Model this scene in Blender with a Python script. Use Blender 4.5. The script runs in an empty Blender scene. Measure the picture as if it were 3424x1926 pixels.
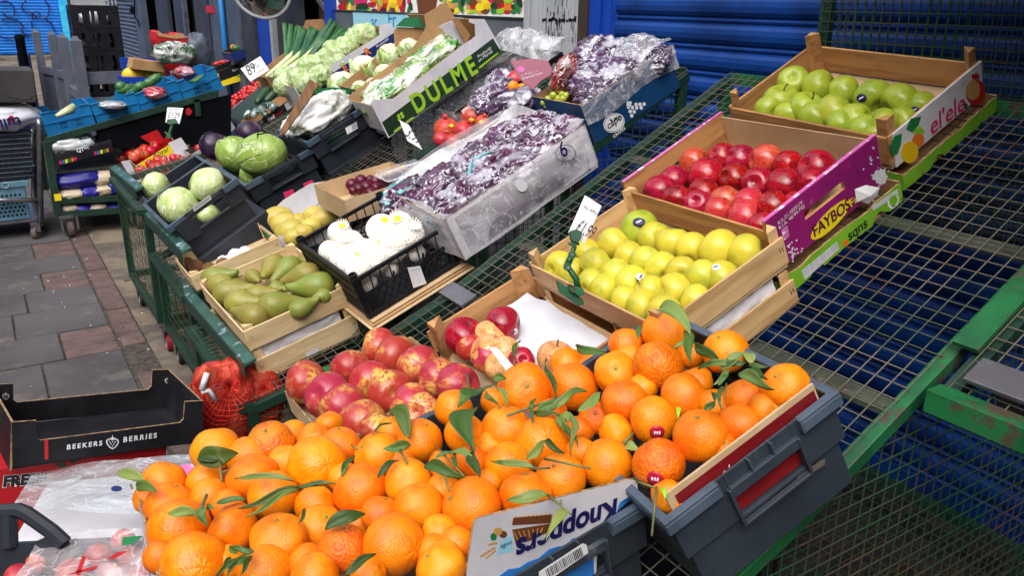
import bpy, bmesh, math, random
from mathutils import Vector, Matrix, noise
R_ = random.Random(7)
rad = math.radians
SC = bpy.context.scene
COL = SC.collection

# ------------------------------------------------------------------ camera
FPX, YAW, PITCH, ROLL = 2733.0, 0.57495, 0.33783, -0.01484      # focal length in photo pixels (3424 wide)
CAM = Vector((0.0, 0.0, 1.60))                                   # the pavement lies at z = -0.15
GZ = -0.15
_f = Vector((math.sin(YAW)*math.cos(PITCH), math.cos(YAW)*math.cos(PITCH), -math.sin(PITCH)))
_r = Vector((math.cos(YAW), -math.sin(YAW), 0)); _d = _f.cross(_r)
_r2 = math.cos(ROLL)*_r + math.sin(ROLL)*_d; _d2 = -math.sin(ROLL)*_r + math.cos(ROLL)*_d
cd = bpy.data.cameras.new('camera'); cam = bpy.data.objects.new('camera', cd); COL.objects.link(cam)
cam.matrix_world = Matrix.Translation(CAM) @ Matrix((_r2, -_d2, -_f)).transposed().to_4x4()
cd.sensor_width = 36; cd.lens = FPX/3424*36; cd.clip_start = 0.05; cd.clip_end = 300
SC.camera = cam
# ------------------------------------------------------------------ sky, sun, exposure (bright overcast)
w = bpy.data.worlds.new("World"); SC.world = w; w.use_nodes = True
nt = w.node_tree; bg = nt.nodes['Background']; sky = nt.nodes.new('ShaderNodeTexSky')
sky.sky_type = 'NISHITA'; sky.sun_disc = False; sky.sun_elevation = rad(50); sky.sun_rotation = rad(230)
sky.air_density = 1.3; sky.dust_density = 3.5; sky.ozone_density = 1.0
hsv = nt.nodes.new('ShaderNodeHueSaturation'); hsv.inputs['Saturation'].default_value = 0.45   # cloud cover greys the sky
nt.links.new(sky.outputs[0], hsv.inputs['Color']); nt.links.new(hsv.outputs[0], bg.inputs[0]); bg.inputs[1].default_value = 0.15
sl = bpy.data.lights.new('sun', 'SUN'); sl.energy = 1.15; sl.angle = rad(75); sl.color = (1.0, 0.965, 0.92)
so = bpy.data.objects.new('sun', sl); COL.objects.link(so)
_sd = Vector((-math.sin(rad(50))*math.cos(rad(50)), -math.cos(rad(50))*math.cos(rad(50)), math.sin(rad(50))))
so.rotation_euler = _sd.to_track_quat('Z', 'Y').to_euler()
SC.view_settings.view_transform = 'Standard'; SC.view_settings.look = 'None'; SC.view_settings.gamma = 1
SC.view_settings.exposure = 1.04

# ------------------------------------------------------------------ points from photo pixels
def ray(x, y): return (_r2*(x-1712) + _d2*(y-963) + _f*FPX)
def atX(x, y, X): d = ray(x, y); return CAM + d*((X-CAM.x)/d.x)
def atY(x, y, Y): d = ray(x, y); return CAM + d*((Y-CAM.y)/d.y)
def atZ(x, y, Z): d = ray(x, y); return CAM + d*((Z-CAM.z)/d.z)
def onP(x, y, P, n): d = ray(x, y); return CAM + d*((P-CAM).dot(n)/d.dot(n))
def depth(P): return (P-CAM).dot(_f)

# ------------------------------------------------------------------ mesh builder
class MB:
    def __init__(s): s.v = []; s.f = []; s.m = []; s.mi = 0
    def add(s, vs, fs):
        b = len(s.v); s.v += [Vector(v) for v in vs]; s.f += [[b+i for i in f] for f in fs]; s.m += [s.mi]*len(fs); return s
    def hexa(s, p):   # 8 corners: bottom 4 ccw, top 4 ccw
        return s.add(p, [(3,2,1,0),(4,5,6,7),(0,1,5,4),(1,2,6,5),(2,3,7,6),(3,0,4,7)])
    def box(s, c, d, M=None):
        x, y, z = c; a, b, e = d[0]/2, d[1]/2, d[2]/2
        p = [Vector(q) for q in ((x-a,y-b,z-e),(x+a,y-b,z-e),(x+a,y+b,z-e),(x-a,y+b,z-e),(x-a,y-b,z+e),(x+a,y-b,z+e),(x+a,y+b,z+e),(x-a,y+b,z+e))]
        if M is not None: p = [M @ q for q in p]
        return s.hexa(p)
    def span(s, x0, x1, y0, y1, z0, z1): return s.box(((x0+x1)/2,(y0+y1)/2,(z0+z1)/2),(abs(x1-x0),abs(y1-y0),abs(z1-z0)))
    def bar(s, a, b, wd, hg, up=Vector((0,0,1))):
        a, b = Vector(a), Vector(b); t = (b-a).normalized(); sd = t.cross(Vector(up)).normalized()*wd/2; u = sd.cross(t).normalized()*hg/2
        return s.hexa([a-sd-u, a+sd-u, b+sd-u, b-sd-u, a-sd+u, a+sd+u, b+sd+u, b-sd+u])
    def prism(s, pts, th):
        pts = [Vector(p) for p in pts]; th = Vector(th); n = len(pts)
        return s.add(pts+[p+th for p in pts], [list(range(n))[::-1], list(range(n, 2*n))] + [(i,(i+1)%n,n+(i+1)%n,n+i) for i in range(n)])
    def tube(s, pts, r, n=6, closed=False):
        pts = [Vector(p) for p in pts]; rr = r if isinstance(r, (list, tuple)) else [r]*len(pts); vs = []; N = len(pts); pu = None
        for i, p in enumerate(pts):
            t = ((pts[(i+1)%N]-pts[i-1]) if closed else (pts[min(i+1,N-1)]-pts[max(i-1,0)])).normalized()
            u = pu if pu is not None else (Vector((0,0,1)) if abs(t.z) < .9 else Vector((1,0,0)))
            u = (u - t*u.dot(t)).normalized(); pu = u; q = t.cross(u)
            vs += [p + (u*math.cos(2*math.pi*k/n) + q*math.sin(2*math.pi*k/n))*rr[i] for k in range(n)]
        fs = [(i*n+k, i*n+(k+1)%n, ((i+1)%N)*n+(k+1)%n, ((i+1)%N)*n+k) for i in range(N if closed else N-1) for k in range(n)]
        if not closed: fs += [tuple(range(n))[::-1], tuple((N-1)*n+k for k in range(n))]
        return s.add(vs, fs)
    def lathe(s, prof, n=24, M=None, fn=None):
        vs = []
        for r, z in prof:
            for k in range(n):
                a = 2*math.pi*k/n; p = Vector((r*math.cos(a), r*math.sin(a), z))
                if fn: p = fn(p, a)
                vs.append(M @ p if M is not None else p)
        L = len(prof)
        fs = [(i*n+k, i*n+(k+1)%n, (i+1)*n+(k+1)%n, (i+1)*n+k) for i in range(L-1) for k in range(n)]
        fs += [tuple(range(n))[::-1], tuple((L-1)*n+k for k in range(n))]
        return s.add(vs, fs)
    def grid(s, fn, nu, nv):
        vs = [fn(i/nu, j/nv) for j in range(nv+1) for i in range(nu+1)]; q = nu+1
        return s.add(vs, [(j*q+i, j*q+i+1, (j+1)*q+i+1, (j+1)*q+i) for j in range(nv) for i in range(nu)])

def mesh(name, mb, mats, smooth=False, inv=None):
    me = bpy.data.meshes.new(name)
    me.from_pydata([inv @ v for v in mb.v] if inv is not None else mb.v, [], mb.f)
    for m in (mats if isinstance(mats, (list, tuple)) else [mats]): me.materials.append(m)
    if any(mb.m): me.polygons.foreach_set('material_index', mb.m)
    if smooth: me.polygons.foreach_set('use_smooth', [True]*len(me.polygons))
    bm = bmesh.new(); bm.from_mesh(me); bmesh.ops.recalc_face_normals(bm, faces=bm.faces); bm.to_mesh(me); bm.free()
    me.update(); return me
def tag(o, label=None, cat=None, group=None, kind=None):
    if label: o['label'] = label
    if cat: o['category'] = cat
    if group: o['group'] = group
    if kind: o['kind'] = kind
    return o
def thing(name, label, cat, M=None, group=None):
    o = bpy.data.objects.new(name, None); COL.objects.link(o); o.empty_display_size = .05
    if M is not None: o.matrix_world = M if isinstance(M, Matrix) else Matrix.Translation(Vector(M))
    return tag(o, label, cat, group)
def obj(name, mb, mats, parent=None, local=False, smooth=False, bevel=0):
    """mb in world coordinates (local=True: in the parent's own frame)."""
    root = parent
    W = Matrix.Identity(4)
    if parent is not None:
        W = parent.matrix_basis.copy(); q = parent
        while q.parent is not None: q = q.parent; W = q.matrix_basis @ W
    me = mesh(name, mb, mats, smooth, None if (local or parent is None) else W.inverted())
    o = bpy.data.objects.new(name, me); COL.objects.link(o); o.parent = parent
    if bevel:
        b = o.modifiers.new('edge', 'BEVEL'); b.width = bevel; b.segments = 2; b.limit_method = 'ANGLE'; b.angle_limit = rad(50)
    return o
def single(name, mb, mats, label, cat, group=None, smooth=False, bevel=0, kind=None):
    return tag(obj(name, mb, mats, None, smooth=smooth, bevel=bevel), label, cat, group, kind)
def frame(O, ex, ey, ez): return Matrix.Translation(O) @ Matrix((ex, ey, ez)).transposed().to_4x4()

# ------------------------------------------------------------------ materials
def mat(name, col, rough=.6, col2=None, scale=8, det=6, bump=0, bscale=60, metal=0, spec=.5, stretch=(1,1,1), lo=.4, hi=.62, rnd=0, coat=0, dirt=None, dscale=5, dlo=.55, dhi=.7, trans=0, sss=0):
    m = bpy.data.materials.new(name); m.use_nodes = True; t = m.node_tree; N = t.nodes; L = t.links; b = N['Principled BSDF']
    b.inputs['Roughness'].default_value = rough; b.inputs['Metallic'].default_value = metal; b.inputs['Specular IOR Level'].default_value = spec
    b.inputs['Coat Weight'].default_value = coat; b.inputs['Coat Roughness'].default_value = .12
    if sss: b.inputs['Subsurface Weight'].default_value = sss; b.inputs['Subsurface Radius'].default_value = (.02,.01,.005)
    tc = N.new('ShaderNodeTexCoord'); mp = N.new('ShaderNodeMapping'); L.new(tc.outputs['Object'], mp.inputs[0]); mp.inputs['Scale'].default_value = stretch
    oi = N.new('ShaderNodeObjectInfo')
    ad = N.new('ShaderNodeVectorMath'); ad.operation = 'MULTIPLY_ADD'
    cx = N.new('ShaderNodeCombineXYZ'); L.new(oi.outputs['Random'], cx.inputs[0]); L.new(oi.outputs['Random'], cx.inputs[1])
    L.new(cx.outputs[0], ad.inputs[0]); ad.inputs[1].default_value = (37, 61, 13); L.new(mp.outputs[0], ad.inputs[2]); vec = ad.outputs[0]
    def noi(sc, d=6, rg=.6):
        n = N.new('ShaderNodeTexNoise'); n.inputs['Scale'].default_value = sc; n.inputs['Detail'].default_value = d; n.inputs['Roughness'].default_value = rg; L.new(vec, n.inputs['Vector']); return n.outputs['Fac']
    def rmp(f, a, c):
        r = N.new('ShaderNodeMapRange'); r.interpolation_type = 'SMOOTHSTEP'; r.inputs['From Min'].default_value = a; r.inputs['From Max'].default_value = c; L.new(f, r.inputs['Value']); return r.outputs['Result']
    def mix(f, A, B):
        x = N.new('ShaderNodeMix'); x.data_type = 'RGBA'
        if isinstance(f, float): x.inputs['Factor'].default_value = f
        else: L.new(f, x.inputs['Factor'])
        for k, c in (('A', A), ('B', B)):
            s = [i for i in x.inputs if i.name == k and i.type == 'RGBA'][0]
            if isinstance(c, tuple): s.default_value = (*c[:3], 1)
            else: L.new(c, s)
        return [o for o in x.outputs if o.type == 'RGBA'][0]
    cur = col
    if col2 is not None: cur = mix(rmp(noi(scale, det), lo, hi), col, col2)
    if dirt is not None: cur = mix(rmp(noi(dscale, 8, .7), dlo, dhi), cur, dirt)
    if rnd:
        h = N.new('ShaderNodeHueSaturation'); r = N.new('ShaderNodeMapRange'); L.new(oi.outputs['Random'], r.inputs['Value']); r.inputs['To Min'].default_value = 1-rnd; r.inputs['To Max'].default_value = 1+rnd
        L.new(r.outputs['Result'], h.inputs['Value'])
        if isinstance(cur, tuple): h.inputs['Color'].default_value = (*cur[:3], 1)
        else: L.new(cur, h.inputs['Color'])
        cur = h.outputs[0]
    if isinstance(cur, tuple): b.inputs['Base Color'].default_value = (*cur[:3], 1)
    else: L.new(cur, b.inputs['Base Color'])
    if bump:
        bn = N.new('ShaderNodeBump'); bn.inputs['Strength'].default_value = min(1, bump); bn.inputs['Distance'].default_value = .004*max(1, bump); L.new(noi(bscale, 4), bn.inputs['Height']); L.new(bn.outputs[0], b.inputs['Normal'])
    m['_'] = 1
    m_nodes[m.name] = (noi, rmp, mix, vec, b, N, L)
    return m
m_nodes = {}
def S(r, g, b):   # sRGB 0..255 -> linear
    return tuple(((c/255)/12.92 if c/255 <= .04045 else ((c/255+.055)/1.055)**2.4) for c in (r, g, b))

def fruit_mat(name, c1, c2, c3=None, sc=1.6, lo=.4, hi=.65, streak=0, sc2=None, rough=.32, coat=.0, bump=.0, bs=40, speck=None, rnd=.08, hue=.012):
    """skin of a fruit: two tones in soft patches, streaks running pole to pole, small specks"""
    m = mat(name, c1, rough, spec=.45, coat=coat)
    noi, rmp, mix, vec, b, N, L = m_nodes[m.name]
    cur = mix(rmp(noi(sc, 3), lo, hi), c1, c2)
    if c3 is not None:
        mp = N.new('ShaderNodeMapping'); tc = N.new('ShaderNodeTexCoord'); L.new(vec, mp.inputs[0]); mp.inputs['Scale'].default_value = (5, 5, .8)
        n = N.new('ShaderNodeTexNoise'); n.inputs['Scale'].default_value = sc2 or 2.2; n.inputs['Detail'].default_value = 3; L.new(mp.outputs[0], n.inputs['Vector'])
        cur = mix(rmp(n.outputs['Fac'], .5-streak, .62), cur, c3)
    if speck is not None:
        v = N.new('ShaderNodeTexVoronoi'); v.inputs['Scale'].default_value = 9; L.new(vec, v.inputs['Vector']); r = rmp(v.outputs['Distance'], .12, .05)
        cur = mix(r, cur, speck)
    oi = N.new('ShaderNodeObjectInfo'); h = N.new('ShaderNodeHueSaturation')
    r1 = N.new('ShaderNodeMapRange'); L.new(oi.outputs['Random'], r1.inputs['Value']); r1.inputs['To Min'].default_value = 1-rnd; r1.inputs['To Max'].default_value = 1+rnd; L.new(r1.outputs[0], h.inputs['Value'])
    wn = N.new('ShaderNodeTexWhiteNoise'); wn.noise_dimensions = '1D'; L.new(oi.outputs['Random'], wn.inputs['W'])
    r2 = N.new('ShaderNodeMapRange'); L.new(wn.outputs['Value'], r2.inputs['Value']); r2.inputs['To Min'].default_value = .5-hue; r2.inputs['To Max'].default_value = .5+hue; L.new(r2.outputs[0], h.inputs['Hue'])
    L.new(cur, h.inputs['Color']); L.new(h.outputs[0], b.inputs['Base Color'])
    b.inputs['Subsurface Weight'].default_value = .0
    if bump:
        bn = N.new('ShaderNodeBump'); bn.inputs['Strength'].default_value = bump; bn.inputs['Distance'].default_value = .05; L.new(noi(bs, 3, .5), bn.inputs['Height']); L.new(bn.outputs[0], b.inputs['Normal'])
    return m

def crease(m, sc, wd=.03, dist=2.0, det=5):
    """thin wandering lines: where a twisted noise crosses its middle value"""
    noi, rmp, mix, vec, b, N, L = m_nodes[m.name]
    n = N.new('ShaderNodeTexNoise'); n.inputs['Scale'].default_value = sc; n.inputs['Detail'].default_value = det; n.inputs['Distortion'].default_value = dist; L.new(vec, n.inputs['Vector'])
    a = N.new('ShaderNodeMath'); a.operation = 'SUBTRACT'; L.new(n.outputs['Fac'], a.inputs[0]); a.inputs[1].default_value = .5
    c = N.new('ShaderNodeMath'); c.operation = 'ABSOLUTE'; L.new(a.outputs[0], c.inputs[0]); return rmp(c.outputs[0], wd, .0), n.outputs['Fac']
def film_mat(name, tint=(.86,.87,.92), clear=.55, sc=9, rough=.12, lo=.5, hi=.72, ck=.38, bs=.7):
    """crumpled clear polythene: see-through, milky along its folds, shiny"""
    m = mat(name, tint, rough, spec=1.0)
    noi, rmp, mix, vec, b, N, L = m_nodes[m.name]
    tr = N.new('ShaderNodeBsdfTransparent'); mx = N.new('ShaderNodeMixShader'); out = N['Material Output']
    ln, f0 = crease(m, sc*1.1, .022, 1.3, 3); f = rmp(noi(sc*.6, 3, .5), lo, hi)
    def ma(op, a, v=None, c=None):
        x = N.new('ShaderNodeMath'); x.operation = op; x.use_clamp = True; L.new(a, x.inputs[0])
        if c is not None: L.new(c, x.inputs[1])
        else: x.inputs[1].default_value = v
        return x.outputs[0]
    tot = ma('ADD', ma('MULTIPLY', ln, ck), c=ma('ADD', ma('MULTIPLY', f, .35), (1-clear)*.55))
    L.new(tot, mx.inputs[0]); L.new(tr.outputs[0], mx.inputs[1]); L.new(b.outputs[0], mx.inputs[2]); L.new(mx.outputs[0], out.inputs['Surface'])
    bn = N.new('ShaderNodeBump'); bn.inputs['Strength'].default_value = bs; bn.inputs['Distance'].default_value = .02; L.new(f0, bn.inputs['Height']); L.new(bn.outputs[0], b.inputs['Normal'])
    return m

M = {}
def defm(k, *a, **kw): M[k] = mat(k, *a, **kw)
defm('wood', S(214,178,128), .65, S(186,146,96), 3, stretch=(1,9,9), bump=.3, bscale=30, rnd=.06, dirt=S(140,104,66), dscale=4, dlo=.62, dhi=.8)
defm('pale_wood', S(232,206,160), .65, S(210,180,132), 3, stretch=(1,9,9), bump=.3, bscale=30, rnd=.05, dirt=S(176,140,96), dscale=5, dlo=.66, dhi=.8)
defm('dark_wood', S(196,146,92), .65, S(160,112,66), 3, stretch=(1,9,9), bump=.3, bscale=30, dirt=S(70,56,44), dscale=4, dlo=.6, dhi=.72)
defm('card', S(176,138,96), .85, S(158,120,80), 6, bump=.15, bscale=20)
defm('card_pale', S(206,178,140), .85, S(190,160,120), 6, bump=.15)
defm('card_edge', S(170,140,104), .9, S(120,92,66), 60)
defm('white_card', S(214,213,218), .7, S(196,195,203), 5, dirt=S(170,165,160), dscale=9, dlo=.64, dhi=.8)
defm('black_card', (.009,.009,.012), .6, (.018,.018,.022), 8, spec=.2)
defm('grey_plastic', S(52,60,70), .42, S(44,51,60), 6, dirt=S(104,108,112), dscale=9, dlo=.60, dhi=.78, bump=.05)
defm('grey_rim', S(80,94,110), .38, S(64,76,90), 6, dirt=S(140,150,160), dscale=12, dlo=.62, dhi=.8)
defm('black_plastic', (.008,.008,.011), .4, (.014,.014,.018), 8, spec=.25)
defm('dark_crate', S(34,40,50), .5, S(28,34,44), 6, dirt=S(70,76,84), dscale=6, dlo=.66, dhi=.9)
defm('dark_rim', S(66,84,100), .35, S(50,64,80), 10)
defm('blue_plastic', S(22,118,178), .38, S(16,102,162), 5, dirt=S(60,130,170), dscale=9, dlo=.62, dhi=.85, rnd=.05)
defm('pale_blue_plastic', S(96,136,156), .45, S(80,120,142), 6)
defm('green_paint', S(30,106,58), .45, S(22,84,48), 7, dirt=S(74,64,54), dscale=11, dlo=.54, dhi=.62, bump=.15)
defm('dark_green_paint', S(24,58,44), .5, S(18,46,35), 9, dirt=S(70,76,66), dscale=12, dlo=.6, dhi=.72, bump=.1)
defm('grey_green_metal', S(78,84,72), .5, S(60,64,54), 9, dirt=S(110,104,90), dscale=20, dlo=.55, dhi=.7)
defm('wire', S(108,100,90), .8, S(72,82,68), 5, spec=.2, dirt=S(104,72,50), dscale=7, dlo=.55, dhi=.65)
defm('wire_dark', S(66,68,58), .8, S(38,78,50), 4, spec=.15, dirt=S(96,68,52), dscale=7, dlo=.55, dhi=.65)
defm('steel', S(150,150,156), .3, S(120,120,126), 9, metal=.8)
defm('zinc', S(128,126,134), .38, S(108,106,112), 9, metal=.5)
defm('rail_top', S(44,92,80), .35, S(34,76,66), 9, dirt=S(150,170,184), dscale=16, dlo=.56, dhi=.64)  # pale blue streaks: sky reflection painted in, along with worn light blue
defm('net_red', S(206,44,26), .5)
defm('rubber', (.02,.02,.022), .7)
defm('red_rubber', S(150,30,40), .5)
defm('shutter_blue', S(15,60,132), .40, S(11,44,102), 3, dirt=S(46,70,104), dscale=4, dlo=.62, dhi=.8, bump=.12, bscale=25, spec=.3)
defm('paint_blue', S(10,60,156), .4, S(6,58,160), 4)
defm('shutter_grey', S(84,94,112), .45, S(70,80,98), 4)
defm('shutter_cyan', S(20,122,214), .5, S(16,112,204), 4)
defm('cyan_wall', S(20,160,220), .6, S(60,190,225), 3)
defm('frame_grey', S(72,82,98), .5, S(60,70,86), 5)
defm('fence_grey', S(88,94,108), .6, S(78,84,98), 8, bump=.1)
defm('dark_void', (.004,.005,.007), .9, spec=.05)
defm('dark_panel', (.02,.024,.032), .5, (.035,.04,.05), 5)
defm('old_panel', S(168,172,176), .6, S(150,154,158), 5, stretch=(1,1,.3), dirt=S(44,42,44), dscale=14, dlo=.68, dhi=.71)
defm('brown_wood', S(64,44,34), .7, S(48,34,28), 6)
defm('stall_riser', S(92,98,108), .5, S(80,86,96), 4)
defm('brick', S(92,62,52), .9, S(78,52,46), 6, bump=.4)
defm('slab', S(84,81,84), .9, S(66,63,66), 2.5, bump=.6, bscale=90, dirt=S(110,102,96), dscale=5, dlo=.48, dhi=.72)
defm('slab_warm', S(104,82,78), .9, S(86,72,70), 7, bump=.5, bscale=90, dirt=S(110,96,92), dscale=8, dlo=.52, dhi=.7)
defm('concrete', S(126,113,96), .9, S(88,81,74), 4, bump=.9, bscale=22, dirt=S(70,62,58), dscale=6, dlo=.55, dhi=.75)
defm('shade_dark', (.022,.021,.021), .9, (.04,.038,.036), 14, bump=.3, spec=.15)  # near-black colour standing in for the shade below the carts
defm('joint', S(52,48,46), .95, S(84,76,66), 25)
defm('paper', S(236,236,240), .8, S(222,222,226), 4)
defm('ink', (.012,.012,.016), .7)
defm('white_ink', S(235,235,240), .6)
defm('magenta', S(148,26,108), .45, S(130,22,98), 5, dirt=S(200,178,190), dscale=22, dlo=.66, dhi=.69)
defm('pink_edge', S(196,88,164), .55, S(210,120,180), 5, dirt=S(235,225,230), dscale=26, dlo=.56, dhi=.6)
defm('lime', S(132,190,42), .6, S(116,176,36), 5, dirt=S(170,205,110), dscale=22, dlo=.6, dhi=.7)
defm('yellow_print', S(244,218,32), .5)
defm('dark_magenta', S(86,14,60), .5)
defm('dark_green_print', S(22,58,34), .5, S(18,50,30), 5)
defm('lime_print', S(150,200,50), .5)
defm('navy', S(16,36,100), .5)
defm('cape_blue', S(16,66,112), .5, S(12,58,102), 5)
defm('knop_blue', S(44,122,200), .5, S(36,112,190), 5)
defm('knop_navy', S(20,18,84), .5)
defm('red_print', S(190,20,28), .5, S(170,16,24), 5)
defm('dark_red', S(128,14,20), .5, S(112,10,16), 4)
defm('pink_print', S(206,30,100), .5)
defm('green_print', S(30,122,66), .5)
defm('pale_green_card', S(46,124,82), .6)
defm('orange_print', S(228,120,30), .5)
defm('brown_print', S(110,60,30), .5)
defm('tan_print', S(196,150,90), .5)
defm('clip_green', S(16,86,52), .35, S(12,70,42), 6)
defm('pot_blue', S(40,120,190), .4)
defm('pale_blue_print', S(150,205,225), .5)
defm('sticker_red', S(176,22,52), .35)
defm('stem', S(90,78,44), .8)
defm('twig', S(116,120,70), .7, S(90,94,56), 9)
defm('tissue', S(226,224,230), .6, S(205,203,212), 7, bump=.5, bscale=12)
defm('leaf_void', (.01,.01,.01), .9)
defm('liner_paper', S(226,227,234), .6, S(206,209,220), 4, dirt=S(180,170,164), dscale=5, dlo=.56, dhi=.8, bump=.2, bscale=8)
defm('sack_blue', S(28,28,150), .35, S(22,24,120), 4, bump=.6, bscale=8)
defm('sack_cream', S(206,190,166), .5, S(190,172,150), 4, bump=.6, bscale=8)
defm('yellow_melon', S(236,196,20), .4, S(220,176,16), 3)
defm('kiwi', S(132,92,52), .85, S(112,78,44), 6, bump=.4, bscale=60)
defm('tray_brown', S(148,118,92), .85)
defm('leek_white', S(222,228,188), .4, S(200,214,150), 3)
defm('leek_green', S(62,110,62), .45, S(40,84,58), 3)
defm('cauli', S(232,222,196), .7, S(214,200,166), 8, bump=.6, bscale=60)
defm('cuke', S(38,72,38), .35, S(26,56,32), 5, stretch=(3,3,.5), bump=.3, bscale=30)
defm('courgette', S(64,118,62), .35, S(48,96,50), 5)
defm('beet', S(150,40,60), .3, S(190,60,80), 5)
defm('stone_dirt', S(120,96,66), .9)
defm('sign_poster', S(232,232,228), .5)
defm('barcode', S(230,230,232), .6)
defm('mirror', (.75,.78,.8), .03, metal=1)
for k in M: pass
# shutter paint worn off in a pale patch is built as its own mark
M['green_apple'] = fruit_mat('green_apple', S(170,182,54), S(146,166,44), sc=1.2, rough=.3, coat=.15, speck=S(196,206,90), rnd=.1, hue=.012)
M['yellow_apple'] = fruit_mat('yellow_apple', S(212,196,58), S(186,184,62), sc=1.1, rough=.34, coat=.1, speck=S(190,172,60), rnd=.08, hue=.01)
M['red_apple'] = fruit_mat('red_apple', S(166,18,38), S(128,10,30), c3=S(188,44,44), streak=-.1, sc=1.1, rough=.22, coat=.25, rnd=.15, hue=.008)
M['blush_apple'] = fruit_mat('blush_apple', S(190,50,46), S(204,92,66), c3=S(178,28,42), streak=-.02, sc=.9, rough=.2, coat=.3, speck=S(120,30,30), rnd=.1)
M['gala'] = fruit_mat('gala', S(172,44,54), S(222,178,84), c3=S(176,50,56), streak=.0, sc=.8, lo=.46, hi=.68, sc2=1.9, rough=.3, coat=.15, speck=S(216,170,130), rnd=.1)
M['gala_pale'] = fruit_mat('gala_pale', S(226,184,120), S(218,170,84), c3=S(196,70,60), streak=.0, sc=1.2, sc2=4.5, rough=.3, coat=.15, rnd=.06)
M['orange'] = fruit_mat('orange', S(248,140,12), S(238,120,6), sc=1.2, rough=.36, coat=.08, bump=.2, bs=15, speck=S(206,94,4), rnd=.09, hue=.010)
M['rough_orange'] = fruit_mat('rough_orange', S(240,126,10), S(222,100,6), sc=1.4, rough=.34, coat=.1, bump=.3, bs=8, rnd=.06, hue=.006)
M['gold_orange'] = fruit_mat('gold_orange', S(248,152,10), S(244,132,6), sc=1.4, rough=.3, coat=.08, bump=.18, bs=12, rnd=.05, hue=.008)
M['pear'] = fruit_mat('pear', S(150,144,64), S(132,138,58), c3=S(146,122,64), streak=.0, sc=1.2, rough=.42, speck=S(100,92,40), rnd=.1, hue=.015)
M['green_pear'] = fruit_mat('green_pear', S(118,134,54), S(138,132,60), sc=1.2, rough=.4, speck=S(90,96,40), rnd=.08, hue=.01)
M['mango'] = fruit_mat('mango', S(198,178,84), S(182,168,74), sc=1.2, rough=.38, speck=S(120,90,40), rnd=.08)
M['mango_blush'] = fruit_mat('mango_blush', S(196,186,76), S(206,96,60), sc=.7, rough=.38, rnd=.03)
M['tomato'] = fruit_mat('tomato', S(208,34,22), S(184,22,18), sc=1.4, rough=.2, coat=.35, rnd=.1)
M['pale_tomato'] = fruit_mat('pale_tomato', S(206,84,72), S(200,60,48), sc=1.4, rough=.2, coat=.35, rnd=.1)
M['plum'] = fruit_mat('plum', S(98,16,44), S(70,12,36), sc=1.6, rough=.35, rnd=.15)
M['pom'] = fruit_mat('pom', S(182,40,44), S(196,84,58), sc=1.3, rough=.35, rnd=.08)
M['cabbage_purple'] = fruit_mat('cabbage_purple', S(54,36,62), S(36,26,44), c3=S(90,70,104), streak=-.06, sc=2, rough=.35, bump=.3, bs=4)
M['grape_green'] = fruit_mat('grape_green', S(168,178,60), S(150,164,54), sc=2, rough=.25, coat=.2)
M['grape_dark'] = fruit_mat('grape_dark', S(70,18,40), S(50,14,34), sc=2, rough=.3, rnd=.2)
M['leaf'] = fruit_mat('leaf', S(56,82,32), S(76,102,40), c3=S(92,112,54), streak=-.1, sc=.8, rough=.55, rnd=.25, hue=.02)
M['leaf_pale'] = fruit_mat('leaf_pale', S(122,140,70), S(104,126,62), sc=.8, rough=.5, rnd=.2, hue=.02)
M['film'] = film_mat('film', clear=.62, sc=11)
M['film_white'] = film_mat('film_white', (.95,.94,.99), clear=.40, sc=6, rough=.34, ck=.16, bs=.3)
M['film_soft'] = film_mat('film_soft', (.9,.91,.93), clear=.72, sc=14)
M['punnet'] = film_mat('punnet', (.85,.87,.9), clear=.75, sc=5, rough=.1)

def leaf_body(name, c1, c2, vein, sc=3.5):   # cabbage / lettuce skin with branching pale veins
    m = mat(name, c1, .34, spec=.5, coat=.25, stretch=(1,1,.4)); noi, rmp, mix, vec, b, N, L = m_nodes[m.name]
    cur = mix(rmp(noi(sc*1.0, 4), .28, .72), c1, c2)
    mp = N.new('ShaderNodeMapping'); L.new(vec, mp.inputs[0]); mp.inputs['Scale'].default_value = (1, 1, .35)
    f, f0 = crease(m, sc*1.3, .028, .4, 3); g_ = rmp(noi(sc*.25, 2), .3, .7); cur = mix(f, cur, vein); L.new(cur, b.inputs['Base Color'])
    bn = N.new('ShaderNodeBump'); bn.inputs['Strength'].default_value = .4; bn.inputs['Distance'].default_value = .004
    ms = N.new('ShaderNodeMath'); ms.operation = 'ADD'; L.new(f, ms.inputs[0]); L.new(noi(sc*2, 4), ms.inputs[1]); L.new(ms.outputs[0], bn.inputs['Height']); L.new(bn.outputs[0], b.inputs['Normal'])
    return m
M['cabbage'] = leaf_body('cabbage', S(170,196,108), S(212,224,164), S(240,244,220), 16)
M['cabbage_green'] = leaf_body('cabbage_green', S(122,154,64), S(158,184,92), S(204,216,156), 14)
M['lettuce'] = leaf_body('lettuce', S(186,204,146), S(132,168,92), S(236,240,220), 26)

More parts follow.
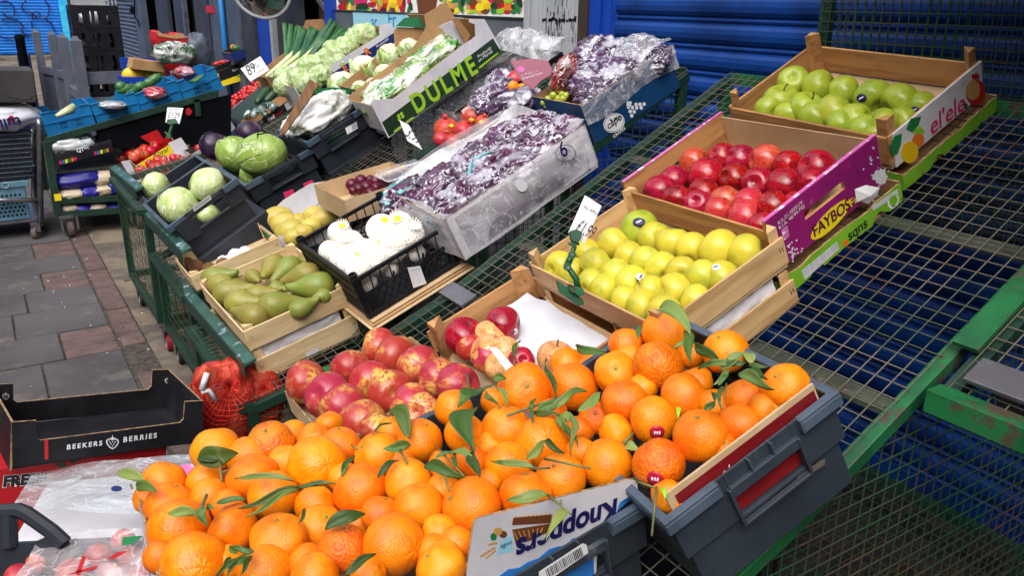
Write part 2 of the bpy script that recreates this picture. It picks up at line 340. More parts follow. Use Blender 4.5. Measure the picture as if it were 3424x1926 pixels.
def bag_mat(name, body, pale, dots=True, teal=None, sc=9, k=.62, cover=.5, rough=.16, coat=.4, bs=.5):
    """thin crinkled bag: contents showing dark, pale film patches, bright crease lines; object space in metres"""
    m = mat(name, body, rough, spec=.9 if coat else .4, coat=coat); noi, rmp, mix, vec, b, N, L = m_nodes[m.name]
    ln, f0 = crease(m, sc, .018, 1.4, 3)
    n2 = N.new('ShaderNodeTexNoise'); n2.inputs['Scale'].default_value = sc*.6; n2.inputs['Detail'].default_value = 3; n2.inputs['Distortion'].default_value = 1.2; L.new(vec, n2.inputs['Vector'])
    dk = tuple(c*.45 for c in body)
    cur = mix(rmp(noi(sc*1.3, 3, .5), .4, .6), dk, body)
    cur = mix(rmp(n2.outputs['Fac'], cover-.03, cover+.09), cur, tuple(c*k for c in pale))
    if teal is not None: cur = mix(rmp(noi(sc*.28, 2, .5), .60, .63), cur, teal)
    cur = mix(ln, cur, pale)
    if dots:
        v = N.new('ShaderNodeTexVoronoi'); v.inputs['Scale'].default_value = 28; v.inputs['Randomness'].default_value = .35; L.new(vec, v.inputs['Vector'])
        cur = mix(rmp(v.outputs['Distance'], .20, .15), cur, (.01,.005,.02))
    L.new(cur, b.inputs['Base Color'])
    bn = N.new('ShaderNodeBump'); bn.inputs['Strength'].default_value = bs; bn.inputs['Distance'].default_value = .012
    L.new(f0, bn.inputs['Height']); L.new(bn.outputs[0], b.inputs['Normal'])
    return m
M['grape_bag'] = bag_mat('grape_bag', S(88,42,78), S(218,212,232), teal=S(50,186,192), k=.58, cover=.51)
M['clear_bag'] = bag_mat('clear_bag', S(88,60,96), S(220,218,234), dots=False, k=.6, cover=.51)
M['white_bag'] = bag_mat('white_bag', S(214,216,206), S(244,245,246), dots=False, k=.9, rough=.4, coat=.1, bs=.25)
M['salad_bag'] = bag_mat('salad_bag', S(130,166,84), S(232,238,226), dots=False, teal=S(54,140,50), k=.8, cover=.46)
M['red_bag'] = bag_mat('red_bag', S(150,52,46), S(228,205,210), dots=False, k=.42, cover=.56)
M['carrot_bag'] = bag_mat('carrot_bag', S(200,210,220), S(240,242,246), dots=False)

def net_mat():   # white foam fruit net with small diamond holes
    m = mat('foam_net', S(246,246,246), .8); noi, rmp, mix, vec, b, N, L = m_nodes[m.name]
    tc = N.new('ShaderNodeTexCoord'); sp = N.new('ShaderNodeSeparateXYZ'); L.new(tc.outputs['Object'], sp.inputs[0])
    def mt(op, a, c=None, v=None):
        x = N.new('ShaderNodeMath'); x.operation = op; L.new(a, x.inputs[0])
        if c is not None: L.new(c, x.inputs[1])
        if v is not None: x.inputs[1].default_value = v
        return x.outputs[0]
    ang = mt('ARCTAN2', sp.outputs[1], sp.outputs[0]); A = mt('MULTIPLY', ang, v=7.5); Z = mt('MULTIPLY', sp.outputs[2], v=9.5)
    s1 = mt('ABSOLUTE', mt('SINE', mt('ADD', A, Z))); s2 = mt('ABSOLUTE', mt('SINE', mt('SUBTRACT', A, Z)))
    h = mt('MULTIPLY', s1, s2); hole = rmp(h, .5, .66); L.new(mix(hole, S(248,248,248), S(238,224,190)), b.inputs['Base Color'])
    bn = N.new('ShaderNodeBump'); bn.inputs['Strength'].default_value = .2; bn.inputs['Distance'].default_value = .03; bn.invert = True; L.new(h, bn.inputs['Height']); L.new(bn.outputs[0], b.inputs['Normal'])
    return m
M['foam_net'] = net_mat()

def onion_mat():
    m = mat('onion_net', S(176,60,40), .5); noi, rmp, mix, vec, b, N, L = m_nodes[m.name]
    v = N.new('ShaderNodeTexVoronoi'); v.inputs['Scale'].default_value = 16; L.new(vec, v.inputs['Vector'])
    base = mix(rmp(v.outputs['Distance'], .1, .75), S(226,136,92), S(80,20,14))
    f = None
    for rot in (.7, -.8):
        mp = N.new('ShaderNodeMapping'); mp.inputs['Rotation'].default_value = (.3, rot, .2); L.new(vec, mp.inputs[0])
        wv = N.new('ShaderNodeTexWave'); wv.inputs['Scale'].default_value = 62; wv.inputs['Distortion'].default_value = 5; wv.inputs['Detail Scale'].default_value = .5; L.new(mp.outputs[0], wv.inputs['Vector'])
        base = mix(rmp(wv.outputs['Fac'], .62, .72), base, S(196,34,20))
    L.new(base, b.inputs['Base Color']); return m
M['onion_net'] = onion_mat()
for k, a in (('wood', (S(214,178,128), .65, S(186,146,96))), ('pale_wood', (S(232,206,160), .65, S(210,180,132))), ('dark_wood', (S(196,146,92), .65, S(160,112,66)))):
    defm(k+'_y', *a, 3, stretch=(9,1,9), bump=.3, bscale=30, rnd=.05, dirt=S(128,94,60), dscale=4, dlo=.62, dhi=.78)

# ------------------------------------------------------------------ crates: local x = along the street towards the camera, y = up the slope to the shops, z = out of the crate; z=0 at the rim
class Crate:
    def __init__(s, name, label, cat, O, eu, es, u, v, H, group=None):
        s.O = Vector(O); s.es = Vector(es).normalized(); eu = Vector(eu); s.eu = (eu - s.es*eu.dot(s.es)).normalized(); s.n = s.eu.cross(s.es).normalized()
        s.u, s.v, s.H = u, v, H; s.M = frame(s.O, s.eu, s.es, s.n)
        s.e = thing(name, label, cat, s.M, group)
    def P(s, x, y, z): return s.M @ Vector((x, y, z))
    def hit(s, px, py, z=0): return onP(px, py, s.P(0, 0, z), s.n)
    def lhit(s, px, py, z=0): return s.M.inverted() @ s.hit(px, py, z)
    def near(s, px, py, x=None): return onP(px, py, s.P(s.u if x is None else x, 0, 0), s.eu)
    def part(s, name, mb, m, smooth=False, bevel=0): return obj(name, mb, m, s.e, local=True, smooth=smooth, bevel=bevel)
def fitted(name, label, cat, r, H, group=None):   # r = three rim corners
    O, A, B = (Vector(q) for q in r)
    return Crate(name, label, cat, O, A-O, B-O, (A-O).length, (B-O).length, H, group)
def faced(name, label, cat, a, b, v, u, H, far=False, group=None, yaw=0, roll=0, k=1, dirn=None):
    """a, b: photo pixels of the low and high ends of the near (far=True: the far) rim, whose real length is v"""
    s_ = Vector((math.sin(yaw), math.cos(yaw), 0)) if yaw else Vector((0, 1, 0))
    A = onP(*a, CAM+s_, s_); B = onP(*b, CAM+s_, s_); q = v/(A-B).length*k
    A = CAM+(A-CAM)*q; B = CAM+(B-CAM)*q
    eu = Vector((-math.sin(yaw), -math.cos(yaw), math.tan(roll)))
    es = (B-A).normalized(); eu = (eu-es*eu.dot(es)).normalized()
    return Crate(name, label, cat, A if far else A-eu*u, eu, es, u, v*k, H, group)

def wood_crate(c, m='wood', slats=((0, .075),), posts=.03, th=.007, ends=None, floor='card_pale', postw=.032, no_near=False, no_front=False):
    """slats: (top, height) pairs down from the rim, on the two v-sides; u-sides get the same boards"""
    my = m+'_y'; u, v, H = c.u, c.v, c.H
    for sgn, x in ((0, 0), (1, u)):
        if sgn and no_near: continue
        for k, (t0, h) in enumerate(slats):
            mb = MB().span(x-(th if sgn else 0), x+(0 if sgn else th), 0, v, -t0, -t0-h); c.part('side_board', mb, M[my], bevel=.0015)
    for sgn, y in ((0, 0), (1, v)):
        if no_front and not sgn: continue
        mb = MB()
        for k, (t0, h) in enumerate(slats): mb.span(th+.0005, u-th-.0005, y-(th if sgn else 0), y+(0 if sgn else th), -t0-.006, -t0-h+.004)
        c.part('end_board', mb, M[m], bevel=.0015)
    for x, sx in ((th+.0008, 1), (u-th-.0008, -1)):
        for y, sy in ((th+.0008, 1), (v-th-.0008, -1)):
            if no_front and sy > 0 and sx < 0: continue
            mb = MB().prism([(x, y, -H), (x+sx*postw, y, -H), (x, y+sy*postw, -H)], (0, 0, H+posts)); c.part('corner_post', mb, M[m], bevel=.001)
    c.part('crate_floor', MB().span(.004, u-.004, .004, v-.004, -H, -H+.006), M[floor])
    # staples
    mb = MB()
    for x in ((u+.0012),):
        for y in (.012, .02, v-.012, v-.02):
            for t0, h in slats: mb.bar((x, y, -t0-h*.3), (x, y+.002, -t0-h*.3-.014), .0012, .0012, (1, 0, 0))
    c.part('staple', mb, M['stem'])

def carton(c, m_out, m_in='card', near=None, far=None, left=None, right=None, th=.005, floor=None):
    """open carton; each wall a polygon of (along, z) points, straight to the rim if None"""
    u, v, H = c.u, c.v, c.H
    rect = lambda L: [(0, -H), (L, -H), (L, 0), (0, 0)]
    def wall(name, poly, put, out, mo):
        mb = MB(); mb.mi = 0
        a = [put(p) for p in poly]; mb.prism([q+Vector(out)*.0005 for q in a], Vector(out)*-th)
        n = len(poly)   # inner face gets the inner colour, edges raw card
        mb.m = [1, 0]+[2]*n if False else mb.m
        me = [0]*len(mb.f); me[0] = 0; me[1] = 1
        for i in range(2, len(me)): me[i] = 2
        mb.m = me
        c.part(name, mb, [M[mo], M[m_in], M['card_edge']])
    wall('near_wall', near or rect(v), lambda p: Vector((u, p[0], p[1])), (1, 0, 0), m_out)
    wall('far_wall', far or rect(v), lambda p: Vector((0, p[0], p[1])), (-1, 0, 0), m_out)
    wall('front_wall', left or rect(u), lambda p: Vector((p[0], 0, p[1])), (0, -1, 0), m_out)
    wall('back_wall', right or rect(u), lambda p: Vector((p[0], v, p[1])), (0, 1, 0), m_out)
    c.part('crate_floor', MB().span(.006, u-.006, .006, v-.006, -H, -H+.005), M[floor or m_in])

def plastic_crate(c, body='grey_plastic', rim='grey_rim', win=(.29, .71, -.045, -.115), lip=.016, step=.5, lower=0, extra=0):
    """stack-and-nest tote: wide rim flange, handle window in the near face, body stepped in lower down; lower>0 adds the crate nested under it"""
    u, v, H = c.u, c.v, c.H; t = .005; b = MB()
    w0, w1, z1, z0 = win[0]*v, win[1]*v, win[2], win[3]; zs = -H*step
    i = .012
    def ring(x0, x1, y0, y1, za, zb, m_):   # four walls
        m_.span(x0, x0+t, y0, y1, za, zb); m_.span(x0+t, x1-t, y0, y0+t, za, zb); m_.span(x0+t, x1-t, y1-t, y1, za, zb)
    ring(i, u-i, i, v-i, zs, -.002, b)
    X = u-i
    b.span(X-t, X, i, w0, zs, -.002); b.span(X-t, X, w1, v-i, zs, -.002); b.span(X-t, X, w0, w1, z1, -.002); b.span(X-t, X, w0, w1, zs, z0)
    ring(i+.012, u-i-.012, i+.012, v-i-.012, -H, zs+.001, b); b.span(u-i-.012-t, u-i-.012, i+.012, v-i-.012, -H, zs+.001)
    b.span(i, u-i, i, v-i, zs, zs+.003) if False else b.span(i+.014, u-i-.014, i+.014, v-i-.014, -H, -H+.004)
    for y0, y1 in ((i, i+.013), (v-i-.013, v-i)): b.span(i, u-i, y0, y1, zs-.0015, zs+.0015)
    b.span(u-i-.013, u-i-.0002, i+.013, v-i-.013, zs-.0015, zs+.0015)
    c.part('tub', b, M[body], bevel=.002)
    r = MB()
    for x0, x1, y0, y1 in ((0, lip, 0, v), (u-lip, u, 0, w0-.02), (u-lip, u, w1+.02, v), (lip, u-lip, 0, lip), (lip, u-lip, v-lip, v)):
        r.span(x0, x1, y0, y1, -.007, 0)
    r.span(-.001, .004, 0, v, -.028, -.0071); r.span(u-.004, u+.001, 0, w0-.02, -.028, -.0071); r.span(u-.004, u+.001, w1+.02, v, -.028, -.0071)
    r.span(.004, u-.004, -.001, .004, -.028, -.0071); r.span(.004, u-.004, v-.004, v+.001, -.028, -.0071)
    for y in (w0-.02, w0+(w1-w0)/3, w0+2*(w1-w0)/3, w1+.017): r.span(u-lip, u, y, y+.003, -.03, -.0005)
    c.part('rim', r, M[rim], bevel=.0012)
    h = MB(); X = u-i+.0003; e = .012   # raised surround of the handle window
    h.span(X, X+e, w0-.006, w0, z0-.006, z1+.02); h.span(X, X+e, w1, w1+.006, z0-.006, z1+.02); h.span(X, X+e, w0, w1, z0-.006, z0); h.span(X, X+e*.9, w0, w1, z1, z1+.022)
    c.part('handle', h, M[body], bevel=.0015)
    if lower:
        q = MB(); z = -H-.004; j = .004
        ring(j, u-j, j, v-j, z-lower, z, q); q.span(u-j-t, u-j, j, v-j, z-lower, z)
        c.part('nested_tub', q, M[body], bevel=.002)

def text(parent, s, p0, p1, m, hit, name='lettering', lift=.0012, up=None, hs=1.0, shear=0, thick=0, sp=1.0):
    """writing whose baseline runs from pixel p0 to pixel p1 on the surface given by hit(px,py)->point; stands along the direction up (vector)"""
    cu = bpy.data.curves.new('t', 'FONT'); cu.body = s; cu.extrude = .0; cu.shear = shear; cu.offset = thick; cu.space_character = sp
    o = bpy.data.objects.new('t', cu); COL.objects.link(o); dg = bpy.context.evaluated_depsgraph_get()
    me = bpy.data.meshes.new_from_object(o.evaluated_get(dg)); bpy.data.objects.remove(o)
    xs = [v.co.x for v in me.vertices]; x0, x1 = min(xs), max(xs)
    A, B = hit(*p0), hit(*p1); ex = (B-A); L = ex.length; ex.normalize()
    n = ex.cross(up).normalized(); ey = n.cross(ex)
    if n.dot(CAM-A) < 0: pass
    k = L/(x1-x0); W = parent.matrix_basis.inverted() if parent else Matrix.Identity(4)
    q = parent.parent if parent else None
    while q is not None: W = W @ q.matrix_basis.inverted(); q = q.parent
    for v in me.vertices: v.co = W @ (A + ex*((v.co.x-x0)*k) + ey*(v.co.y*k*hs) + n*lift)
    me.materials.clear(); me.materials.append(m)
    ob = bpy.data.objects.new(name, me); COL.objects.link(ob); ob.parent = parent; return ob
def decal(parent, px, m, hit, name='print', lift=.0008, n=None):
    P = [hit(*p) for p in px]; nn = (P[1]-P[0]).cross(P[2]-P[1]).normalized()
    if nn.dot(CAM-P[0]) < 0: nn = -nn
    mb = MB().prism([p+nn*lift*.3 for p in P], nn*lift*.7); return obj(name, mb, m, parent)
def ell(cx, cy, a, b, rot=0, n=20):
    return [(cx+a*math.cos(2*math.pi*k/n)*math.cos(rot)-b*math.sin(2*math.pi*k/n)*math.sin(rot), cy+a*math.cos(2*math.pi*k/n)*math.sin(rot)+b*math.sin(2*math.pi*k/n)*math.cos(rot)) for k in range(n)]

# ------------------------------------------------------------------ fruit meshes (unit radius)
def lathe_mesh(name, prof, m, n=28, fn=None):
    return mesh(name, MB().lathe(prof, n, fn=fn), m, True)
def apple_prof(k=18, w=1.0, d=.26):
    out = []
    for i in range(k+1):
        t = math.pi*i/k; r = math.sin(t)*w; z = -math.cos(t)*.92
        r = r*(1+.07*math.cos(t)*-1); dip = d*math.exp(-(r/.3)**2)
        z = z + dip if z < 0 else z - dip*1.15
        out.append((max(r, .004), z))
    return out
def lobes(p, a): s = 1+.03*math.cos(5*a)*(.5-.5*p.z)+.02*math.sin(2*a+1); return Vector((p.x*s, p.y*s, p.z))
def apple_mesh(mname, tall=1.0): return lathe_mesh('apple_skin', [(r, z*tall) for r, z in apple_prof()], M[mname], fn=lobes)
def ball_mesh(name, mname, amp=.03, sc=1.6, nv=22, dimple=.12, squash=.93, wr=0, neck=0):
    prof = [(max(math.sin(math.pi*i/nv), .003), -math.cos(math.pi*i/nv)) for i in range(nv+1)]
    def fn(p, a):
        q = p.copy(); s = 1+amp*noise.noise(q*sc+Vector((amp*99, 3, 1)))
        if wr: s += wr*abs(noise.noise(q*5.5))
        z = q.z; rr = math.hypot(q.x, q.y)
        s2 = s; d = dimple*math.exp(-(rr/.16)**2)*(1 if z > 0 else .4)
        if z > .5 and neck: s2 += neck*math.exp(-(rr/.34)**2)*(1+.25*math.cos(7*a))
        return Vector((q.x*s, q.y*s, (z*s2*squash-(d if z > 0 else -d))))
    return lathe_mesh(name, prof, M[mname], 30, fn)
def pear_mesh(mname, bend):
    prof = []
    for i in range(23):
        t = i/22; z = -1+t*3.05
        if t < .45: r = math.sqrt(max(0, 1-((z+0.0)/1.0)**2)) if z < 0 else 1-.11*z*z
        else: q = (t-.45)/.55; r = (1-.11*.1387)*(1-q)**.5*0 + (1-.45*q-.18*q*q)*(1 if q < .86 else math.sqrt(max(0, 1-((q-.86)/.14)**2)))
        prof.append((max(r, .01), z))
    return lathe_mesh('pear_skin', prof, M[mname], 22, lambda p, a: Vector((p.x+bend*max(0, p.z)**2*.16, p.y, p.z)))
def stem_mesh(h=.42, r=.045, b=.15): 
    return mesh('stem', MB().tube([(0, 0, 0), (0, 0, h*.5), (b, 0, h)], [r*1.1, r*.8, r*1.3], 6), M['stem'], True)
ME_STEM = stem_mesh(); ME_STEM2 = stem_mesh(.6, .05, .25)

def put(me, name, label, cat, pos, r, rot=None, group=None, stem=None, stemz=.68, stretch=(1,1,1)):
    o = bpy.data.objects.new(name, me); COL.objects.link(o)
    Rm = (rot if rot is not None else Matrix.Rotation(R_.uniform(0, 6.28), 3, 'Z') @ Matrix.Rotation(R_.uniform(0, 3.1), 3, 'X')).to_4x4()
    o.matrix_world = Matrix.Translation(pos) @ Rm @ Matrix.Diagonal((r*stretch[0], r*stretch[1], r*stretch[2], 1))
    tag(o, label, cat, group)
    if stem is not None:
        s = bpy.data.objects.new('stem', stem); COL.objects.link(s); s.parent = o; s.matrix_parent_inverse = Matrix.Identity(4); s.location = (0, 0, stemz)
    return o
def axis_rot(d, roll=0): return Vector(d).to_track_quat('Z', 'Y').to_matrix() @ Matrix.Rotation(roll, 3, 'Z')
ORD = ['first','second','third','fourth','fifth','sixth','seventh','eighth','ninth','tenth','eleventh','twelfth','thirteenth','fourteenth']
class Pile:
    """fruit placed along the ray through its pixel, at its real size, pushed back until it no longer sinks into its neighbours"""
    def __init__(s): s.b = []
    def place(s, P, r, slack=.93, lim=.09):
        d = (P-CAM).normalized(); P0 = P.copy(); k = 0
        while k < lim:
            if all((P-q).length > slack*(r+rr) for q, rr in s.b): break
            P = P+d*.003; k += .003
        if k >= lim: P = P0+d*lim*.35
        s.b.append((P, r)); return P

def film_sheet(name, fn, nu, nv, amp, sc, m, label=None, cat=None, parent=None, seed=0, group=None, sub=False):
    """crumpled sheet: fn(u,v)->point; sharp folds from noise"""
    mb = MB(); off = Vector((seed*7.3, seed*3.1, seed*1.7))
    def g(a, b):
        p = fn(a, b); e = .004; t1 = fn(min(1, a+e), b)-fn(max(0, a-e), b); t2 = fn(a, min(1, b+e))-fn(a, max(0, b-e)); n = t1.cross(t2)
        n = n.normalized() if n.length > 1e-9 else Vector((0, 0, 1))
        h = 0; q = p*sc+off
        h += (.5-abs(noise.noise(q)))*1.0 + (.4-abs(noise.noise(q*2.3+off)))*.5 + (.4-abs(noise.noise(q*5.1)))*.22
        return p+n*amp*(h-.3)
    mb.grid(g, nu, nv)
    o = obj(name, mb, m, parent, smooth=True)
    if label: tag(o, label, cat, group)
    return o
def bilerp(a, b, c, d): return lambda u, v: (a*(1-u)+b*u)*(1-v)+(d*(1-u)+c*u)*v
def lump(name, pos, size, M3, m, amp=.25, sc=2.2, seed=0, n=28, label=None, cat=None, parent=None, group=None, sharp=True, berries=0):
    """crumpled bag full of something"""
    off = Vector((seed*5.1, seed*2.7, seed*9.3)); nv = n; prof = [(max(math.sin(math.pi*i/nv), .003), -math.cos(math.pi*i/nv)) for i in range(nv+1)]
    S3 = Vector(size)
    def fn(p, a):
        q = p*sc+off; h = (.35-abs(noise.noise(q))) + .5*(.35-abs(noise.noise(q*2.4))) + .3*(.3-abs(noise.noise(q*5.5))) if sharp else noise.noise(q)
        if berries:
            d1 = noise.voronoi(Vector((p.x*S3.x, p.y*S3.y, p.z*S3.z))/berries+off)[0][0]; h = h*.45+.42*max(0, 1-(d1/.62)**2)
        k = 1+amp*h; p = p*k; e = .75
        return Vector((math.copysign(abs(p.x)**e, p.x)*size[0], math.copysign(abs(p.y)**e, p.y)*size[1], p.z*size[2]))
    mb = MB().lathe(prof, int(n*1.5), fn=fn)
    W = Matrix.Translation(pos) @ M3.to_4x4()
    me = mesh(name, mb, m, True); o = bpy.data.objects.new(name, me); COL.objects.link(o)
    if parent is not None: o.parent = parent; o.matrix_parent_inverse = parent.matrix_basis.inverted()
    o.matrix_basis = W
    if label: tag(o, label, cat, group)
    return o
def cabbage(pos, r, name, label, m, axis=(0,0,1), seed=0, squash=.9, group=None, core=None, leaves=5):
    e = thing(name, label, name.split('_')[-1], Matrix.Translation(pos) @ axis_rot(axis, seed).to_4x4(), group); off = Vector((seed*3.3, 1, seed))
    prof = [(max(math.sin(math.pi*i/20), .003), -math.cos(math.pi*i/20)) for i in range(21)]
    e_ = MB().lathe(prof, 30, fn=lambda p, a: Vector((p.x, p.y, p.z*squash))*r*.95*(1+.05*noise.noise(p*2+off)))
    o = obj('heart', e_, m, e, local=True, smooth=True)
    for k in range(leaves):
        a0 = k*2*math.pi/leaves+seed; wd = 1.15; 
        def g(uu, vv, a0=a0, k=k):
            th = -.25+vv*(2.0+.15*(k % 2)); a = a0+(uu-.5)*2*wd*math.sin(min(1, vv*1.25+.12)*math.pi*.62)
            rr = r*(1.0+.018*(k % 3)+.03*noise.noise(Vector((uu*3, vv*3, k+seed)))+.05*max(0, vv-.82)*8*abs(noise.noise(Vector((uu*7, k, seed))))+.012*math.exp(-((uu-.5)/.04)**2))
            return Vector((math.sin(math.pi-th)*math.cos(a)*rr, math.sin(math.pi-th)*math.sin(a)*rr, math.cos(math.pi-th)*rr*squash))
        obj('leaf', MB().grid(g, 16, 16), m, e, local=True, smooth=True)
    if core is not None: obj('cut_stalk', MB().lathe([(.01,-.02),(.28,-.02),(.3,.03),(.24,.05),(.01,.05)], 16, M=Matrix.Translation((0, 0, r*squash*1.03)) @ Matrix.Scale(r, 4)), M[core], e, local=True, smooth=True)
    return e
def leaf_mb(mb, A, B, wd, nrm, curl=.25, fold=.25, n=12):
    """pointed leaf from A to B"""
    A, B = Vector(A), Vector(B); t = B-A; L = t.length; t.normalize(); sd = t.cross(nrm).normalized(); up = sd.cross(t).normalized(); ph = R_.uniform(0, 6)
    def g(u, v):
        s = 2*u-1; q = math.sin(math.pi*min(1, v**.85))**.75*(1-.25*v); w_ = wd*.54*q
        return A+t*L*v+sd*s*w_+up*(L*curl*math.sin(math.pi*v)*.6+abs(s)*w_*fold*1.6+s*w_*.7*math.sin(3.2*v+ph)+.07*L*math.sin(7*v+ph+2*s)*.35)+sd*L*.07*math.sin(3*v+ph*2)*math.sin(math.pi*v)
    mb.grid(g, 4, n)
# ------------------------------------------------------------------ ground
def struct(name, mb, m, smooth=False, bevel=0): return tag(obj(name, mb, m, smooth=smooth, bevel=bevel), kind='structure')
struct('ground', MB().span(-30, 30, -10, 60, GZ-.06, GZ-.012), M['joint'])
_rows = [atZ(60, y, GZ).y for y in (1560, 1400, 1230, 1135, 1052, 986, 924, 872, 822, 781, 752, 728, 706)]
_rows = [_rows[0]-.5*k for k in range(7, 0, -1)] + _rows
while _rows[-1] < 27: _rows.append(_rows[-1]+.62)
_edge = atZ(435, 1226, GZ).x
mb = MB(); red = {}
_spots = [(250, 845), (260, 955), (310, 1095)]
_sp = [atZ(x, y, GZ) for x, y in _spots]
for i in range(len(_rows)-1):
    y0, y1 = _rows[i]+.006, _rows[i+1]-.006; x = _edge
    off = R_.uniform(.3, .62); first = True
    hitp = [p for p in _sp if y0-.01 < p.y < y1+.01]
    while x > -9:
        wd = (.26 if hitp else off) if first else R_.choice([.45, .6, .75, .6])
        mb.mi = 1 if (first and hitp) or R_.random() < .02 else 0
        dz = R_.uniform(-.004, .003)
        if mb.mi: # little group of red blocks
            h3 = (y1-y0)/3
            for k in range(3): mb.span(x-wd+.006, x-.004, y0+k*h3+.004, y0+(k+1)*h3-.004, GZ-.03, GZ+dz-.002)
        else: mb.span(x-wd+.006, x-.004, y0, y1, GZ-.03, GZ+dz)
        x -= wd; first = False
struct('paving', mb, [M['slab'], M['slab_warm']], bevel=.006)
mb = MB(); y = 0.5
while y < 14:
    L = R_.uniform(.19, .24)
    if not (3.9 < y < 4.5 and R_.random() < .8): mb.span(_edge+.012+R_.uniform(-.004, .004), _edge+.128, y, y+L-.012, GZ-.03, GZ-.004+R_.uniform(-.004, .002))
    y += L
struct('brick_edging', mb, M['slab_warm'], bevel=.005)
def gfn(u, v):
    p = Vector((_edge+.135+u*(3.1-_edge), -1+v*30, 0)); return Vector((p.x, p.y, GZ-.004+.010*noise.noise(p*2.2)+.006*noise.noise(p*7)))
struct('old_concrete', MB().grid(gfn, 40, 300), M['concrete'], smooth=True)
struct('shade_floor', MB().span(.95, 3.1, -4, 5.2, GZ-.02, GZ+.006), M['shade_dark'])  # dark sheet over the concrete: shade under the carts put in as colour
def rub(cx, cy, n, sp):
    mb = MB()
    for k in range(n):
        p = atZ(cx+R_.gauss(0, sp[0]), cy+R_.gauss(0, sp[1]), GZ+.004); s = R_.uniform(.002, .007)
        mb.box((0, 0, 0), (s, s*R_.uniform(.6, 1.6), s*.6), Matrix.Translation(p) @ Matrix.Rotation(R_.uniform(0, 3), 4, 'Z'))
    return mb
mb = rub(430, 1060, 110, (50, 60)); tag(obj('broken_grit', mb, M['stone_dirt']), 'loose broken mortar and grit along the paving edge', 'grit', kind='stuff')
mb = rub(250, 1000, 34, (170, 170)); tag(obj('litter_specks', mb, M['paper']), 'white specks of litter scattered over the grey paving', 'litter', kind='stuff')

# ------------------------------------------------------------------ shop fronts, all in the plane X = XW
XW = 2.75
def wy(x, y=60): return atX(x, y, XW).y
def wz(x, y): return atX(x, y, XW).z
def shutter(name, label, y0, y1, z0, z1, m, pitch=.113, X=XW, depth=.022, xdir=-1, phase=0.0, alongx=False, group=None):
    prof = [(0, 0), (.06, .45), (.2, .85), (.4, 1), (.58, .85), (.7, .45), (.74, .05), (.80, .0), (.84, .3), (.9, .42), (.95, .2)]
    pts = []; k = int((z0-phase)/pitch)-1
    while phase+k*pitch < z1:
        for a, b in prof:
            z = phase+(k+a)*pitch
            if z0 <= z <= z1: pts.append((z, b*depth))
        k += 1
    mb = MB(); n = len(pts)
    if alongx: mb.grid(lambda u, v: Vector((y0+(y1-y0)*u, X-pts[round(v*(n-1))][1], pts[round(v*(n-1))][0])), 1, n-1)
    else: mb.grid(lambda u, v: Vector((X+xdir*pts[round(v*(n-1))][1], y0+(y1-y0)*u, pts[round(v*(n-1))][0])), 1, n-1)
    e = thing(name, label, 'shutter', (X, y0, z0) if not alongx else (y0, X, z0), group)
    obj('slat_curtain', mb, M[m], e, smooth=False); return e
Z1 = 2.6
sh = shutter('roller_shutter', 'deep blue roller shutter with wide rounded slats and a worn pale patch', -3.2, wy(2066), GZ, Z1, 'shutter_blue', phase=wz(2300, 142)-.0)
obj('bottom_bar', MB().span(XW-.03, XW+.02, -3.2, wy(2066), GZ, GZ+.09), M['shutter_blue'], sh)
def patch(cx, cy, a, b, n=46):
    mb = MB()
    for k in range(n):
        x, y = cx+R_.gauss(0, a), cy+R_.gauss(0, b); P = atX(x, y, XW-.0245); s = R_.uniform(.004, .018)
        mb.prism([P+Vector((0, math.cos(t)*s*R_.uniform(.6, 1.3), math.sin(t)*s*.5*R_.uniform(.6, 1.3))) for t in [i*math.pi/4 for i in range(8)]], (-.0008, 0, 0))
    return mb
def wear_on(z): return 0
e = thing('shutter_post', 'bright blue pair of steel uprights beside the wide blue shutter', 'post', (XW, wy(2030), GZ))
obj('upright', MB().span(XW-.06, XW+.02, wy(2034), wy(2000), GZ, Z1), M['paint_blue'], e, bevel=.003)
obj('guide_rail', MB().span(XW-.045, XW+.02, wy(2064), wy(2036), GZ, Z1), M['paint_blue'], e, bevel=.003)
single('door_jamb', MB().span(XW-.07, XW+.05, wy(1998), wy(1968), GZ, Z1), M['brown_wood'], 'dark brown wooden jamb between grey boards and blue upright', 'jamb')
ya, yb = wy(1966), wy(1770); e = thing('boarded_door', 'weathered grey vertical boarding with dark flaked stencil marks', 'boarding', (XW, ya, GZ))
mb = MB(); n = 12
for k in range(n):
    a = ya+.05+(yb-ya-.1)*k/n; b_ = ya+.05+(yb-ya-.1)*(k+1)/n; mb.span(XW-.02-R_.uniform(0, .003), XW+.02, a+.0015, b_-.0015, GZ, Z1)
obj('board', mb, M['old_panel'], e)
for a, b_ in ((ya, ya+.048), (yb-.048, yb)): obj('door_frame', MB().span(XW-.04, XW+.02, a, b_, GZ, Z1), M['stall_riser'] if 0 else M['old_panel'], e, bevel=.002)
mb = MB()
for k in range(90):
    row = R_.random() < .55
    x = R_.uniform(1815, 1955); y = (66+R_.gauss(0, 3)) if row else R_.uniform(0, 140); P = atX(x, y, XW-.0235); a = R_.uniform(.003, .012); b_ = R_.uniform(.004, .008) if row else R_.uniform(.006, .03)
    mb.span(P.x-.0008, P.x, P.y-a*(1 if row else .3), P.y+a*(1 if row else .3), P.z-b_, P.z+b_)
obj('flaked_mark', mb, M['ink'], e)
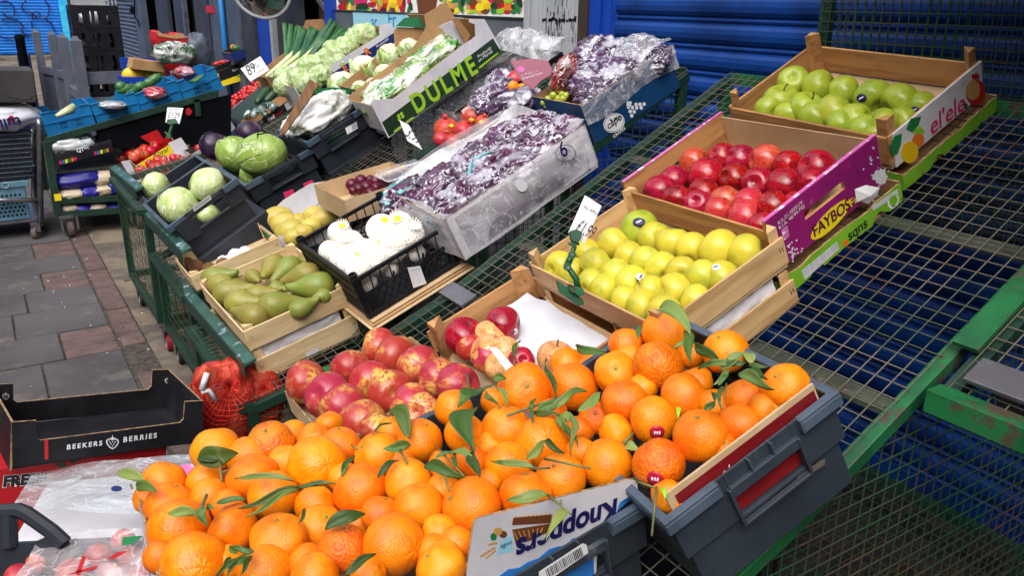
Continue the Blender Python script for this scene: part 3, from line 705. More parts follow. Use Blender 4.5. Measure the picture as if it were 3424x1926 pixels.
# shop window: printed fruit strip over a pale fascia and a steel riser
ya, yb = wy(1768), wy(1128)
e = thing('shop_window', 'shop window with a printed strip of vegetables above a grey riser', 'shop window', (XW, ya, GZ))
zb = wz(1500, 48)
obj('riser', MB().span(XW-.02, XW+.03, ya, yb, GZ, zb-.006), M['stall_riser'], e)
obj('riser_cap', MB().span(XW-.03, XW+.03, ya, yb, zb-.006, zb+.004), M['dark_panel'], e)
obj('glass', MB().span(XW, XW+.03, ya, yb, zb+.004, Z1), M['sign_poster'], e)
fa, fb = wy(1560), wy(1190); obj('pale_fascia', MB().span(XW-.024, XW-.0205, fa, fb, wz(1400, 150), zb-.008), M['pale_blue_print'], e)
hit = lambda x, y: atX(x, y, XW-.0245)
text(e, 'Fr', (1300, 88), (1325, 90), M['pot_blue'], hit, up=Vector((0, 0, 1)))
text(e, 'ar', (1243, 90), (1262, 91), M['pot_blue'], hit, up=Vector((0, 0, 1)))
hit = lambda x, y: atX(x, y, XW-.002)
cols = ['red_print', 'green_print', 'orange_print', 'yellow_print', 'dark_magenta', 'brown_print', 'dark_green_print', 'lime_print', 'tan_print', 'red_print', 'yellow_melon', 'pink_print']
x = 1140
while x < 1765:
    k = R_.randrange(len(cols)); a = R_.uniform(8, 20); tall = R_.random() < .3
    if 1370 < x < 1470: decal(e, [(1385, -60), (1470, -60), (1455, 46), (1400, 46)], M['brown_print'], hit, lift=.002); x = 1475; continue
    for j in range(3):
        yy = 40-j*22+R_.uniform(-5, 5); decal(e, ell(x+R_.uniform(-6, 6), min(yy, 45-a*(1.5 if tall else .8)), a*(.5 if tall else 1), a*(1.5 if tall else .8), R_.uniform(-.4, .4), 10), M[cols[(k+j*5) % len(cols)]], hit, lift=.0009*(1+j)+R_.uniform(0, .0006))
    x += a*1.25
for ci, cn in enumerate(cols[:9]):
    mb = MB()
    for k in range(42):
        y_, z_ = R_.uniform(ya+.06, yb-.06), R_.uniform(zb+.20, zb+.75); a = R_.uniform(.02, .06); b_ = a*R_.uniform(.6, 1.6); t0 = R_.uniform(0, 3)
        mb.prism([(XW-.0015-.0004*ci-.00001*k, y_+a*math.cos(t+t0), z_+b_*math.sin(t)) for t in [i*math.pi/5 for i in range(10)]], (-.0002, 0, 0))
    obj('fruit_print', mb, M[cn], e)
# narrow uprights and dark bays further along
def bay(name, label, cat, x0, x1, m, dx=0, zlo=GZ, zhi=Z1, y=60, **k): return single(name, MB().span(XW-.02+dx, XW+.04+max(dx, 0), wy(x1, y), wy(x0, y), zlo, zhi), M[m], label, cat, **k)
bay('window_post', 'blue post at the far end of the printed shop window', 'post', 1106, 1127, 'paint_blue', -.04, bevel=.004)
e = thing('stair_bay', 'dim brown bay with slanting pale stair strings', 'bay', (XW+.3, wy(1050), GZ))
obj('back_board', MB().span(XW+.25, XW+.3, wy(1108), wy(985), GZ, Z1), M['brown_wood'], e)
for k in range(3): obj('stair_string', MB().bar(atX(1040+k*26, -40, XW+.2), atX(1110+k*20, 60-k*12, XW+.2), .03, .05), M['zinc'], e)
bay('dark_pier', 'dark grey pier beside the stair bay', 'pier', 915, 990, 'dark_panel', .05)
e = thing('blue_door', 'blue panel door below the round mirror', 'door', (XW, wy(880), GZ))
obj('door_leaf', MB().span(XW+.02, XW+.06, wy(905), wy(852), GZ, Z1), M['paint_blue'], e)
obj('door_edge', MB().span(XW-.02, XW+.05, wy(913), wy(905), GZ, Z1), M['old_panel'], e)
bay('slim_pier', 'slim dark pier with pasted stickers beside the blue door', 'pier', 812, 850, 'dark_panel', 0)
bay('grey_pier', 'slate grey pier between the blue pipe and the sticker pier', 'pier', 770, 811, 'frame_grey', -.02)
single('drain_pipe', MB().tube([(XW-.06, wy(761), GZ), (XW-.06, wy(761), Z1)], .035, 10), M['pot_blue'], 'light blue pipe running up the shop front', 'pipe', smooth=True)
bay('slate_pier', 'slate grey pier on the far side of the blue pipe', 'pier', 715, 752, 'frame_grey', -.02)
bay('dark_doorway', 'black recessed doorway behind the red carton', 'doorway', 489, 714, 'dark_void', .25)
for k, (a, b_, t) in enumerate(((508, 545, 'first'), (562, 594, 'second'), (622, 668, 'third'))): bay('folding_door', f'{t} dark door leaf from the grey shutter in the recessed doorway', 'door', a, b_, 'dark_panel', .1+.02*k, group='folding door leaves')
bay('doorway_post', 'thin pale post standing in the dark doorway', 'post', 616, 621, 'steel', 0)
bay('red_notice', 'small red and white notice on the dark doorway side', 'notice', 702, 728, 'red_print', -.03, wz(715, 42), wz(715, 18), y=30)
bay('shutter_jamb', 'slate grey frame at the near side of the ribbed grey shutter', 'frame', 464, 488, 'frame_grey', -.05, bevel=.004)
shutter('ribbed_shutter', 'slate grey ribbed roller shutter behind the black crate stack', wy(464), wy(352), GZ, Z1, 'shutter_grey', pitch=.075, depth=.03)
e = thing('wall_bracket', 'black iron hook bracket hanging on the slate shutter', 'bracket', atX(448, 40, XW-.1))
obj('iron_rod', MB().tube([atX(450, -20, XW-.1), atX(450, 55, XW-.1), atX(462, 68, XW-.1), atX(466, 88, XW-.1)], .012, 6), M['dark_void'], e); obj('finial', MB().lathe([(.01, 0), (.06, .02), (.04, .1), (.01, .14)], 10, M=Matrix.Translation(atX(445, 44, XW-.1))), M['dark_void'], e)
# far end of the street
single('far_shopfront', MB().span(-8, 4.2, 28.2, 28.6, GZ, 9), M['brick'], 'brick shop building closing the far end of the pavement', 'building')
single('cyan_pillar', MB().span(atY(203, 60, 28).x, atY(232, 60, 28).x, 27.9, 28.19, GZ, 5), M['cyan_wall'], 'light cyan painted pillar with yellowed edge', 'pillar')
sh2 = shutter('graffiti_shutter', 'bright blue roller shutter sprayed with dark looping graffiti', -6, atY(202, 60, 28).x, GZ+.12, 5, 'shutter_cyan', pitch=.085, X=28.1, depth=.02, alongx=True)
for pts in ([(-8, 8), (22, 3), (42, 18), (48, 40), (38, 55), (20, 52), (12, 40), (0, 38)], [(5, 66), (30, 62), (62, 70), (76, 86), (72, 104), (96, 120)], [(88, 0), (74, 16), (80, 36), (104, 40), (126, 58), (134, 46), (120, 38), (108, 48), (112, 66)], [(150, 0), (164, 22), (160, 50), (150, 60), (172, 78), (182, 104)], [(0, 120), (30, 128), (60, 118), (96, 118), (110, 112)], [(104, 68), (108, 92)]):
    P = [atY(x, y, 28.0) for x, y in pts]; Q = []
    for i in range(len(P)-1):
        a, b_, c_, d_ = P[max(0, i-1)], P[i], P[i+1], P[min(len(P)-1, i+2)]
        for t in (0, .25, .5, .75): Q.append(.5*((2*b_)+(c_-a)*t+(2*a-5*b_+4*c_-d_)*t*t+(3*b_-a-3*c_+d_)*t**3))
    obj('graffiti_line', MB().tube(Q+[P[-1]], .022, 5), M['knop_navy'], sh2)
struct('far_kerb', MB().span(-8, 3, 27.2, 28, GZ-.01, GZ+.1), M['concrete'])
# building over the shops (out of the frame): it keeps the sky off the shop side as in the street
single('terrace_wall', MB().span(XW+.06, XW+.5, -6, 24, Z1, 9), M['brick'], 'brick upper wall of the shops above the shutters', 'wall')
single('shade_canopy', MB().prism([(XW+.05, -4, 2.40), (XW+.05, -4, 2.45), (XW-1.22, -4, 2.26), (XW-1.22, -4, 2.21)], (0, 5.35, 0)), M['navy'], 'added unseen dark blue canopy that shades the near blue shutter', 'light_shield')  # added out of view to darken the shutter behind the mesh
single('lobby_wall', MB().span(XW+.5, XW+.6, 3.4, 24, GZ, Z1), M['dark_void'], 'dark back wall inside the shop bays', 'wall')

single('opposite_terrace', MB().span(-9.5, -9, -14, 26, GZ, 9), M['brick'], 'brick terrace across the street, out of the picture', 'building')
single('light_blocker', MB().prism([(.95, -3.2, GZ), (2.7, -3.2, GZ), (2.7, -3.2, 1.95), (1.3, -3.2, 1.75), (.95, -3.2, 1.2)], (0, 2.5, 0)), M['navy'], 'added navy block beside the viewer, out of the picture, keeping light off the shutter', 'stall', bevel=.05)  # added unseen block that cuts light reaching the shutter under the carts
single('corner_building', MB().span(-9, 3.2, -9, -8.6, GZ, 7), M['brick'], 'brick corner building behind the viewer, out of the picture', 'building')
# ------------------------------------------------------------------ market carts
def wire_grid(mb, fn, L, Wd, step, r, n1=None):
    """flat wire mesh: fn(a,b)->point for a in 0..L, b in 0..Wd"""
    a = 0
    k = max(1, int(L/step))
    j = lambda: WN*R_.gauss(0, .0022)
    for i in range(k+1): a_, b_ = L*i/k, L*i/k+R_.gauss(0, .0016); mb.bar(fn(a_, 0)+j(), fn(b_, Wd)+j(), r, r, up=WN)
    k = max(1, int(Wd/step))
    for i in range(k+1): a_, b_ = Wd*i/k, Wd*i/k+R_.gauss(0, .0016); mb.bar(fn(0, a_)+WN*r*.9+j(), fn(L, b_)+WN*r*.9+j(), r, r, up=WN)
def caster(par, x, y, m='red_rubber', turn=.5):
    c = obj('caster', MB().span(x-.03, x+.03, y-.04, y+.04, GZ+.122, GZ+.13).prism([(x-.024, y-.035, GZ+.121), (x-.024, y+.035, GZ+.121), (x-.024, y+.02, GZ+.05), (x-.024, y-.01, GZ+.05)], (.003, 0, 0)).prism([(x+.021, y-.035, GZ+.121), (x+.021, y+.035, GZ+.121), (x+.021, y+.02, GZ+.05), (x+.021, y-.01, GZ+.05)], (.003, 0, 0)), M['steel'], par)
    Mx = Matrix.Translation((x, y+.005, GZ+.05)) @ Matrix.Rotation(math.pi/2, 4, 'Y')
    obj('tyre', MB().lathe([(.036, -.016), (.05, -.013), (.05, .013), (.036, .016)], 24, M=Mx), M[m], c, smooth=False)
    obj('hub', MB().lathe([(.001, -.017), (.034, -.0165), (.034, .0165), (.001, .017)], 20, M=Mx), M['old_panel'], c)
def cart(label, Y0, Y1, prof,  m='dark_green_paint', mm='wire', step=.037, r=.0023, legx=None, zb=.04, front_mesh=True, near_mesh=True, brace=(), wheels=True, far_mesh=False, rail=(.05, .03), legs=True):
    """prof: (x,z) points of the sloping top from the pavement side up to the shops"""
    global WN
    x0, z0 = prof[0]; x1, z1 = prof[-1]; e = thing('market_cart', label, 'cart', (x0, Y0, GZ), 'wheeled wire-mesh market carts')
    obj('front_rail', MB().bar((x0, Y0, z0-.012), (x0, Y1, z0-.012), rail[0], rail[1]), M[m], e, bevel=.002)
    for Y in (Y0+.018, Y1-.018):
        mb = MB()
        for a, b_ in zip(prof, prof[1:]): mb.bar((a[0], Y, a[1]-.03), (b_[0], Y, b_[1]-.03), .034, .034)
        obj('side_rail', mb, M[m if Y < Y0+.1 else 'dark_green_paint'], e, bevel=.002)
    obj('back_rail', MB().bar((x1, Y0+.036, z1-.02), (x1, Y1-.036, z1-.02), .03, .04), M[m], e)
    lx = legx or x0+.02
    zf = z0-.03
    for X, zt in ((lx, zf), (x1-.02, z1-.05)):
        for Y in ((Y0+.02, Y1-.02) if legs or X > 2 else ()): obj('leg', MB().span(X-.018, X+.018, Y-.018, Y+.018, zb+.018, zt), M[m], e, bevel=.002)
    mb = MB()
    for Y in (Y0+.02, Y1-.02): mb.bar((lx-.018, Y, zb), (x1, Y, zb), .034, .034)
    for X in (lx, x1-.02): mb.bar((X, Y0+.038, zb), (X, Y1-.038, zb), .034, .034)
    if legs: obj('bottom_frame', mb, M['dark_green_paint'], e, bevel=.002)
    for bx, bz in brace: obj('cross_beam', MB().bar((bx, Y0+.036, bz-.035), (bx, Y1-.036, bz-.035), .05, .02), M['grey_green_metal'], e, bevel=.002)
    mb = MB()
    for a, b_ in zip(prof, prof[1:]):
        A = Vector((a[0], Y0+.02, a[1])); D = Vector((b_[0]-a[0], 0, b_[1]-a[1])); L = D.length; D.normalize(); WN = Vector((-D.z, 0, D.x))
        wire_grid(mb, lambda s, t: A+D*s+Vector((0, t, 0)), L, Y1-Y0-.04, step, r)
    obj('display_mesh', mb, M[mm], e)
    if front_mesh:
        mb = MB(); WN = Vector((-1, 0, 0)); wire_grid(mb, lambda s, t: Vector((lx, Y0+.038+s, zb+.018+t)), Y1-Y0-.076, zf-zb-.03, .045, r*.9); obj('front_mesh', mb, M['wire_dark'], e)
    for on, Y in ((near_mesh, Y0+.012), (far_mesh, Y1-.012)):
        if on:
            mb = MB(); WN = Vector((0, -1, 0)); X = lx; kk = int((x1-lx)/.039)
            zt = lambda X: next((a[1]+(b_[1]-a[1])*(X-a[0])/(b_[0]-a[0]) for a, b_ in zip(prof, prof[1:]) if X <= b_[0]+1e-6), z1)-.045
            for i in range(kk+1): X = lx+(x1-lx)*i/kk; mb.bar((X, Y, zb), (X, Y, zt(X)), r*1.05, r*1.05, up=WN)
            z = zb
            while z < z1-.05:
                # start where the sloping rail passes above this height
                xs = lx
                for a, b_ in zip(prof, prof[1:]):
                    if a[1]-.045 <= z <= b_[1]-.045: xs = max(lx, a[0]+(z+.045-a[1])*(b_[0]-a[0])/(b_[1]-a[1]))
                mb.bar((xs, Y-.002, z), (x1, Y-.002, z), r*1.05, r*1.05, up=WN); z += .039
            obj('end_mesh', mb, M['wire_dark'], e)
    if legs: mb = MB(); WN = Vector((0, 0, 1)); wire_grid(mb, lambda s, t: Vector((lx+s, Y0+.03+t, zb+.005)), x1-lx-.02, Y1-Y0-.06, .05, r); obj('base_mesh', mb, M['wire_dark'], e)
    if wheels:
        for X in (lx+.03, x1-.06):
            for Y in (Y0+.06, Y1-.06): caster(e, X, Y, 'red_rubber' if Y < Y0+.1 and X < 1 else 'rubber')
    return e
zb_ = lambda x: .304+.537*(x-.5)
PA = [(.80, .50), (1.2, .672), (2.46, zb_(2.46)-.005)]
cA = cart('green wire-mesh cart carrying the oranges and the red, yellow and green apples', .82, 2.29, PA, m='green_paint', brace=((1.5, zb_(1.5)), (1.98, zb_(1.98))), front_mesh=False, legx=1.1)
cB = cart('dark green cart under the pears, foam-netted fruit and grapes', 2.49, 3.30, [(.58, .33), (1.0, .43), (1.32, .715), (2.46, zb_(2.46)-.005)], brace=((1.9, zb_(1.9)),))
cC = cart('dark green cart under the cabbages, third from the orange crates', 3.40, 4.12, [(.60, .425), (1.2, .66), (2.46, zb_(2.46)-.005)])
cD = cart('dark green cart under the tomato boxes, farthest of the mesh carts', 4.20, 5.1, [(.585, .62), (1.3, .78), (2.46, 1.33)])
# pavement-side capping strips seen on the two nearer carts
for e, p, q, X in ((cB, (576, 932), (824, 1213), .597), (cC, (478, 700), (613, 837), .60), (cD, (370, 557), (458, 629), .60)):
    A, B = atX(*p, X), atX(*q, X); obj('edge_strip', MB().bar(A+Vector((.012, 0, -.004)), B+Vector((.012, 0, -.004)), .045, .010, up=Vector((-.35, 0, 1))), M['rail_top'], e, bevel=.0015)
    obj('edge_lip', MB().bar(A+Vector((-.008, 0, -.028)), B+Vector((-.008, 0, -.028)), .004, .05), M['dark_green_paint'], e)
# nearer cart on the right whose bed starts higher up
PE = [(1.53, .865), (2.46, zb_(2.46)+.01)]
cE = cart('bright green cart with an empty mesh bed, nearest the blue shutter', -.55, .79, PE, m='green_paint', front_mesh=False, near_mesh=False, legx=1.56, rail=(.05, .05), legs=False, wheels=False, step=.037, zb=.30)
mb = MB(); A, B = Vector((1.64, .80, .935)), Vector((2.4, .80, 1.345)); mb.bar(A, B, .055, .012, up=Vector((-.47, 0, .88))); obj('flat_strip', mb, M['green_paint'], cE, bevel=.001)
def bracket(par, P, s=1):
    mb = MB().box((0, 0, 0), (.07*s, .17*s, .012)); mb.prism([(-.03*s, -.02*s, -.006), (.03*s, -.02*s, -.006), (.012*s, -.02*s, -.075*s), (-.012*s, -.02*s, -.075*s)], (0, .05*s, 0))
    Mx = Matrix.Translation(P) @ Matrix.Rotation(-.45, 4, 'Y'); mb.v = [Mx @ v for v in mb.v]; return obj('push_handle', mb, M['zinc'], par, bevel=.002)
P = onP(3400, 1290, Vector((1.6, .7, .93)), Vector((-.47, 0, .88))); bracket(cE, P, 1.0)
P = onP(1530, 985, Vector((1.26, 2.3, .715)), Vector((-.47, 0, .88))); bracket(cB, P, .9)
# upright mesh panels behind the green apples
e = thing('mesh_screen', 'tall dark green wire screen standing against the blue shutter', 'screen', (2.52, 1.9, 1.3))
Yp = atX(2756, 100, 2.52).y
obj('screen_post', MB().span(2.505, 2.545, Yp-.018, Yp+.018, .6, 2.2), M['dark_green_paint'], e, bevel=.002)
for X in (2.50, 2.60):
    mb = MB(); WN = Vector((-1, 0, 0)); wire_grid(mb, lambda s, t: Vector((X, Yp-s, .9+t)), Yp+.6, 1.3, .032, .0030); obj('wire_panel', mb, M['wire_dark'], e)
# ------------------------------------------------------------------ fruit meshes
def pear_prof():
    c = [(.02,-1.0),(.45,-.93),(.78,-.66),(.97,-.2),(1.0,.15),(.9,.6),(.7,1.02),(.5,1.4),(.37,1.75),(.28,2.02),(.17,2.16),(.02,2.2)]
    out = []
    for i in range(len(c)-1):
        a, b_, p, q = c[max(0,i-1)], c[i], c[i+1], c[min(len(c)-1,i+2)]
        for t in (0, .5): out.append(tuple(max(.008 if j == 0 else -9, .5*((2*b_[j])+(p[j]-a[j])*t+(2*a[j]-5*b_[j]+4*p[j]-q[j])*t*t+(3*b_[j]-a[j]-3*p[j]+q[j])*t**3)) for j in (0, 1)))
    return out+[c[-1]]
def pear_mesh(mname, bend): return lathe_mesh('pear_skin', pear_prof(), M[mname], 22, lambda p, a: Vector((p.x*(1+.04*noise.noise(p*1.3))+bend*max(0, p.z)**2*.16, p.y, p.z)))
AP = {k: apple_mesh(k, t) for k, t in (('green_apple', .97), ('yellow_apple', 1.03), ('red_apple', 1.06), ('blush_apple', 1.06), ('gala', .97), ('gala_pale', .97))}
OR = [ball_mesh('orange_skin', 'orange', .07, 1.3, dimple=.06, squash=.93), ball_mesh('orange_skin', 'orange', .10, 1.5, dimple=.1, squash=.88), ball_mesh('orange_skin', 'rough_orange', .05, 1.6, dimple=.08, squash=.92, wr=.012), ball_mesh('orange_skin', 'gold_orange', .07, 1.2, dimple=.05, squash=.96, neck=.07), ball_mesh('orange_skin', 'orange', .05, 1.1, dimple=.07, squash=.92, neck=.10)]
ME_CAL = mesh('stalk_button', MB().lathe([(.005, -.01), (.06, -.005), (.075, .02), (.04, .045), (.005, .05)], 8), M['leaf_pale'], True)

def fill(c, rows, zc, me, kind, where, cat, group, stems=None, alt=None, axis=None, slack=.80, z_of=None, stemz=.6, order=None, rmax=None, lim=.05, clamp=True, sz=1.14):
    """rows: back to front, each a list of (px,py,rpx); fruit centres lie on the plane z=zc of crate c"""
    pile = Pile(); out = []
    for ri, row in enumerate(rows):
        for ci, q in enumerate(row):
            px, py, rp = q[:3]; extra = q[3] if len(q) > 3 else {}
            P = c.hit(px, py, extra.get('z', zc)); r = sz*rp*depth(P)/FPX/math.sqrt(1+((px-1712)**2+(py-963)**2)/FPX**2)**.5
            if rmax: r = min(r, rmax)
            if clamp: q_ = c.M.inverted() @ P; q_.x = min(max(q_.x, .009+r*.92), c.u-.009-r*.92); q_.y = min(max(q_.y, .009+r*.92), c.v-.009-r*.92); P = c.M @ q_
            P = pile.place(P, r, slack, lim)
            m_ = AP.get(extra.get('m')) if extra.get('m') in AP else me
            lab = extra.get('label') or f"{extra.get('look', kind)}, {ORD[ci]} from left, {ORD[ri]} row, {where}"
            ax = extra.get('ax')
            rot = axis_rot(ax, R_.uniform(0, 6)) if ax is not None else (axis(R_) if axis else None)
            nm = cat.replace(' ', '_')
            st = ME_STEM if extra.get('stem') or (stems and R_.random() < stems) else None
            o = put(m_, nm, lab, cat, P, r, rot, group, st, stemz); out.append((o, P, r, rp))
            if 'sticker' in extra:
                sx, sy, sc_ = extra['sticker']; d = ray(sx, sy).normalized(); oc = CAM-P; b_ = oc.dot(d); k = b_*b_-(oc.dot(oc)-(r*.985)**2)
                if k > 0:
                    H = CAM+d*(-b_-math.sqrt(k)); n = (H-P).normalized(); Q = Matrix.Translation(H) @ n.to_track_quat('Z', 'Y').to_matrix().to_4x4(); W = o.matrix_basis.inverted()
                    mb = MB().lathe([(.0001, .0012), (r*.17, .0009), (r*.24, -.0003), (r*.26, -.0012)], 18, M=Q, fn=lambda p, a: Vector((p.x*1.15, p.y*.85, p.z)))
                    me2 = mesh('sticker', mb, M[sc_], True, W); s = bpy.data.objects.new('sticker', me2); COL.objects.link(s); s.parent = o
                    mb = MB().lathe([(.0001, .0018), (r*.09, .0017), (r*.1, .001)], 12, M=Q @ Matrix.Rotation(.6, 4, 'Z'), fn=lambda p, a: Vector((p.x*1.7, p.y*.45, p.z)))
                    me3 = mesh('sticker_print', mb, M['white_ink'] if sc_ != 'paper' else M['ink'], True, W); s2 = bpy.data.objects.new('sticker_print', me3); COL.objects.link(s2); s2.parent = s; s2.matrix_parent_inverse = Matrix.Identity(4)
    return out
def cv(k, ox, oy, pts): return [(ox+q[0]/k, oy+q[1]/k, q[2]/k)+tuple(q[3:]) for q in pts]
side = lambda r: Matrix.Rotation(r.uniform(0, 6.28), 3, 'Z') @ Matrix.Rotation(r.uniform(1.0, 2.1), 3, 'X') @ Matrix.Rotation(r.uniform(0, 6), 3, 'Z')

# ------------------------------------------------------------------ 1 green apples
gA = fitted('wooden_crate', 'low wooden crate of green apples with a white printed end board', 'crate', [[1.981, 1.8267, 1.2995], [1.9853, 1.2693, 1.2789], [2.3435, 1.8227, 1.4835]], .105, 'wooden fruit crates')
wood_crate(gA, 'dark_wood', slats=((0, .095),), posts=.045, th=.008)
u, v = gA.u, gA.v
gA.part('printed_board', MB().span(u+.0005, u+.006, .01, v-.005, -.10, .004), M['white_card'], bevel=.001)
hit = lambda x, y: gA.near(x, y, u+.0065); U = gA.n
e_ = gA.e
text(e_, "el'ele", (3112, 452), (3225, 362), M['pink_print'], hit, up=U, name='lettering', hs=1.0, thick=.012)
for pl, mm in (([(2985, 520), (2975, 490), (2990, 455), (3015, 445), (3012, 480), (3000, 515)], 'green_print'), ([(3030, 430), (3045, 395), (3080, 388), (3070, 420), (3050, 440)], 'green_print'), ([(3050, 440), (3075, 420), (3093, 440), (3070, 450)], 'lime_print')): decal(e_, pl, M[mm], hit)
decal(e_, ell(3041, 508, 29, 37, .1), M['yellow_melon'], hit, name='fruit_print'); decal(e_, ell(3070, 468, 20, 24, .3), M['orange_print'], hit, name='fruit_print', lift=.0006)
decal(e_, ell(3262, 308, 32, 43, .1), M['red_print'], hit, name='fruit_print'); decal(e_, ell(3252, 300, 24, 34, .1), M['tan_print'], hit, name='fruit_print', lift=.0012)
decal(e_, [(3218, 335), (3235, 348), (3232, 368), (3222, 355)], M['dark_green_print'], hit); decal(e_, [(3248, 255), (3252, 244), (3258, 250), (3264, 238), (3268, 250), (3274, 242), (3273, 262), (3252, 264)], M['red_print'], hit)
text(e_, '-- ----', (3195, 303), (3235, 275), M['tan_print'], hit, up=U); text(e_, '-- ---- --- ------', (3132, 455), (3215, 392), M['frame_grey'], hit, up=U, hs=.7)
gB = fitted('green_carton', 'torn lime green carton base under the green apple crate', 'carton', [gA.P(-.02, .0, -.112), gA.P(gA.u+.03, .0, -.112), gA.P(-.02, gA.v+.02, -.112)], .05, 'lime green carton bases')
def torn(L, H, n=26, cut=((.3, .05),)):
    p = [(0, -H), (L, -H)] if False else []
    top = []
    for i in range(n+1):
        t = i/n; z = -.002-.012*abs(noise.noise(Vector((t*9, L*7, H*90)))) ; top.append((L*(1-t), z))
    bot = []
    for i in range(n+1):
        t = i/n; z = -H-.0+.007*noise.noise(Vector((t*11, L*3, 5)))
        for c_, w_ in cut:
            if abs(t-c_) < w_: z += .022*math.sqrt(max(0, 1-((t-c_)/w_)**2))
        bot.append((L*t, z))
    return bot+top
carton(gB, 'lime', near=torn(gB.v, .05, cut=((.35, .05),)), floor='card')
hit = lambda x, y: gB.near(x, y)
text(gB.e, 'sqns', (3182, 532), (3238, 487), M['dark_green_print'], hit, up=gB.n, thick=.02)
rows = [cv(1.8115, 2400, 0, r) for r in (
 [(460,500,93),(610,530,102,{'ax':(.3,-.8,.3)}),(755,560,100),(935,588,106,{'sticker':(2880,327,'knop_navy'),'look':'large green blue-stickered apple'}),(1108,615,112),(1268,650,88,{'sticker':(3058,366,'knop_navy')})],
 [(385,612,102,{'ax':(-.2,-.3,1),'stem':1}),(535,662,106,{'ax':(0,-.45,.9),'stem':1}),(705,690,114),(840,730,102),(995,762,100),(1140,742,88)],
 [(215,750,95),(340,775,92,{'ax':(.1,.3,.9)}),(490,795,106),(645,838,94),(800,862,95),(905,872,72)])]
fill(gA, rows, -.035, AP['green_apple'], 'green apple', 'the white-ended crate', 'apple', 'green apples', axis=side, stems=.25)
# ------------------------------------------------------------------ 2 red apples
rA = fitted('wooden_crate', 'wooden crate of dark red apples with a magenta printed end board', 'crate', [[1.5585, 1.8213, 1.1018], [1.5394, 1.2695, 1.108], [1.9322, 1.8104, 1.2855]], .15, 'wooden fruit crates')
u, v = rA.u, rA.v; t = .009
for nm, x0 in (('far_board', 0), ('near_board', u-t)):
    sl_ = (.30*v, .66*v); mb = MB(); z1, z0, H = -.05, -.075, .15
    mb.span(x0, x0+t, 0, sl_[0], -H, 0).span(x0, x0+t, sl_[1], v, -H, 0).span(x0, x0+t, *sl_, z1, 0).span(x0, x0+t, *sl_, -H, z0); rA.part(nm, mb, M['dark_wood_y'])
    rA.part('top_edge', MB().span(x0-.001, x0+t+.001, 0, v, .0003, .002), M['pink_edge'])
rA.part('magenta_print', MB().span(u+.0003, u+.0015, .002, sl_[0], -.149, -.001).span(u+.0003, u+.0015, sl_[1], v-.002, -.149, -.001).span(u+.0003, u+.0015, *sl_, z1, -.001).span(u+.0003, u+.0015, *sl_, -.149, z0), M['magenta'])
rA.part('end_board', MB().span(t, u-t, 0, .007, -.10, -.03), M['dark_wood'], bevel=.001); rA.part('end_board', MB().span(t, u-t, v-.007, v, -.10, -.03), M['dark_wood'], bevel=.001)
rA.part('crate_floor', MB().span(t, u-t, .007, v-.007, -.15, -.144), M['card_pale'])
rA.part('paper_lining', MB().span(t+.002, u-t-.002, v-.012, v-.009, -.12, -.01), M['card_pale'])
hit = lambda x, y: rA.near(x, y, u+.0017); U = rA.n
decal(rA.e, ell(2778, 733, 92, 26, -.80, 30), M['yellow_print'], hit, name='logo_oval', lift=.0006)
text(rA.e, 'FAYBOS', (2722, 792), (2842, 694), M['dark_magenta'], hit, up=U, thick=.02, hs=1.15, lift=.0016)
text(rA.e, 'Fr', (2845, 693), (2868, 672), M['yellow_print'], hit, up=U, thick=.01, lift=.0016)
text(rA.e, 'R.S.:21.10351/V', (2603, 752), (2684, 678), M['white_ink'], hit, up=U, lift=.001); text(rA.e, 'R.I.A. 46/44.742', (2606, 768), (2690, 692), M['white_ink'], hit, up=U, lift=.001)
for k in range(26): x, y = R_.gauss(2653, 16), R_.gauss(838, 18); decal(rA.e, ell(x, y, 3, 3.4, 0, 5), M['white_ink'], hit, name='star_print', lift=.0006)
decal(rA.e, [(2612, 770), (2632, 752), (2640, 790), (2622, 806)], M['pink_edge'], hit, lift=.0004)
mb = MB()
decal(rA.e, [(2942+26*math.cos(a)*R_.uniform(.6, 1.1), 590+30*math.sin(a)*R_.uniform(.6, 1.1)) for a in [k*.35 for k in range(18)]], M['white_card'], hit, name='scuffed_patch', lift=.0005)
for k in range(40): x, y = R_.gauss(2944, 26), R_.gauss(575, 38); s = R_.uniform(1, 4); decal(rA.e, ell(x, y, s, s*1.4, R_.uniform(0, 3), 5), M['white_card'], hit, name='scuff', lift=.0004) if x < 2978 and k < 26 else None
hp = lambda x, y: rA.near(x, y, u+.004)
A = [hp(*q) for q in ((2858, 632), (2895, 618), (2942, 627), (2932, 655), (2905, 682), (2880, 674), (2864, 676))]; cc = sum(A, Vector())/7 + rA.eu*.012
obj('paper_scrap', MB().add(A+[cc], [(i, (i+1) % 7, 7) for i in range(7)]), M['paper'], rA.e)
rB = fitted('green_carton', 'torn lime green carton base under the magenta-ended crate', 'carton', [rA.P(-.02, -.03, -.157), rA.P(rA.u+.02, -.03, -.157), rA.P(-.02, rA.v+.035, -.157)], .06, 'lime green carton bases')
carton(rB, 'lime', near=torn(rB.v, .06, cut=((.3, .045), (.8, .05))), floor='card')
hit = lambda x, y: rB.near(x, y)
text(rB.e, 'sqns', (2838, 805), (2900, 755), M['dark_green_print'], hit, up=rB.n, thick=.02)
decal(rB.e, ell(2827, 812, 9, 12, .2), M['orange_print'], hit); decal(rB.e, ell(2986, 672, 18, 26, .3), M['white_ink'], hit, name='round_seal'); decal(rB.e, ell(2986, 670, 13, 19, .3), M['lime'], hit, name='round_seal', lift=.0012)
decal(rB.e, [(2680, 905), (2798, 808), (2806, 832), (2690, 935)], M['white_card'], hit); decal(rB.e, [(2912, 692), (3000, 632), (3004, 648), (2920, 704)], M['white_card'], hit)
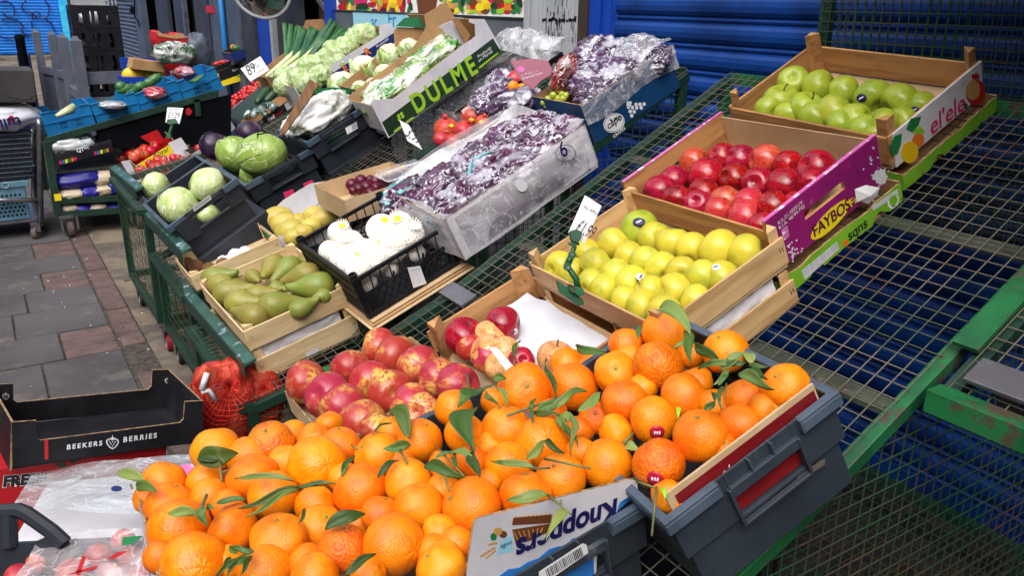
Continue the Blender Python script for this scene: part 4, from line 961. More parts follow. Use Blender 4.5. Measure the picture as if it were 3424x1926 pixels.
for k in range(5): text(rB.e, '--- -- -- --- - ----', (2684+k*1.5, 908+k*5.5), (2796+k*1.5, 815+k*5), M['frame_grey'], hit, up=rB.n, hs=.5, lift=.0012) if k < 4 else None
rows = [cv(1, 0, 0, r) for r in (
 [(2323,545,48,{'m':'blush_apple','look':'orange-red apple'}),(2414,526,46),(2474,536,50),(2560,540,54,{'m':'blush_apple'}),(2636,557,50),(2731,566,60)],
 [(2255,604,48),(2358,590,58),(2455,598,49),(2535,617,52),(2621,623,56),(2716,612,44)],
 [(2197,650,54),(2355,648,50),(2427,674,50),(2506,682,50),(2588,694,52),(2668,690,46)],
 [(2247,681,46),(2318,700,51),(2389,721,48,{'m':'blush_apple','look':'orange-flushed red apple'}),(2476,743,58,{'m':'blush_apple','look':'large salmon-red apple'}),(2548,757,44)])]
rows[2][3] = rows[2][3]+({'m': 'blush_apple', 'look': 'red apple with a yellow flush'},); rows[2][2] = rows[2][2]+({'m': 'blush_apple'},)
fill(rA, rows, -.055, AP['red_apple'], 'dark red apple', 'the magenta-ended crate', 'apple', 'red apples', axis=side, stems=.15)
# ------------------------------------------------------------------ 3 yellow apples
yA = fitted('wooden_crate', 'wooden crate of yellow apples clamped with a green sign clip', 'crate', [[1.2446, 1.8356, 0.8991], [1.2024, 1.2456, 0.9154], [1.6002, 1.8148, 1.0647]], .085, 'wooden fruit crates')
wood_crate(yA, 'wood', slats=((0, .075),), posts=.03, th=.006)
yC = fitted('wooden_crate', 'second wooden crate stacked beneath the yellow apples with grey film inside', 'crate', [yA.P(0, 0, -.095), yA.P(yA.u, 0, -.095), yA.P(0, yA.v, -.095)], .105, 'wooden fruit crates')
wood_crate(yC, 'wood', slats=((.03, .07),), posts=-.002, th=.006)
a, b_ = yC.P(yC.u-.012, .05, 0), yC.P(yC.u-.012, yC.v-.05, 0)
film_sheet('inner_film', bilerp(a, b_, b_-yC.n*.06, a-yC.n*.06), 24, 8, .012, 22, M['tissue'], parent=yC.e, seed=4)
rows = [cv(1.61, 1700, 300, r) for r in (
 [(710,755,97,{'m':'green_apple','look':'pale green blue-stickered apple','sticker':(2136,741,'knop_navy')}),(790,802,86),(884,830,88,{'ax':(.1,.2,1)}),(990,863,88),(1136,862,102),(1276,885,98)],
 [(565,835,84,{'stem':1,'ax':(.6,-.2,.5)}),(420,887,80),(640,900,78),(735,928,79),(825,967,86),(930,983,80),(1053,1002,80,{'stem':1}),(1155,1012,87,{'sticker':(2394,892,'paper')})],
 [(275,962,82,{'look':'speckled yellow apple'}),(470,950,86),(577,1003,83),(660,1045,90,{'ax':(0,-.9,.35),'stem':1,'sticker':(2142,925,'paper')}),(765,1082,77),(895,1085,92),(1003,1128,77)],
 [(322,1010,80),(425,1060,74),(490,1100,83,{'ax':(.3,-1,.1),'look':'greenish apple, eye showing','m':'yellow_apple'}),(602,1146,77),(716,1178,92,{'ax':(.1,-.8,.4),'stem':1}),(835,1200,88)])]
fill(yA, rows, -.03, AP['yellow_apple'], 'yellow apple', 'the crate with the green clip', 'apple', 'yellow apples', axis=side, stems=.3)
# sign clip and its price card
e = thing('sign_clip', 'green jointed plastic clip standing on the edge of the yellow apple crate', 'clip', yA.hit(1925, 975, 0))
B0 = yA.hit(1925, 978, .0); nv = -_f
hc = lambda x, y, d=0: onP(x, y, B0, _f)+nv*d
obj('clamp', MB().prism([hc(1857, 935), (hc(1905, 968)), hc(1945, 1000), hc(1950, 1018), hc(1930, 1022), hc(1878, 985), hc(1868, 978)], nv*.03), M['clip_green'], e, bevel=.002)
obj('clamp_jaw', MB().prism([hc(1895, 950), hc(1945, 965), hc(1950, 984), hc(1930, 990), hc(1900, 972)], nv*.045), M['clip_green'], e, bevel=.002)
obj('rubber_band', MB().tube([hc(1898, 950, .048), hc(1915, 958, .05), hc(1908, 978, .05)], .0022, 6), M['brown_print'], e)
obj('lower_arm', MB().tube([hc(1930, 965, .02), hc(1925, 935, .024), hc(1905, 905, .022), hc(1893, 892, .02)], [.009, .0085, .0075, .007], 8), M['clip_green'], e, smooth=True)
for x, y in ((1895, 893), (1911, 854)): obj('joint', MB().lathe([(.001, -.008), (.010, -.008), (.010, .008), (.001, .008)], 14, M=Matrix.Translation(hc(x, y, .022)) @ nv.to_track_quat('Z', 'Y').to_matrix().to_4x4()), M['clip_green'], e, bevel=.001)
for x, y in ((1897, 896), (1911, 853)): obj('rivet', MB().lathe([(.001, 0), (.004, 0), (.003, .0015), (.001, .0015)], 10, M=Matrix.Translation(hc(x, y, .0305)) @ nv.to_track_quat('Z', 'Y').to_matrix().to_4x4()), M['steel'], e)
obj('upper_arm', MB().tube([hc(1893, 892, .02), hc(1903, 870, .022), hc(1911, 850, .02), hc(1920, 822, .02)], [.0085, .009, .007, .006], 8), M['clip_green'], e, smooth=True)
obj('jaw', MB().prism([hc(1902, 775), hc(1925, 768), hc(1945, 778), hc(1938, 800), hc(1930, 815), hc(1908, 808), hc(1904, 792)], nv*.026).prism([hc(1896, 812), hc(1930, 806), hc(1938, 820), hc(1905, 822)], nv*.02), M['clip_green'], e, bevel=.002)
C0 = hc(1940, 780, .012)
def price_card(name, label, corners, lines, H0, tilt=None, bow=.0, parent_group=None):
    """corners: 4 photo pixels (tl, tr, br, bl) of a card in a plane through H0 facing the viewer's side"""
    n = tilt or -_f; e = thing(name, label, 'price card', H0, 'handwritten price cards'); P = [onP(x, y, H0, n) for x, y in corners]
    f = bilerp(*P); mb = MB().grid(lambda a, b_: f(a, b_)+n*bow*math.sin(math.pi*b_), 4, 10); mb.add([v-n*.0008 for v in mb.v[:55]], [tuple(reversed(q)) for q in mb.f[:40]]); obj('card', mb, M['paper'], e, smooth=True)
    h = lambda x, y: onP(x, y, H0+n*(abs(bow)+.001), n)
    for s, p, q, hs in lines:
        up = (P[0]-P[3]).normalized(); text(e, s, p, q, M['ink'], h, up=up, name='handwriting', shear=.15, thick=-.003, hs=hs)
    return e
price_card('price_card', 'curled white card reading £1.99 held by the green clip', ((1956, 652), (2012, 688), (1953, 815), (1900, 777)), [('ALL APPLES', (1950, 692), (2000, 722), 1.2), ('£1.99', (1922, 770), (1978, 800), 2.2)], C0, bow=.004)
# ------------------------------------------------------------------ 4 wooden crate with white paper and a few striped apples
wA = faced('wooden_crate', 'worn wooden crate with a white paper floor and loose striped apples', 'crate', (1425, 1110), (1755, 905), .36, .50, .10, far=True, group='wooden fruit crates')
wood_crate(wA, 'dark_wood', slats=((0, .075),), posts=.03, th=.008, postw=.045, no_front=True)
wA.part('paper_floor', film_mb := MB().grid(lambda a, b_: Vector((.03+a*(wA.u-.06), .03+b_*(wA.v-.06), -.055+.012*noise.noise(Vector((a*6, b_*4, 1)))+.005*abs(noise.noise(Vector((a*15, b_*11, 4))))+.012*(b_-.5)**2)), 20, 20), M['liner_paper'], smooth=True)
rows = [[(1680,1086,57,{'m':'red_apple','look':'dark white-stickered striped apple','sticker':(1716,1112,'paper')})],
 [(1517,1150,61,{'m':'red_apple','ax':(.1,-.25,1),'stem':1,'look':'cherry red apple, stalk up'}),(1635,1133,57,{'m':'gala_pale','look':'pale yellow striped apple'})],
 [(1527,1192,46),(1632,1178,57,{'m':'gala_pale','look':'pink striped apple'}),(1687,1187,56,{'m':'gala_pale','look':'cream and yellow apple'}),(1744,1207,42,{'m':'red_apple','look':'small crimson apple'}),(1858,1198,58,{'m':'gala_pale','ax':(.1,0,1),'stem':1,'look':'pale peach long-stalked apple'})],
 [(1568,1232,50),(1623,1258,50,{'m':'gala_pale'})]]
fill(wA, rows, -.012, AP['gala'], 'red striped apple', 'the paper-floored crate', 'apple', 'striped apples', axis=side)
# ------------------------------------------------------------------ 5 tray of striped apples
tA = faced('apple_tray', 'brown cardboard tray heaped with red and yellow striped apples', 'tray', (952, 1307), (1373, 1125), .40, .33, .07, far=True)
carton(tA, 'card_pale', 'card_pale', th=.004)
tB = fitted('cardboard_tray', 'newsprint-edged cardboard tray stacked under the striped apples', 'tray', [tA.P(.015, .01, -.075), tA.P(tA.u, .01, -.075), tA.P(.015, tA.v, -.075)], .04); carton(tB, 'white_card', 'card')
rows = [cv(1.565, 760, 1000, r) for r in (
 [(790,255,94),(882,302,104,{'look':'big yellow-streaked apple'}),(1005,358,108),(1100,420,102),(1210,455,110,{'look':'freckled rusty apple'})],
 [(645,370,96),(750,440,104),(855,490,110),(955,555,105),(1012,595,98)],
 [(415,435,106),(520,505,112,{'look':'half red half yellow apple'}),(612,568,117),(700,640,120,{'ax':(0,-.6,-.8),'look':'red apple, eye turned down'}),(775,695,96)])]
fill(tA, rows, .015, AP['gala'], 'red and yellow apple', 'the heaped brown tray', 'apple', 'striped apples', axis=side, lim=.04, clamp=False)
price_card('price_card', 'small weathered price card stuck among the striped apples', ((1636, 1164), (1660, 1160), (1722, 1230), (1700, 1250)), [('99', (1694, 1196), (1708, 1212), 1.0)], wA.hit(1690, 1210, .05))
# ------------------------------------------------------------------ 6 oranges
oR = fitted('plastic_crate', 'dark grey plastic crate of oranges lined with a red-printed carton', 'crate', [[0.9505, 1.3948, 0.7326], [0.8404, 0.8227, 0.7842], [1.2966, 1.3443, 0.9114]], .215, 'dark grey plastic crates')
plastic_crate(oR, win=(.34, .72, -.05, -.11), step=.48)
u, v = oR.u, oR.v; mb = MB()
oR.part('carton_lining', MB().span(u-.026, u-.021, .03, v-.03, -.098, .030), M['card_pale']); oR.part('red_print', MB().span(u-.0208, u-.0200, .045, v-.034, -.098, .018), M['dark_red'])
hit = lambda x, y: oR.near(x, y, u-.0195); text(oR.e, 'o/-', (2418, 1598), (2458, 1570), M['white_ink'], hit, up=oR.n)
hit = lambda x, y: oR.near(x, y, u-.0115); decal(oR.e, [(2665, 1597), (2700, 1572), (2745, 1540), (2758, 1536), (2756, 1556), (2710, 1585), (2668, 1603)], M['concrete'], hit, name='torn_label')
# crate with the blue and white biscuit carton
Yk = .93; A = atY(1983, 1771, Yk); B = atY(2185, 1650, Yk); es = (B-A).normalized(); O0 = B-es*.40
kA = Crate('plastic_crate', 'dark grey plastic crate with a blue and white biscuit carton inside', 'crate', O0+Vector((0, .58, -.024)), (0, -1, .02), es, .58, .40, .215, 'dark grey plastic crates')
plastic_crate(kA, win=(.30, .72, -.05, -.11), step=.5)
hk = lambda x, y: kA.near(x, y, kA.u-.020); u = kA.u
W_ = [(1586, 1748), (1600, 1735), (2118, 1602), (2131, 1606), (2133, 1640), (2060, 1716), (2000, 1760), (1990, 2000), (1548, 2080), (1562, 1900)]
e = thing('biscuit_carton', 'white carton printed with an upside-down blue biscuit brand and wafers', 'carton', hk(1850, 1800))
P = [hk(*q) for q in W_]; mb = MB().prism(P, -kA.eu*.005); mb.m = [0, 0]+[1]*len(P); obj('printed_wall', mb, [M['white_card'], M['card_edge']], e)
wav = [(1560, 1935)]+[(1680+t*4.0, 1915-t*1.9+9*math.sin(t*.16)) for t in range(0, 76, 3)]+[(1985, 1792), (2010, 1752)]
lo = [(2000, 1762), (1995, 1990), (1555, 2070)]
wav = [(1556, 1990), (1640, 1958), (1670, 1926), (1700, 1904), (1735, 1900), (1765, 1880), (1800, 1868), (1835, 1838), (1865, 1828), (1895, 1826), (1912, 1802), (1950, 1796), (1978, 1772)]
decal(e, wav+[(1990, 1985), (1554, 2070)], M['knop_blue'], hk, name='blue_wave'); decal(e, [(2062, 1712), (2072, 1682), (2088, 1670), (2110, 1672), (2126, 1660), (2131, 1645)], M['knop_blue'], hk, name='blue_wave')
text(e, 'Knoppers', (2062, 1666), (1722, 1808), M['knop_navy'], hk, up=-kA.n, name='brand_lettering', thick=.035, hs=1.12, shear=.1, lift=.0022)
hk2 = lambda x, y: kA.near(x, y, kA.u-.019)
decal(e, [(1716, 1733), (1845, 1722), (1842, 1750), (1712, 1757)], M['brown_print'], hk, name='wafer_print', lift=.0006); decal(e, [(1712, 1772), (1840, 1752), (1834, 1780), (1770, 1810), (1724, 1820)], M['brown_print'], hk, name='wafer_print', lift=.0006)
for k in range(9): decal(e, [(1718+k*14, 1731-k*1.2), (1722+k*14, 1727-k*1.2), (1728+k*14, 1727-k*1.2), (1730+k*14, 1731-k*1.2)], M['tan_print'], hk, lift=.0012, name='wafer_edge') if k < 9 else 0
for k in range(7): decal(e, [(1716+k*16, 1780-k*2.6), (1719+k*16, 1780-k*2.6), (1736+k*12, 1812-k*5), (1733+k*12, 1812-k*5)], M['tan_print'], hk, lift=.0012, name='wafer_line')
decal(e, ell(1664, 1777, 15, 13), M['tan_print'], hk, name='nut_print', lift=.001); decal(e, ell(1682, 1788, 13, 12), M['brown_print'], hk, name='nut_print'); decal(e, ell(1650, 1796, 11, 13), M['green_print'], hk, name='nut_print', lift=.0005)
decal(e, [(1672, 1808), (1712, 1790), (1714, 1845), (1658, 1858)], M['pale_blue_print'], hk, name='milk_glass', lift=.0005); text(e, 'milk', (1708, 1806), (1670, 1824), M['knop_navy'], hk, up=-kA.n, lift=.0018)
for q in (((1630, 1820), (1660, 1812), (1664, 1820), (1632, 1826)), ((1600, 1862), (1650, 1830), (1660, 1832), (1612, 1864)), ((1620, 1868), (1656, 1838), (1660, 1842), (1626, 1870))): decal(e, list(q), M['tan_print'], hk, name='wheat_print', lift=.0005)
hb = lambda x, y: kA.near(x, y, kA.u+.0015)
lb = [(1802, 1913), (1948, 1818), (1960, 1822), (1966, 1850), (1800, 1965)]; decal(kA.e, lb, M['barcode'], hb, name='bar_label')
for k in range(24):
    t = k/24; x0, y0 = 1822+t*122, 1906-t*78; w_ = R_.choice([1.5, 2, 3]); decal(kA.e, [(x0, y0), (x0+w_, y0-w_*.64), (x0+w_+9, y0+28-w_*.64), (x0+9, y0+28)], M['ink'], hb, name='bar', lift=.0014)
# carton on the left that holds most of the oranges
e = thing('orange_carton', 'white-edged cardboard box brimming with oranges at the pavement side', 'carton', atZ(560, 1760, .42))
A0 = atZ(453, 1633, .66); A1 = atZ(545, 2010, .66); 
mb = MB().prism([A0, A1, A1-Vector((0, 0, .3)), A0-Vector((0, 0, .3))], Vector((.005, 0, 0))); mb.m = [0, 1]+[2]*4; obj('side_wall', mb, [M['white_card'], M['white_card'], M['card_edge']], e)
X0, Y0 = A0.x, A0.y; X1 = .62; 
obj('far_wall', MB().span(X0+.006, X1, Y0-.005, Y0, .36, .645), M['card'], e); obj('carton_floor', MB().span(X0+.006, X1, A1.y, Y0-.006, .36, .365), M['card'], e)
obj('partition_wall', MB().span(X1-.005, X1, A1.y, Y0-.006, .366, .60), M['white_card'], e)
sup = thing('crate_stand', 'dark plastic crates stacked as a stand under the orange boxes', 'crate', (.35, 1.2, GZ)); 
for k in range(2): obj('stand_crate', MB().span(X0+.03, .60, .9, 1.6, GZ+.002+k*.255, GZ+.25+k*.255), M['dark_crate'], sup, bevel=.01)
big = [(649,1891,106),(933,1808,93),(1316,1824,102),(597,1772,100),(778,1772,84),(1578,1697,96),(888,1914,92),(1060,1556,91),(1204,1639,86),(1147,1837,82),(1399,1696,80),(1476,1901,84),(1812,1484,86),(1691,1437,79),(1754,1305,84),(1917,1297,80),(1757,1659,83),(1874,1600,81),(2030,1554,83),(1699,1558,76),(843,1601,84),(913,1658,80),(721,1507,78),(837,1530,74),(904,1486,76),(1137,1498,70),(1262,1524,75),(1405,1473,71),(1364,1613,74),(1070,1767,78),(548,1618,75),(566,1692,78),(1555,1453,66),(1517,1367,60),(1054,1690,66),(1271,1722,62),(700,1659,60),(952,1543,54),(1048,1468,54),(685,1613,60),(1482,1639,56),(1469,1780,54),(1524,1824,56),(1447,1847,52),(1054,1927,76),(1028,1882,50),(1233,1925,48),(1579,1546,56),(1656,1345,50),(1991,1398,54),(1936,1440,50),(1944,1515,54),(1482,1560,48),(1310,1440,44),(498,1672,52),(540,1865,58),(1897,1222,56),(1971,1237,54),(760,1690,50),(1150,1600,50),(1340,1545,44),(1630,1620,50),(760,1880,52),(1200,1760,48),(1840,1390,56),(1640,1490,50),(1100,1420,36),(980,1450,40)]
rgt = [(2200,1224,82),(2227,1111,76),(2344,1459,88),(2627,1296,78),(2479,1424,74),(2288,1325,74),(2185,1406,77),(2204,1554,86),(2088,1348,75),(2057,1247,66),(2490,1332,69),(2426,1176,71),(2092,1154,55),(2092,1198,50),(2061,1445,58),(2327,1282,58),(2239,1663,54),(2312,1190,46),(2390,1355,44),(2400,1490,50),(2560,1370,46),(2150,1300,44)]
looks = {(649,1891): ('orange with a wide navel', 3), (1316,1824): ('largest orange, knobbly stalk end', 4), (1060,1556): ('smooth star-crowned orange', 3), (2200,1224): ('very wrinkled orange', 2), (1578,1697): ('orange with torn peel', 0), (904,1486): ('puckered wrinkled orange', 2), (2204,1554): ('pebbly red-stickered orange', 2), (2185,1406): ('squarish red-stickered orange', 4), (1147,1837): ('bumpy orange with deep pits', 2), (837,1530): ('smooth domed orange', 0), (2030,1554): ('orange pinched at its stalk', 4), (2627,1296): ('orange at the crate corner', 0)}
stick = {(2185,1406): (2197,1447,'sticker_red'), (2204,1554): (2190,1602,'sticker_red')}
def orange_pile(lst, P0, n0, where, dome):
    lst = sorted(lst, key=lambda q: -q[2]); pile = Pile()
    ys = sorted(lst, key=lambda q: q[1]); rows = []; 
    for q in ys:
        if rows and q[1]-rows[-1][0][1] < 75: rows[-1].append(q)
        else: rows.append([q])
    lab = {}
    for ri, r in enumerate(rows):
        for ci, q in enumerate(sorted(r)): lab[q[:2]] = (ri, ci)
    for q in lst:
        px, py, rp = q; key = (px, py); r0 = .0385 if rp > 62 else .035
        P = onP(px, py, P0, n0); r = 1.05*rp*depth(P)/FPX/math.sqrt(math.sqrt(1+((px-1712)**2+(py-963)**2)/FPX**2))
        if rp < 62: r = max(r, .031)
        P = pile.place(P, r, .88, .075)
        ri, ci = lab[key]; lk, mi = looks.get(key, (None, None))
        if mi is None: mi = R_.choice([0, 0, 1, 1, 0, 3, 4])
        lk = lk or ('small tucked-in orange' if rp < 62 else R_.choice(['smooth round orange', 'orange']) if mi in (0, 3) else 'slightly bumpy orange')
        tilt = {3: (.1, -.75, .4), 4: (R_.uniform(-.6, .6), -.7, R_.uniform(-.1, .5))}.get(mi)
        rot = axis_rot(tilt, R_.uniform(0, 6)) if tilt and key in looks else Matrix.Rotation(R_.uniform(0, 6.28), 3, 'Z') @ Matrix.Rotation(R_.uniform(-.9, .9), 3, 'X') @ Matrix.Rotation(R_.uniform(-.9, .9), 3, 'Y')
        o = put(OR[mi], 'orange', f"{lk}, {ORD[ci]} from left in row {ORD[ri]}, {where}", 'orange', P, r*1.04, rot, 'oranges', None)
        if R_.random() < .6 or key in looks: s = bpy.data.objects.new('stalk_button', ME_CAL); COL.objects.link(s); s.parent = o; s.matrix_parent_inverse = Matrix.Identity(4); s.location = (0, 0, .80 if mi in (1,) else .87)
        if key in stick:
            sx, sy, sc_ = stick[key]; d = ray(sx, sy).normalized(); oc = CAM-P; b_ = oc.dot(d); k = b_*b_-(oc.dot(oc)-(r*1.02)**2)
            if k > 0:
                H = CAM+d*(-b_-math.sqrt(k)); n = (H-P).normalized(); Q = Matrix.Translation(H) @ n.to_track_quat('Z', 'Y').to_matrix().to_4x4(); W = o.matrix_basis.inverted()
                s = bpy.data.objects.new('sticker', mesh('sticker', MB().lathe([(.0001, .0022), (r*.2, .0018), (r*.3, .0002), (r*.31, -.001)], 18, M=Q), M['sticker_red'], True, W)); COL.objects.link(s); s.parent = o
                for dx in (-.1, 0, .1): s2 = bpy.data.objects.new('sticker_print', mesh('sticker_print', MB().lathe([(.0001, .0032), (r*.05, .003), (r*.06, .001)], 10, M=Q @ Matrix.Translation((r*dx, 0, 0)), fn=lambda p, a: Vector((p.x*.7, p.y*1.6, p.z))), M['white_ink'], True, W)); COL.objects.link(s2); s2.parent = s; s2.matrix_parent_inverse = Matrix.Identity(4)
    return pile
nL = Vector((-.12, .05, 1)).normalized(); PL = A0+Vector((.3, -.15, .035))
orange_pile(big, PL, nL, 'the front heap', 0)
orange_pile(rgt, oR.P(.3, .2, -.005), oR.n, 'the red-lined crate', 0)
# ------------------------------------------------------------------ 7 leaves and twigs among the oranges
def tw(lst, name, label, zoff=.045, plane=None, group=None):
    """lst: ('l', x0,y0,x1,y1,width px[, mat]) leaf from base to tip, ('t', x0,y0,x1,y1[,w]) twig"""
    P0, n0 = plane or (PL, nL); P0 = P0+n0*zoff; e = None
    for q in lst:
        A, B = onP(q[1], q[2], P0, n0), onP(q[3], q[4], P0, n0); s = depth(A)/FPX
        if e is None: e = thing(name, label, 'leafy twig', A, group)
        k = max(1, math.hypot(q[3]-q[1], q[4]-q[2])*s/max(1e-4, (B-A).length)) ; vd = (CAM-A).normalized()
        A = A+vd*R_.uniform(0, .006); B = B+vd*R_.uniform(-.004, .012)
        if q[0] == 'l':
            mb = MB(); leaf_mb(mb, A, B, q[5]*s, (vd+n0*.5+Vector((R_.uniform(-.5, .5), R_.uniform(-.5, .5), 0))).normalized(), R_.uniform(.05, .3), R_.uniform(.15, .5))
            o = obj('leaf', mb, M[q[6] if len(q) > 6 else 'leaf'], e, smooth=True); md = o.modifiers.new('thick', 'SOLIDIFY'); md.thickness = .0006
        else:
            w_ = (q[5] if len(q) > 5 else 7)*s*.62; m_ = (A+B)/2+vd*.006; obj('twig_stem', MB().tube([A, m_, B], [w_*1.15, w_, w_*.9], 7), M['twig'], e, smooth=True)
J = lambda t, x0, y0, x1, y1, *r: (t, 760+x0/1.565, 1000+y0/1.565, 760+x1/1.565, 1000+y1/1.565, *([r[0]/1.565]+list(r[1:]) if r else []))
K = lambda t, x0, y0, x1, y1, *r: (t, 1400+x0/1.2867, 800+y0/1.2867, 1400+x1/1.2867, 800+y1/1.2867, *([r[0]/1.2867]+list(r[1:]) if r else []))
Lc = lambda t, x0, y0, x1, y1, *r: (t, 2100+x0/1.4124, 900+y0/1.4124, 2100+x1/1.4124, 900+y1/1.4124, *([r[0]/1.4124]+list(r[1:]) if r else []))
I = lambda t, x0, y0, x1, y1, *r: (t, x0/1.942, 1180+y0/1.942, x1/1.942, 1180+y1/1.942, *([r[0]/1.942]+list(r[1:]) if r else []))
tw([J('l',955,730,845,590,80), J('l',960,765,815,785,58), J('l',860,650,760,710,26), J('t',905,790,940,860,9)], 'leafy_twig', 'upright dark leaf pair at the foot of the striped apple tray')
tw([J('l',350,955,40,942,34,'leaf_pale'), J('l',380,985,52,1100,40), J('l',375,1000,100,1143,30,'leaf_pale'), J('l',365,985,570,970,28), J('t',360,985,520,975,8)], 'leafy_twig', 'long narrow leaves fanned across the two front oranges', .055)
tw([J('l',510,1210,722,1128,72)], 'orange_leaf', 'curled broad leaf above the pebbly front orange', .05)
tw([J('l',615,1449,778,1335,52)], 'orange_leaf', 'pointed leaf at the foot of the largest orange', .05)
tw([J('l',600,930,668,820,34), J('l',785,938,900,850,36), J('t',650,765,680,790,8)], 'leafy_twig', 'two thin leaves beside the star-crowned orange', .045)
tw([J('l',1030,880,1245,935,70), J('l',1170,800,1290,835,48,'leaf_pale'), J('l',1090,830,1200,815,24), J('l',1320,930,1290,790,60), J('l',1180,830,1215,900,30), J('t',1100,780,1240,930,9), J('t',1128,880,1160,1005,10)], 'leafy_twig', 'dark leafy sprig with a pale bent stalk in the middle of the heap', .05)
tw([K('l',240,650,165,728,52), K('l',215,665,285,650,36), K('l',245,735,235,905,95), K('l',235,905,220,912,30), K('l',320,600,378,600,40), K('l',330,640,380,720,30,'leaf_pale'), K('l',290,660,345,715,24), K('t',210,580,215,650,9), K('t',260,650,330,620,8)], 'leafy_twig', 'large drooping leaf sprig beside the tray of striped apples', .055)
tw([K('t',380,760,615,678,10), K('l',500,750,645,690,40), K('l',560,740,690,655,36,'leaf_pale'), K('l',490,745,610,760,30), K('l',610,690,725,655,34), K('l',685,745,782,660,48,'leaf_pale'), K('l',605,750,640,850,34,'leaf_pale'), K('l',640,740,690,820,40,'leaf_pale'), K('l',650,760,655,930,28,'leaf_pale'), K('l',625,780,685,895,26), K('l',490,790,505,690,22)], 'leafy_twig', 'long woody twig with many pale leaves below the £1.99 sign crate', .055)
tw([K('l',555,585,590,680,4), K('l',590,680,552,515,28)], 'orange_leaf', 'thin upright leaf between the two middle oranges', .06)
tw([K('l',460,948,545,868,44,'leaf_pale'), K('l',545,868,632,925,34)], 'leafy_twig', 'folded pale leaf draped over a middle orange', .055)
tw([K('l',500,985,310,958,36), K('t',490,988,565,985,9)], 'leafy_twig', 'dull pointed leaf with a cut stalk across a middle orange', .055)
tw([K('t',540,945,738,987,9)], 'cut_twig', 'bare cut twig joined to the pinched orange', .05)
tw([K('l',558,1102,378,1125,58,'leaf_pale'), K('t',556,1102,655,1185,9), K('t',610,1145,612,1125,8), K('l',635,1165,548,1300,52,'leaf_pale')], 'leafy_twig', 'two bright leaves on a twig hanging over the biscuit carton', .06)
tw([K('l',815,495,678,462,42)], 'orange_leaf', 'olive leaf lying against the white paper crate floor', .02, (oR.P(0, .1, 0), oR.n))
tw([K('l',410,510,438,438,26), K('t',410,515,412,545,6)], 'orange_leaf', 'small upright leaf behind the weathered price card', .06)
tw([K('l',890,890,955,915,50,'leaf_pale'), K('t',880,880,940,820,9)], 'leafy_twig', 'pale leaf and stalk under the stickered orange', .02)
PR = (oR.P(.3, .2, 0), oR.n)
tw([Lc('l',150,185,298,318,72,'leaf_pale'), Lc('l',45,330,68,268,26)], 'leafy_twig', 'broad pale leaf over the top orange of the red-lined crate', .075, PR)
tw([Lc('l',268,290,302,455,50), Lc('l',210,372,312,350,22,'leaf_pale')], 'leafy_twig', 'drooping pointed leaf beside the wrinkled orange', .065, PR)
tw([Lc('l',315,350,445,455,50), Lc('l',560,440,330,472,36), Lc('l',440,480,560,400,64,'leaf_pale'), Lc('l',585,450,560,392,48,'leaf_pale'), Lc('l',520,495,690,570,58,'leaf_pale'), Lc('l',570,455,668,462,26), Lc('l',575,470,660,520,28), Lc('l',480,480,400,550,30,'leaf_pale'), Lc('l',470,500,425,555,28), Lc('l',450,555,440,665,24), Lc('t',465,540,445,660,6), Lc('l',500,430,470,470,34)], 'leafy_twig', 'big rosette of light green leaves in the red-lined crate', .075, PR)
tw([Lc('l',362,668,412,625,34), Lc('l',410,625,392,580,22), Lc('l',232,652,240,708,20,'lime_print')], 'leafy_twig', 'small green leaves between two oranges of the red-lined crate', .06, PR)
tw([Lc('t',135,1030,112,1262,9), Lc('l',158,1036,175,1090,26,'lime_print'), Lc('t',40,1005,130,1035,8), Lc('l',10,990,125,1030,14)], 'leafy_twig', 'bare twig hanging down between the two plastic crates', .03, PR)
tw([I('l',1420,700,1280,690,70), I('l',1280,700,1548,652,135), I('t',1425,700,1440,835,12)], 'leafy_twig', 'largest dark green leaf on an orange near the onion net', .06)
tw([I('l',945,840,775,765,74,'leaf_pale'), I('l',885,865,1018,905,72), I('t',850,860,860,885,10)], 'leafy_twig', 'pair of leaves at the corner of the white-edged box', .06)
tw([I('l',1400,975,1605,958,62)], 'orange_leaf', 'dark leaf lying flat between two front oranges', .05)
tw([I('t',1290,1045,1342,925,20), I('l',1290,1045,1088,1042,66,'leaf_pale'), I('l',1330,1010,1345,1128,70), I('l',1345,1000,1395,1020,40)], 'leafy_twig', 'stubby stalk with two leaves on the front left orange', .06)
tw([I('l',1600,1330,1380,1470,34), I('l',1640,1300,1500,1270,36), I('l',1640,1320,1490,1400,40), I('l',1500,1330,1420,1440,28), I('l',1630,1340,1560,1450,34), I('l',1650,1290,1495,1265,38)], 'leafy_twig', 'dark tangle of leaves at the bottom of the picture', .05)
tw([J('l',0,1450,140,1325,40), J('l',10,1300,60,1335,26)], 'leafy_twig', 'narrow leaf beside the lowest tangle', .045)
for q, lb in (((410,1100,370,1180,26), 'small leaf tip between two front oranges'), ((1500,1050,1565,1075,1), '')):
    if lb: tw([J('l',*q)], 'orange_leaf', lb, .045)
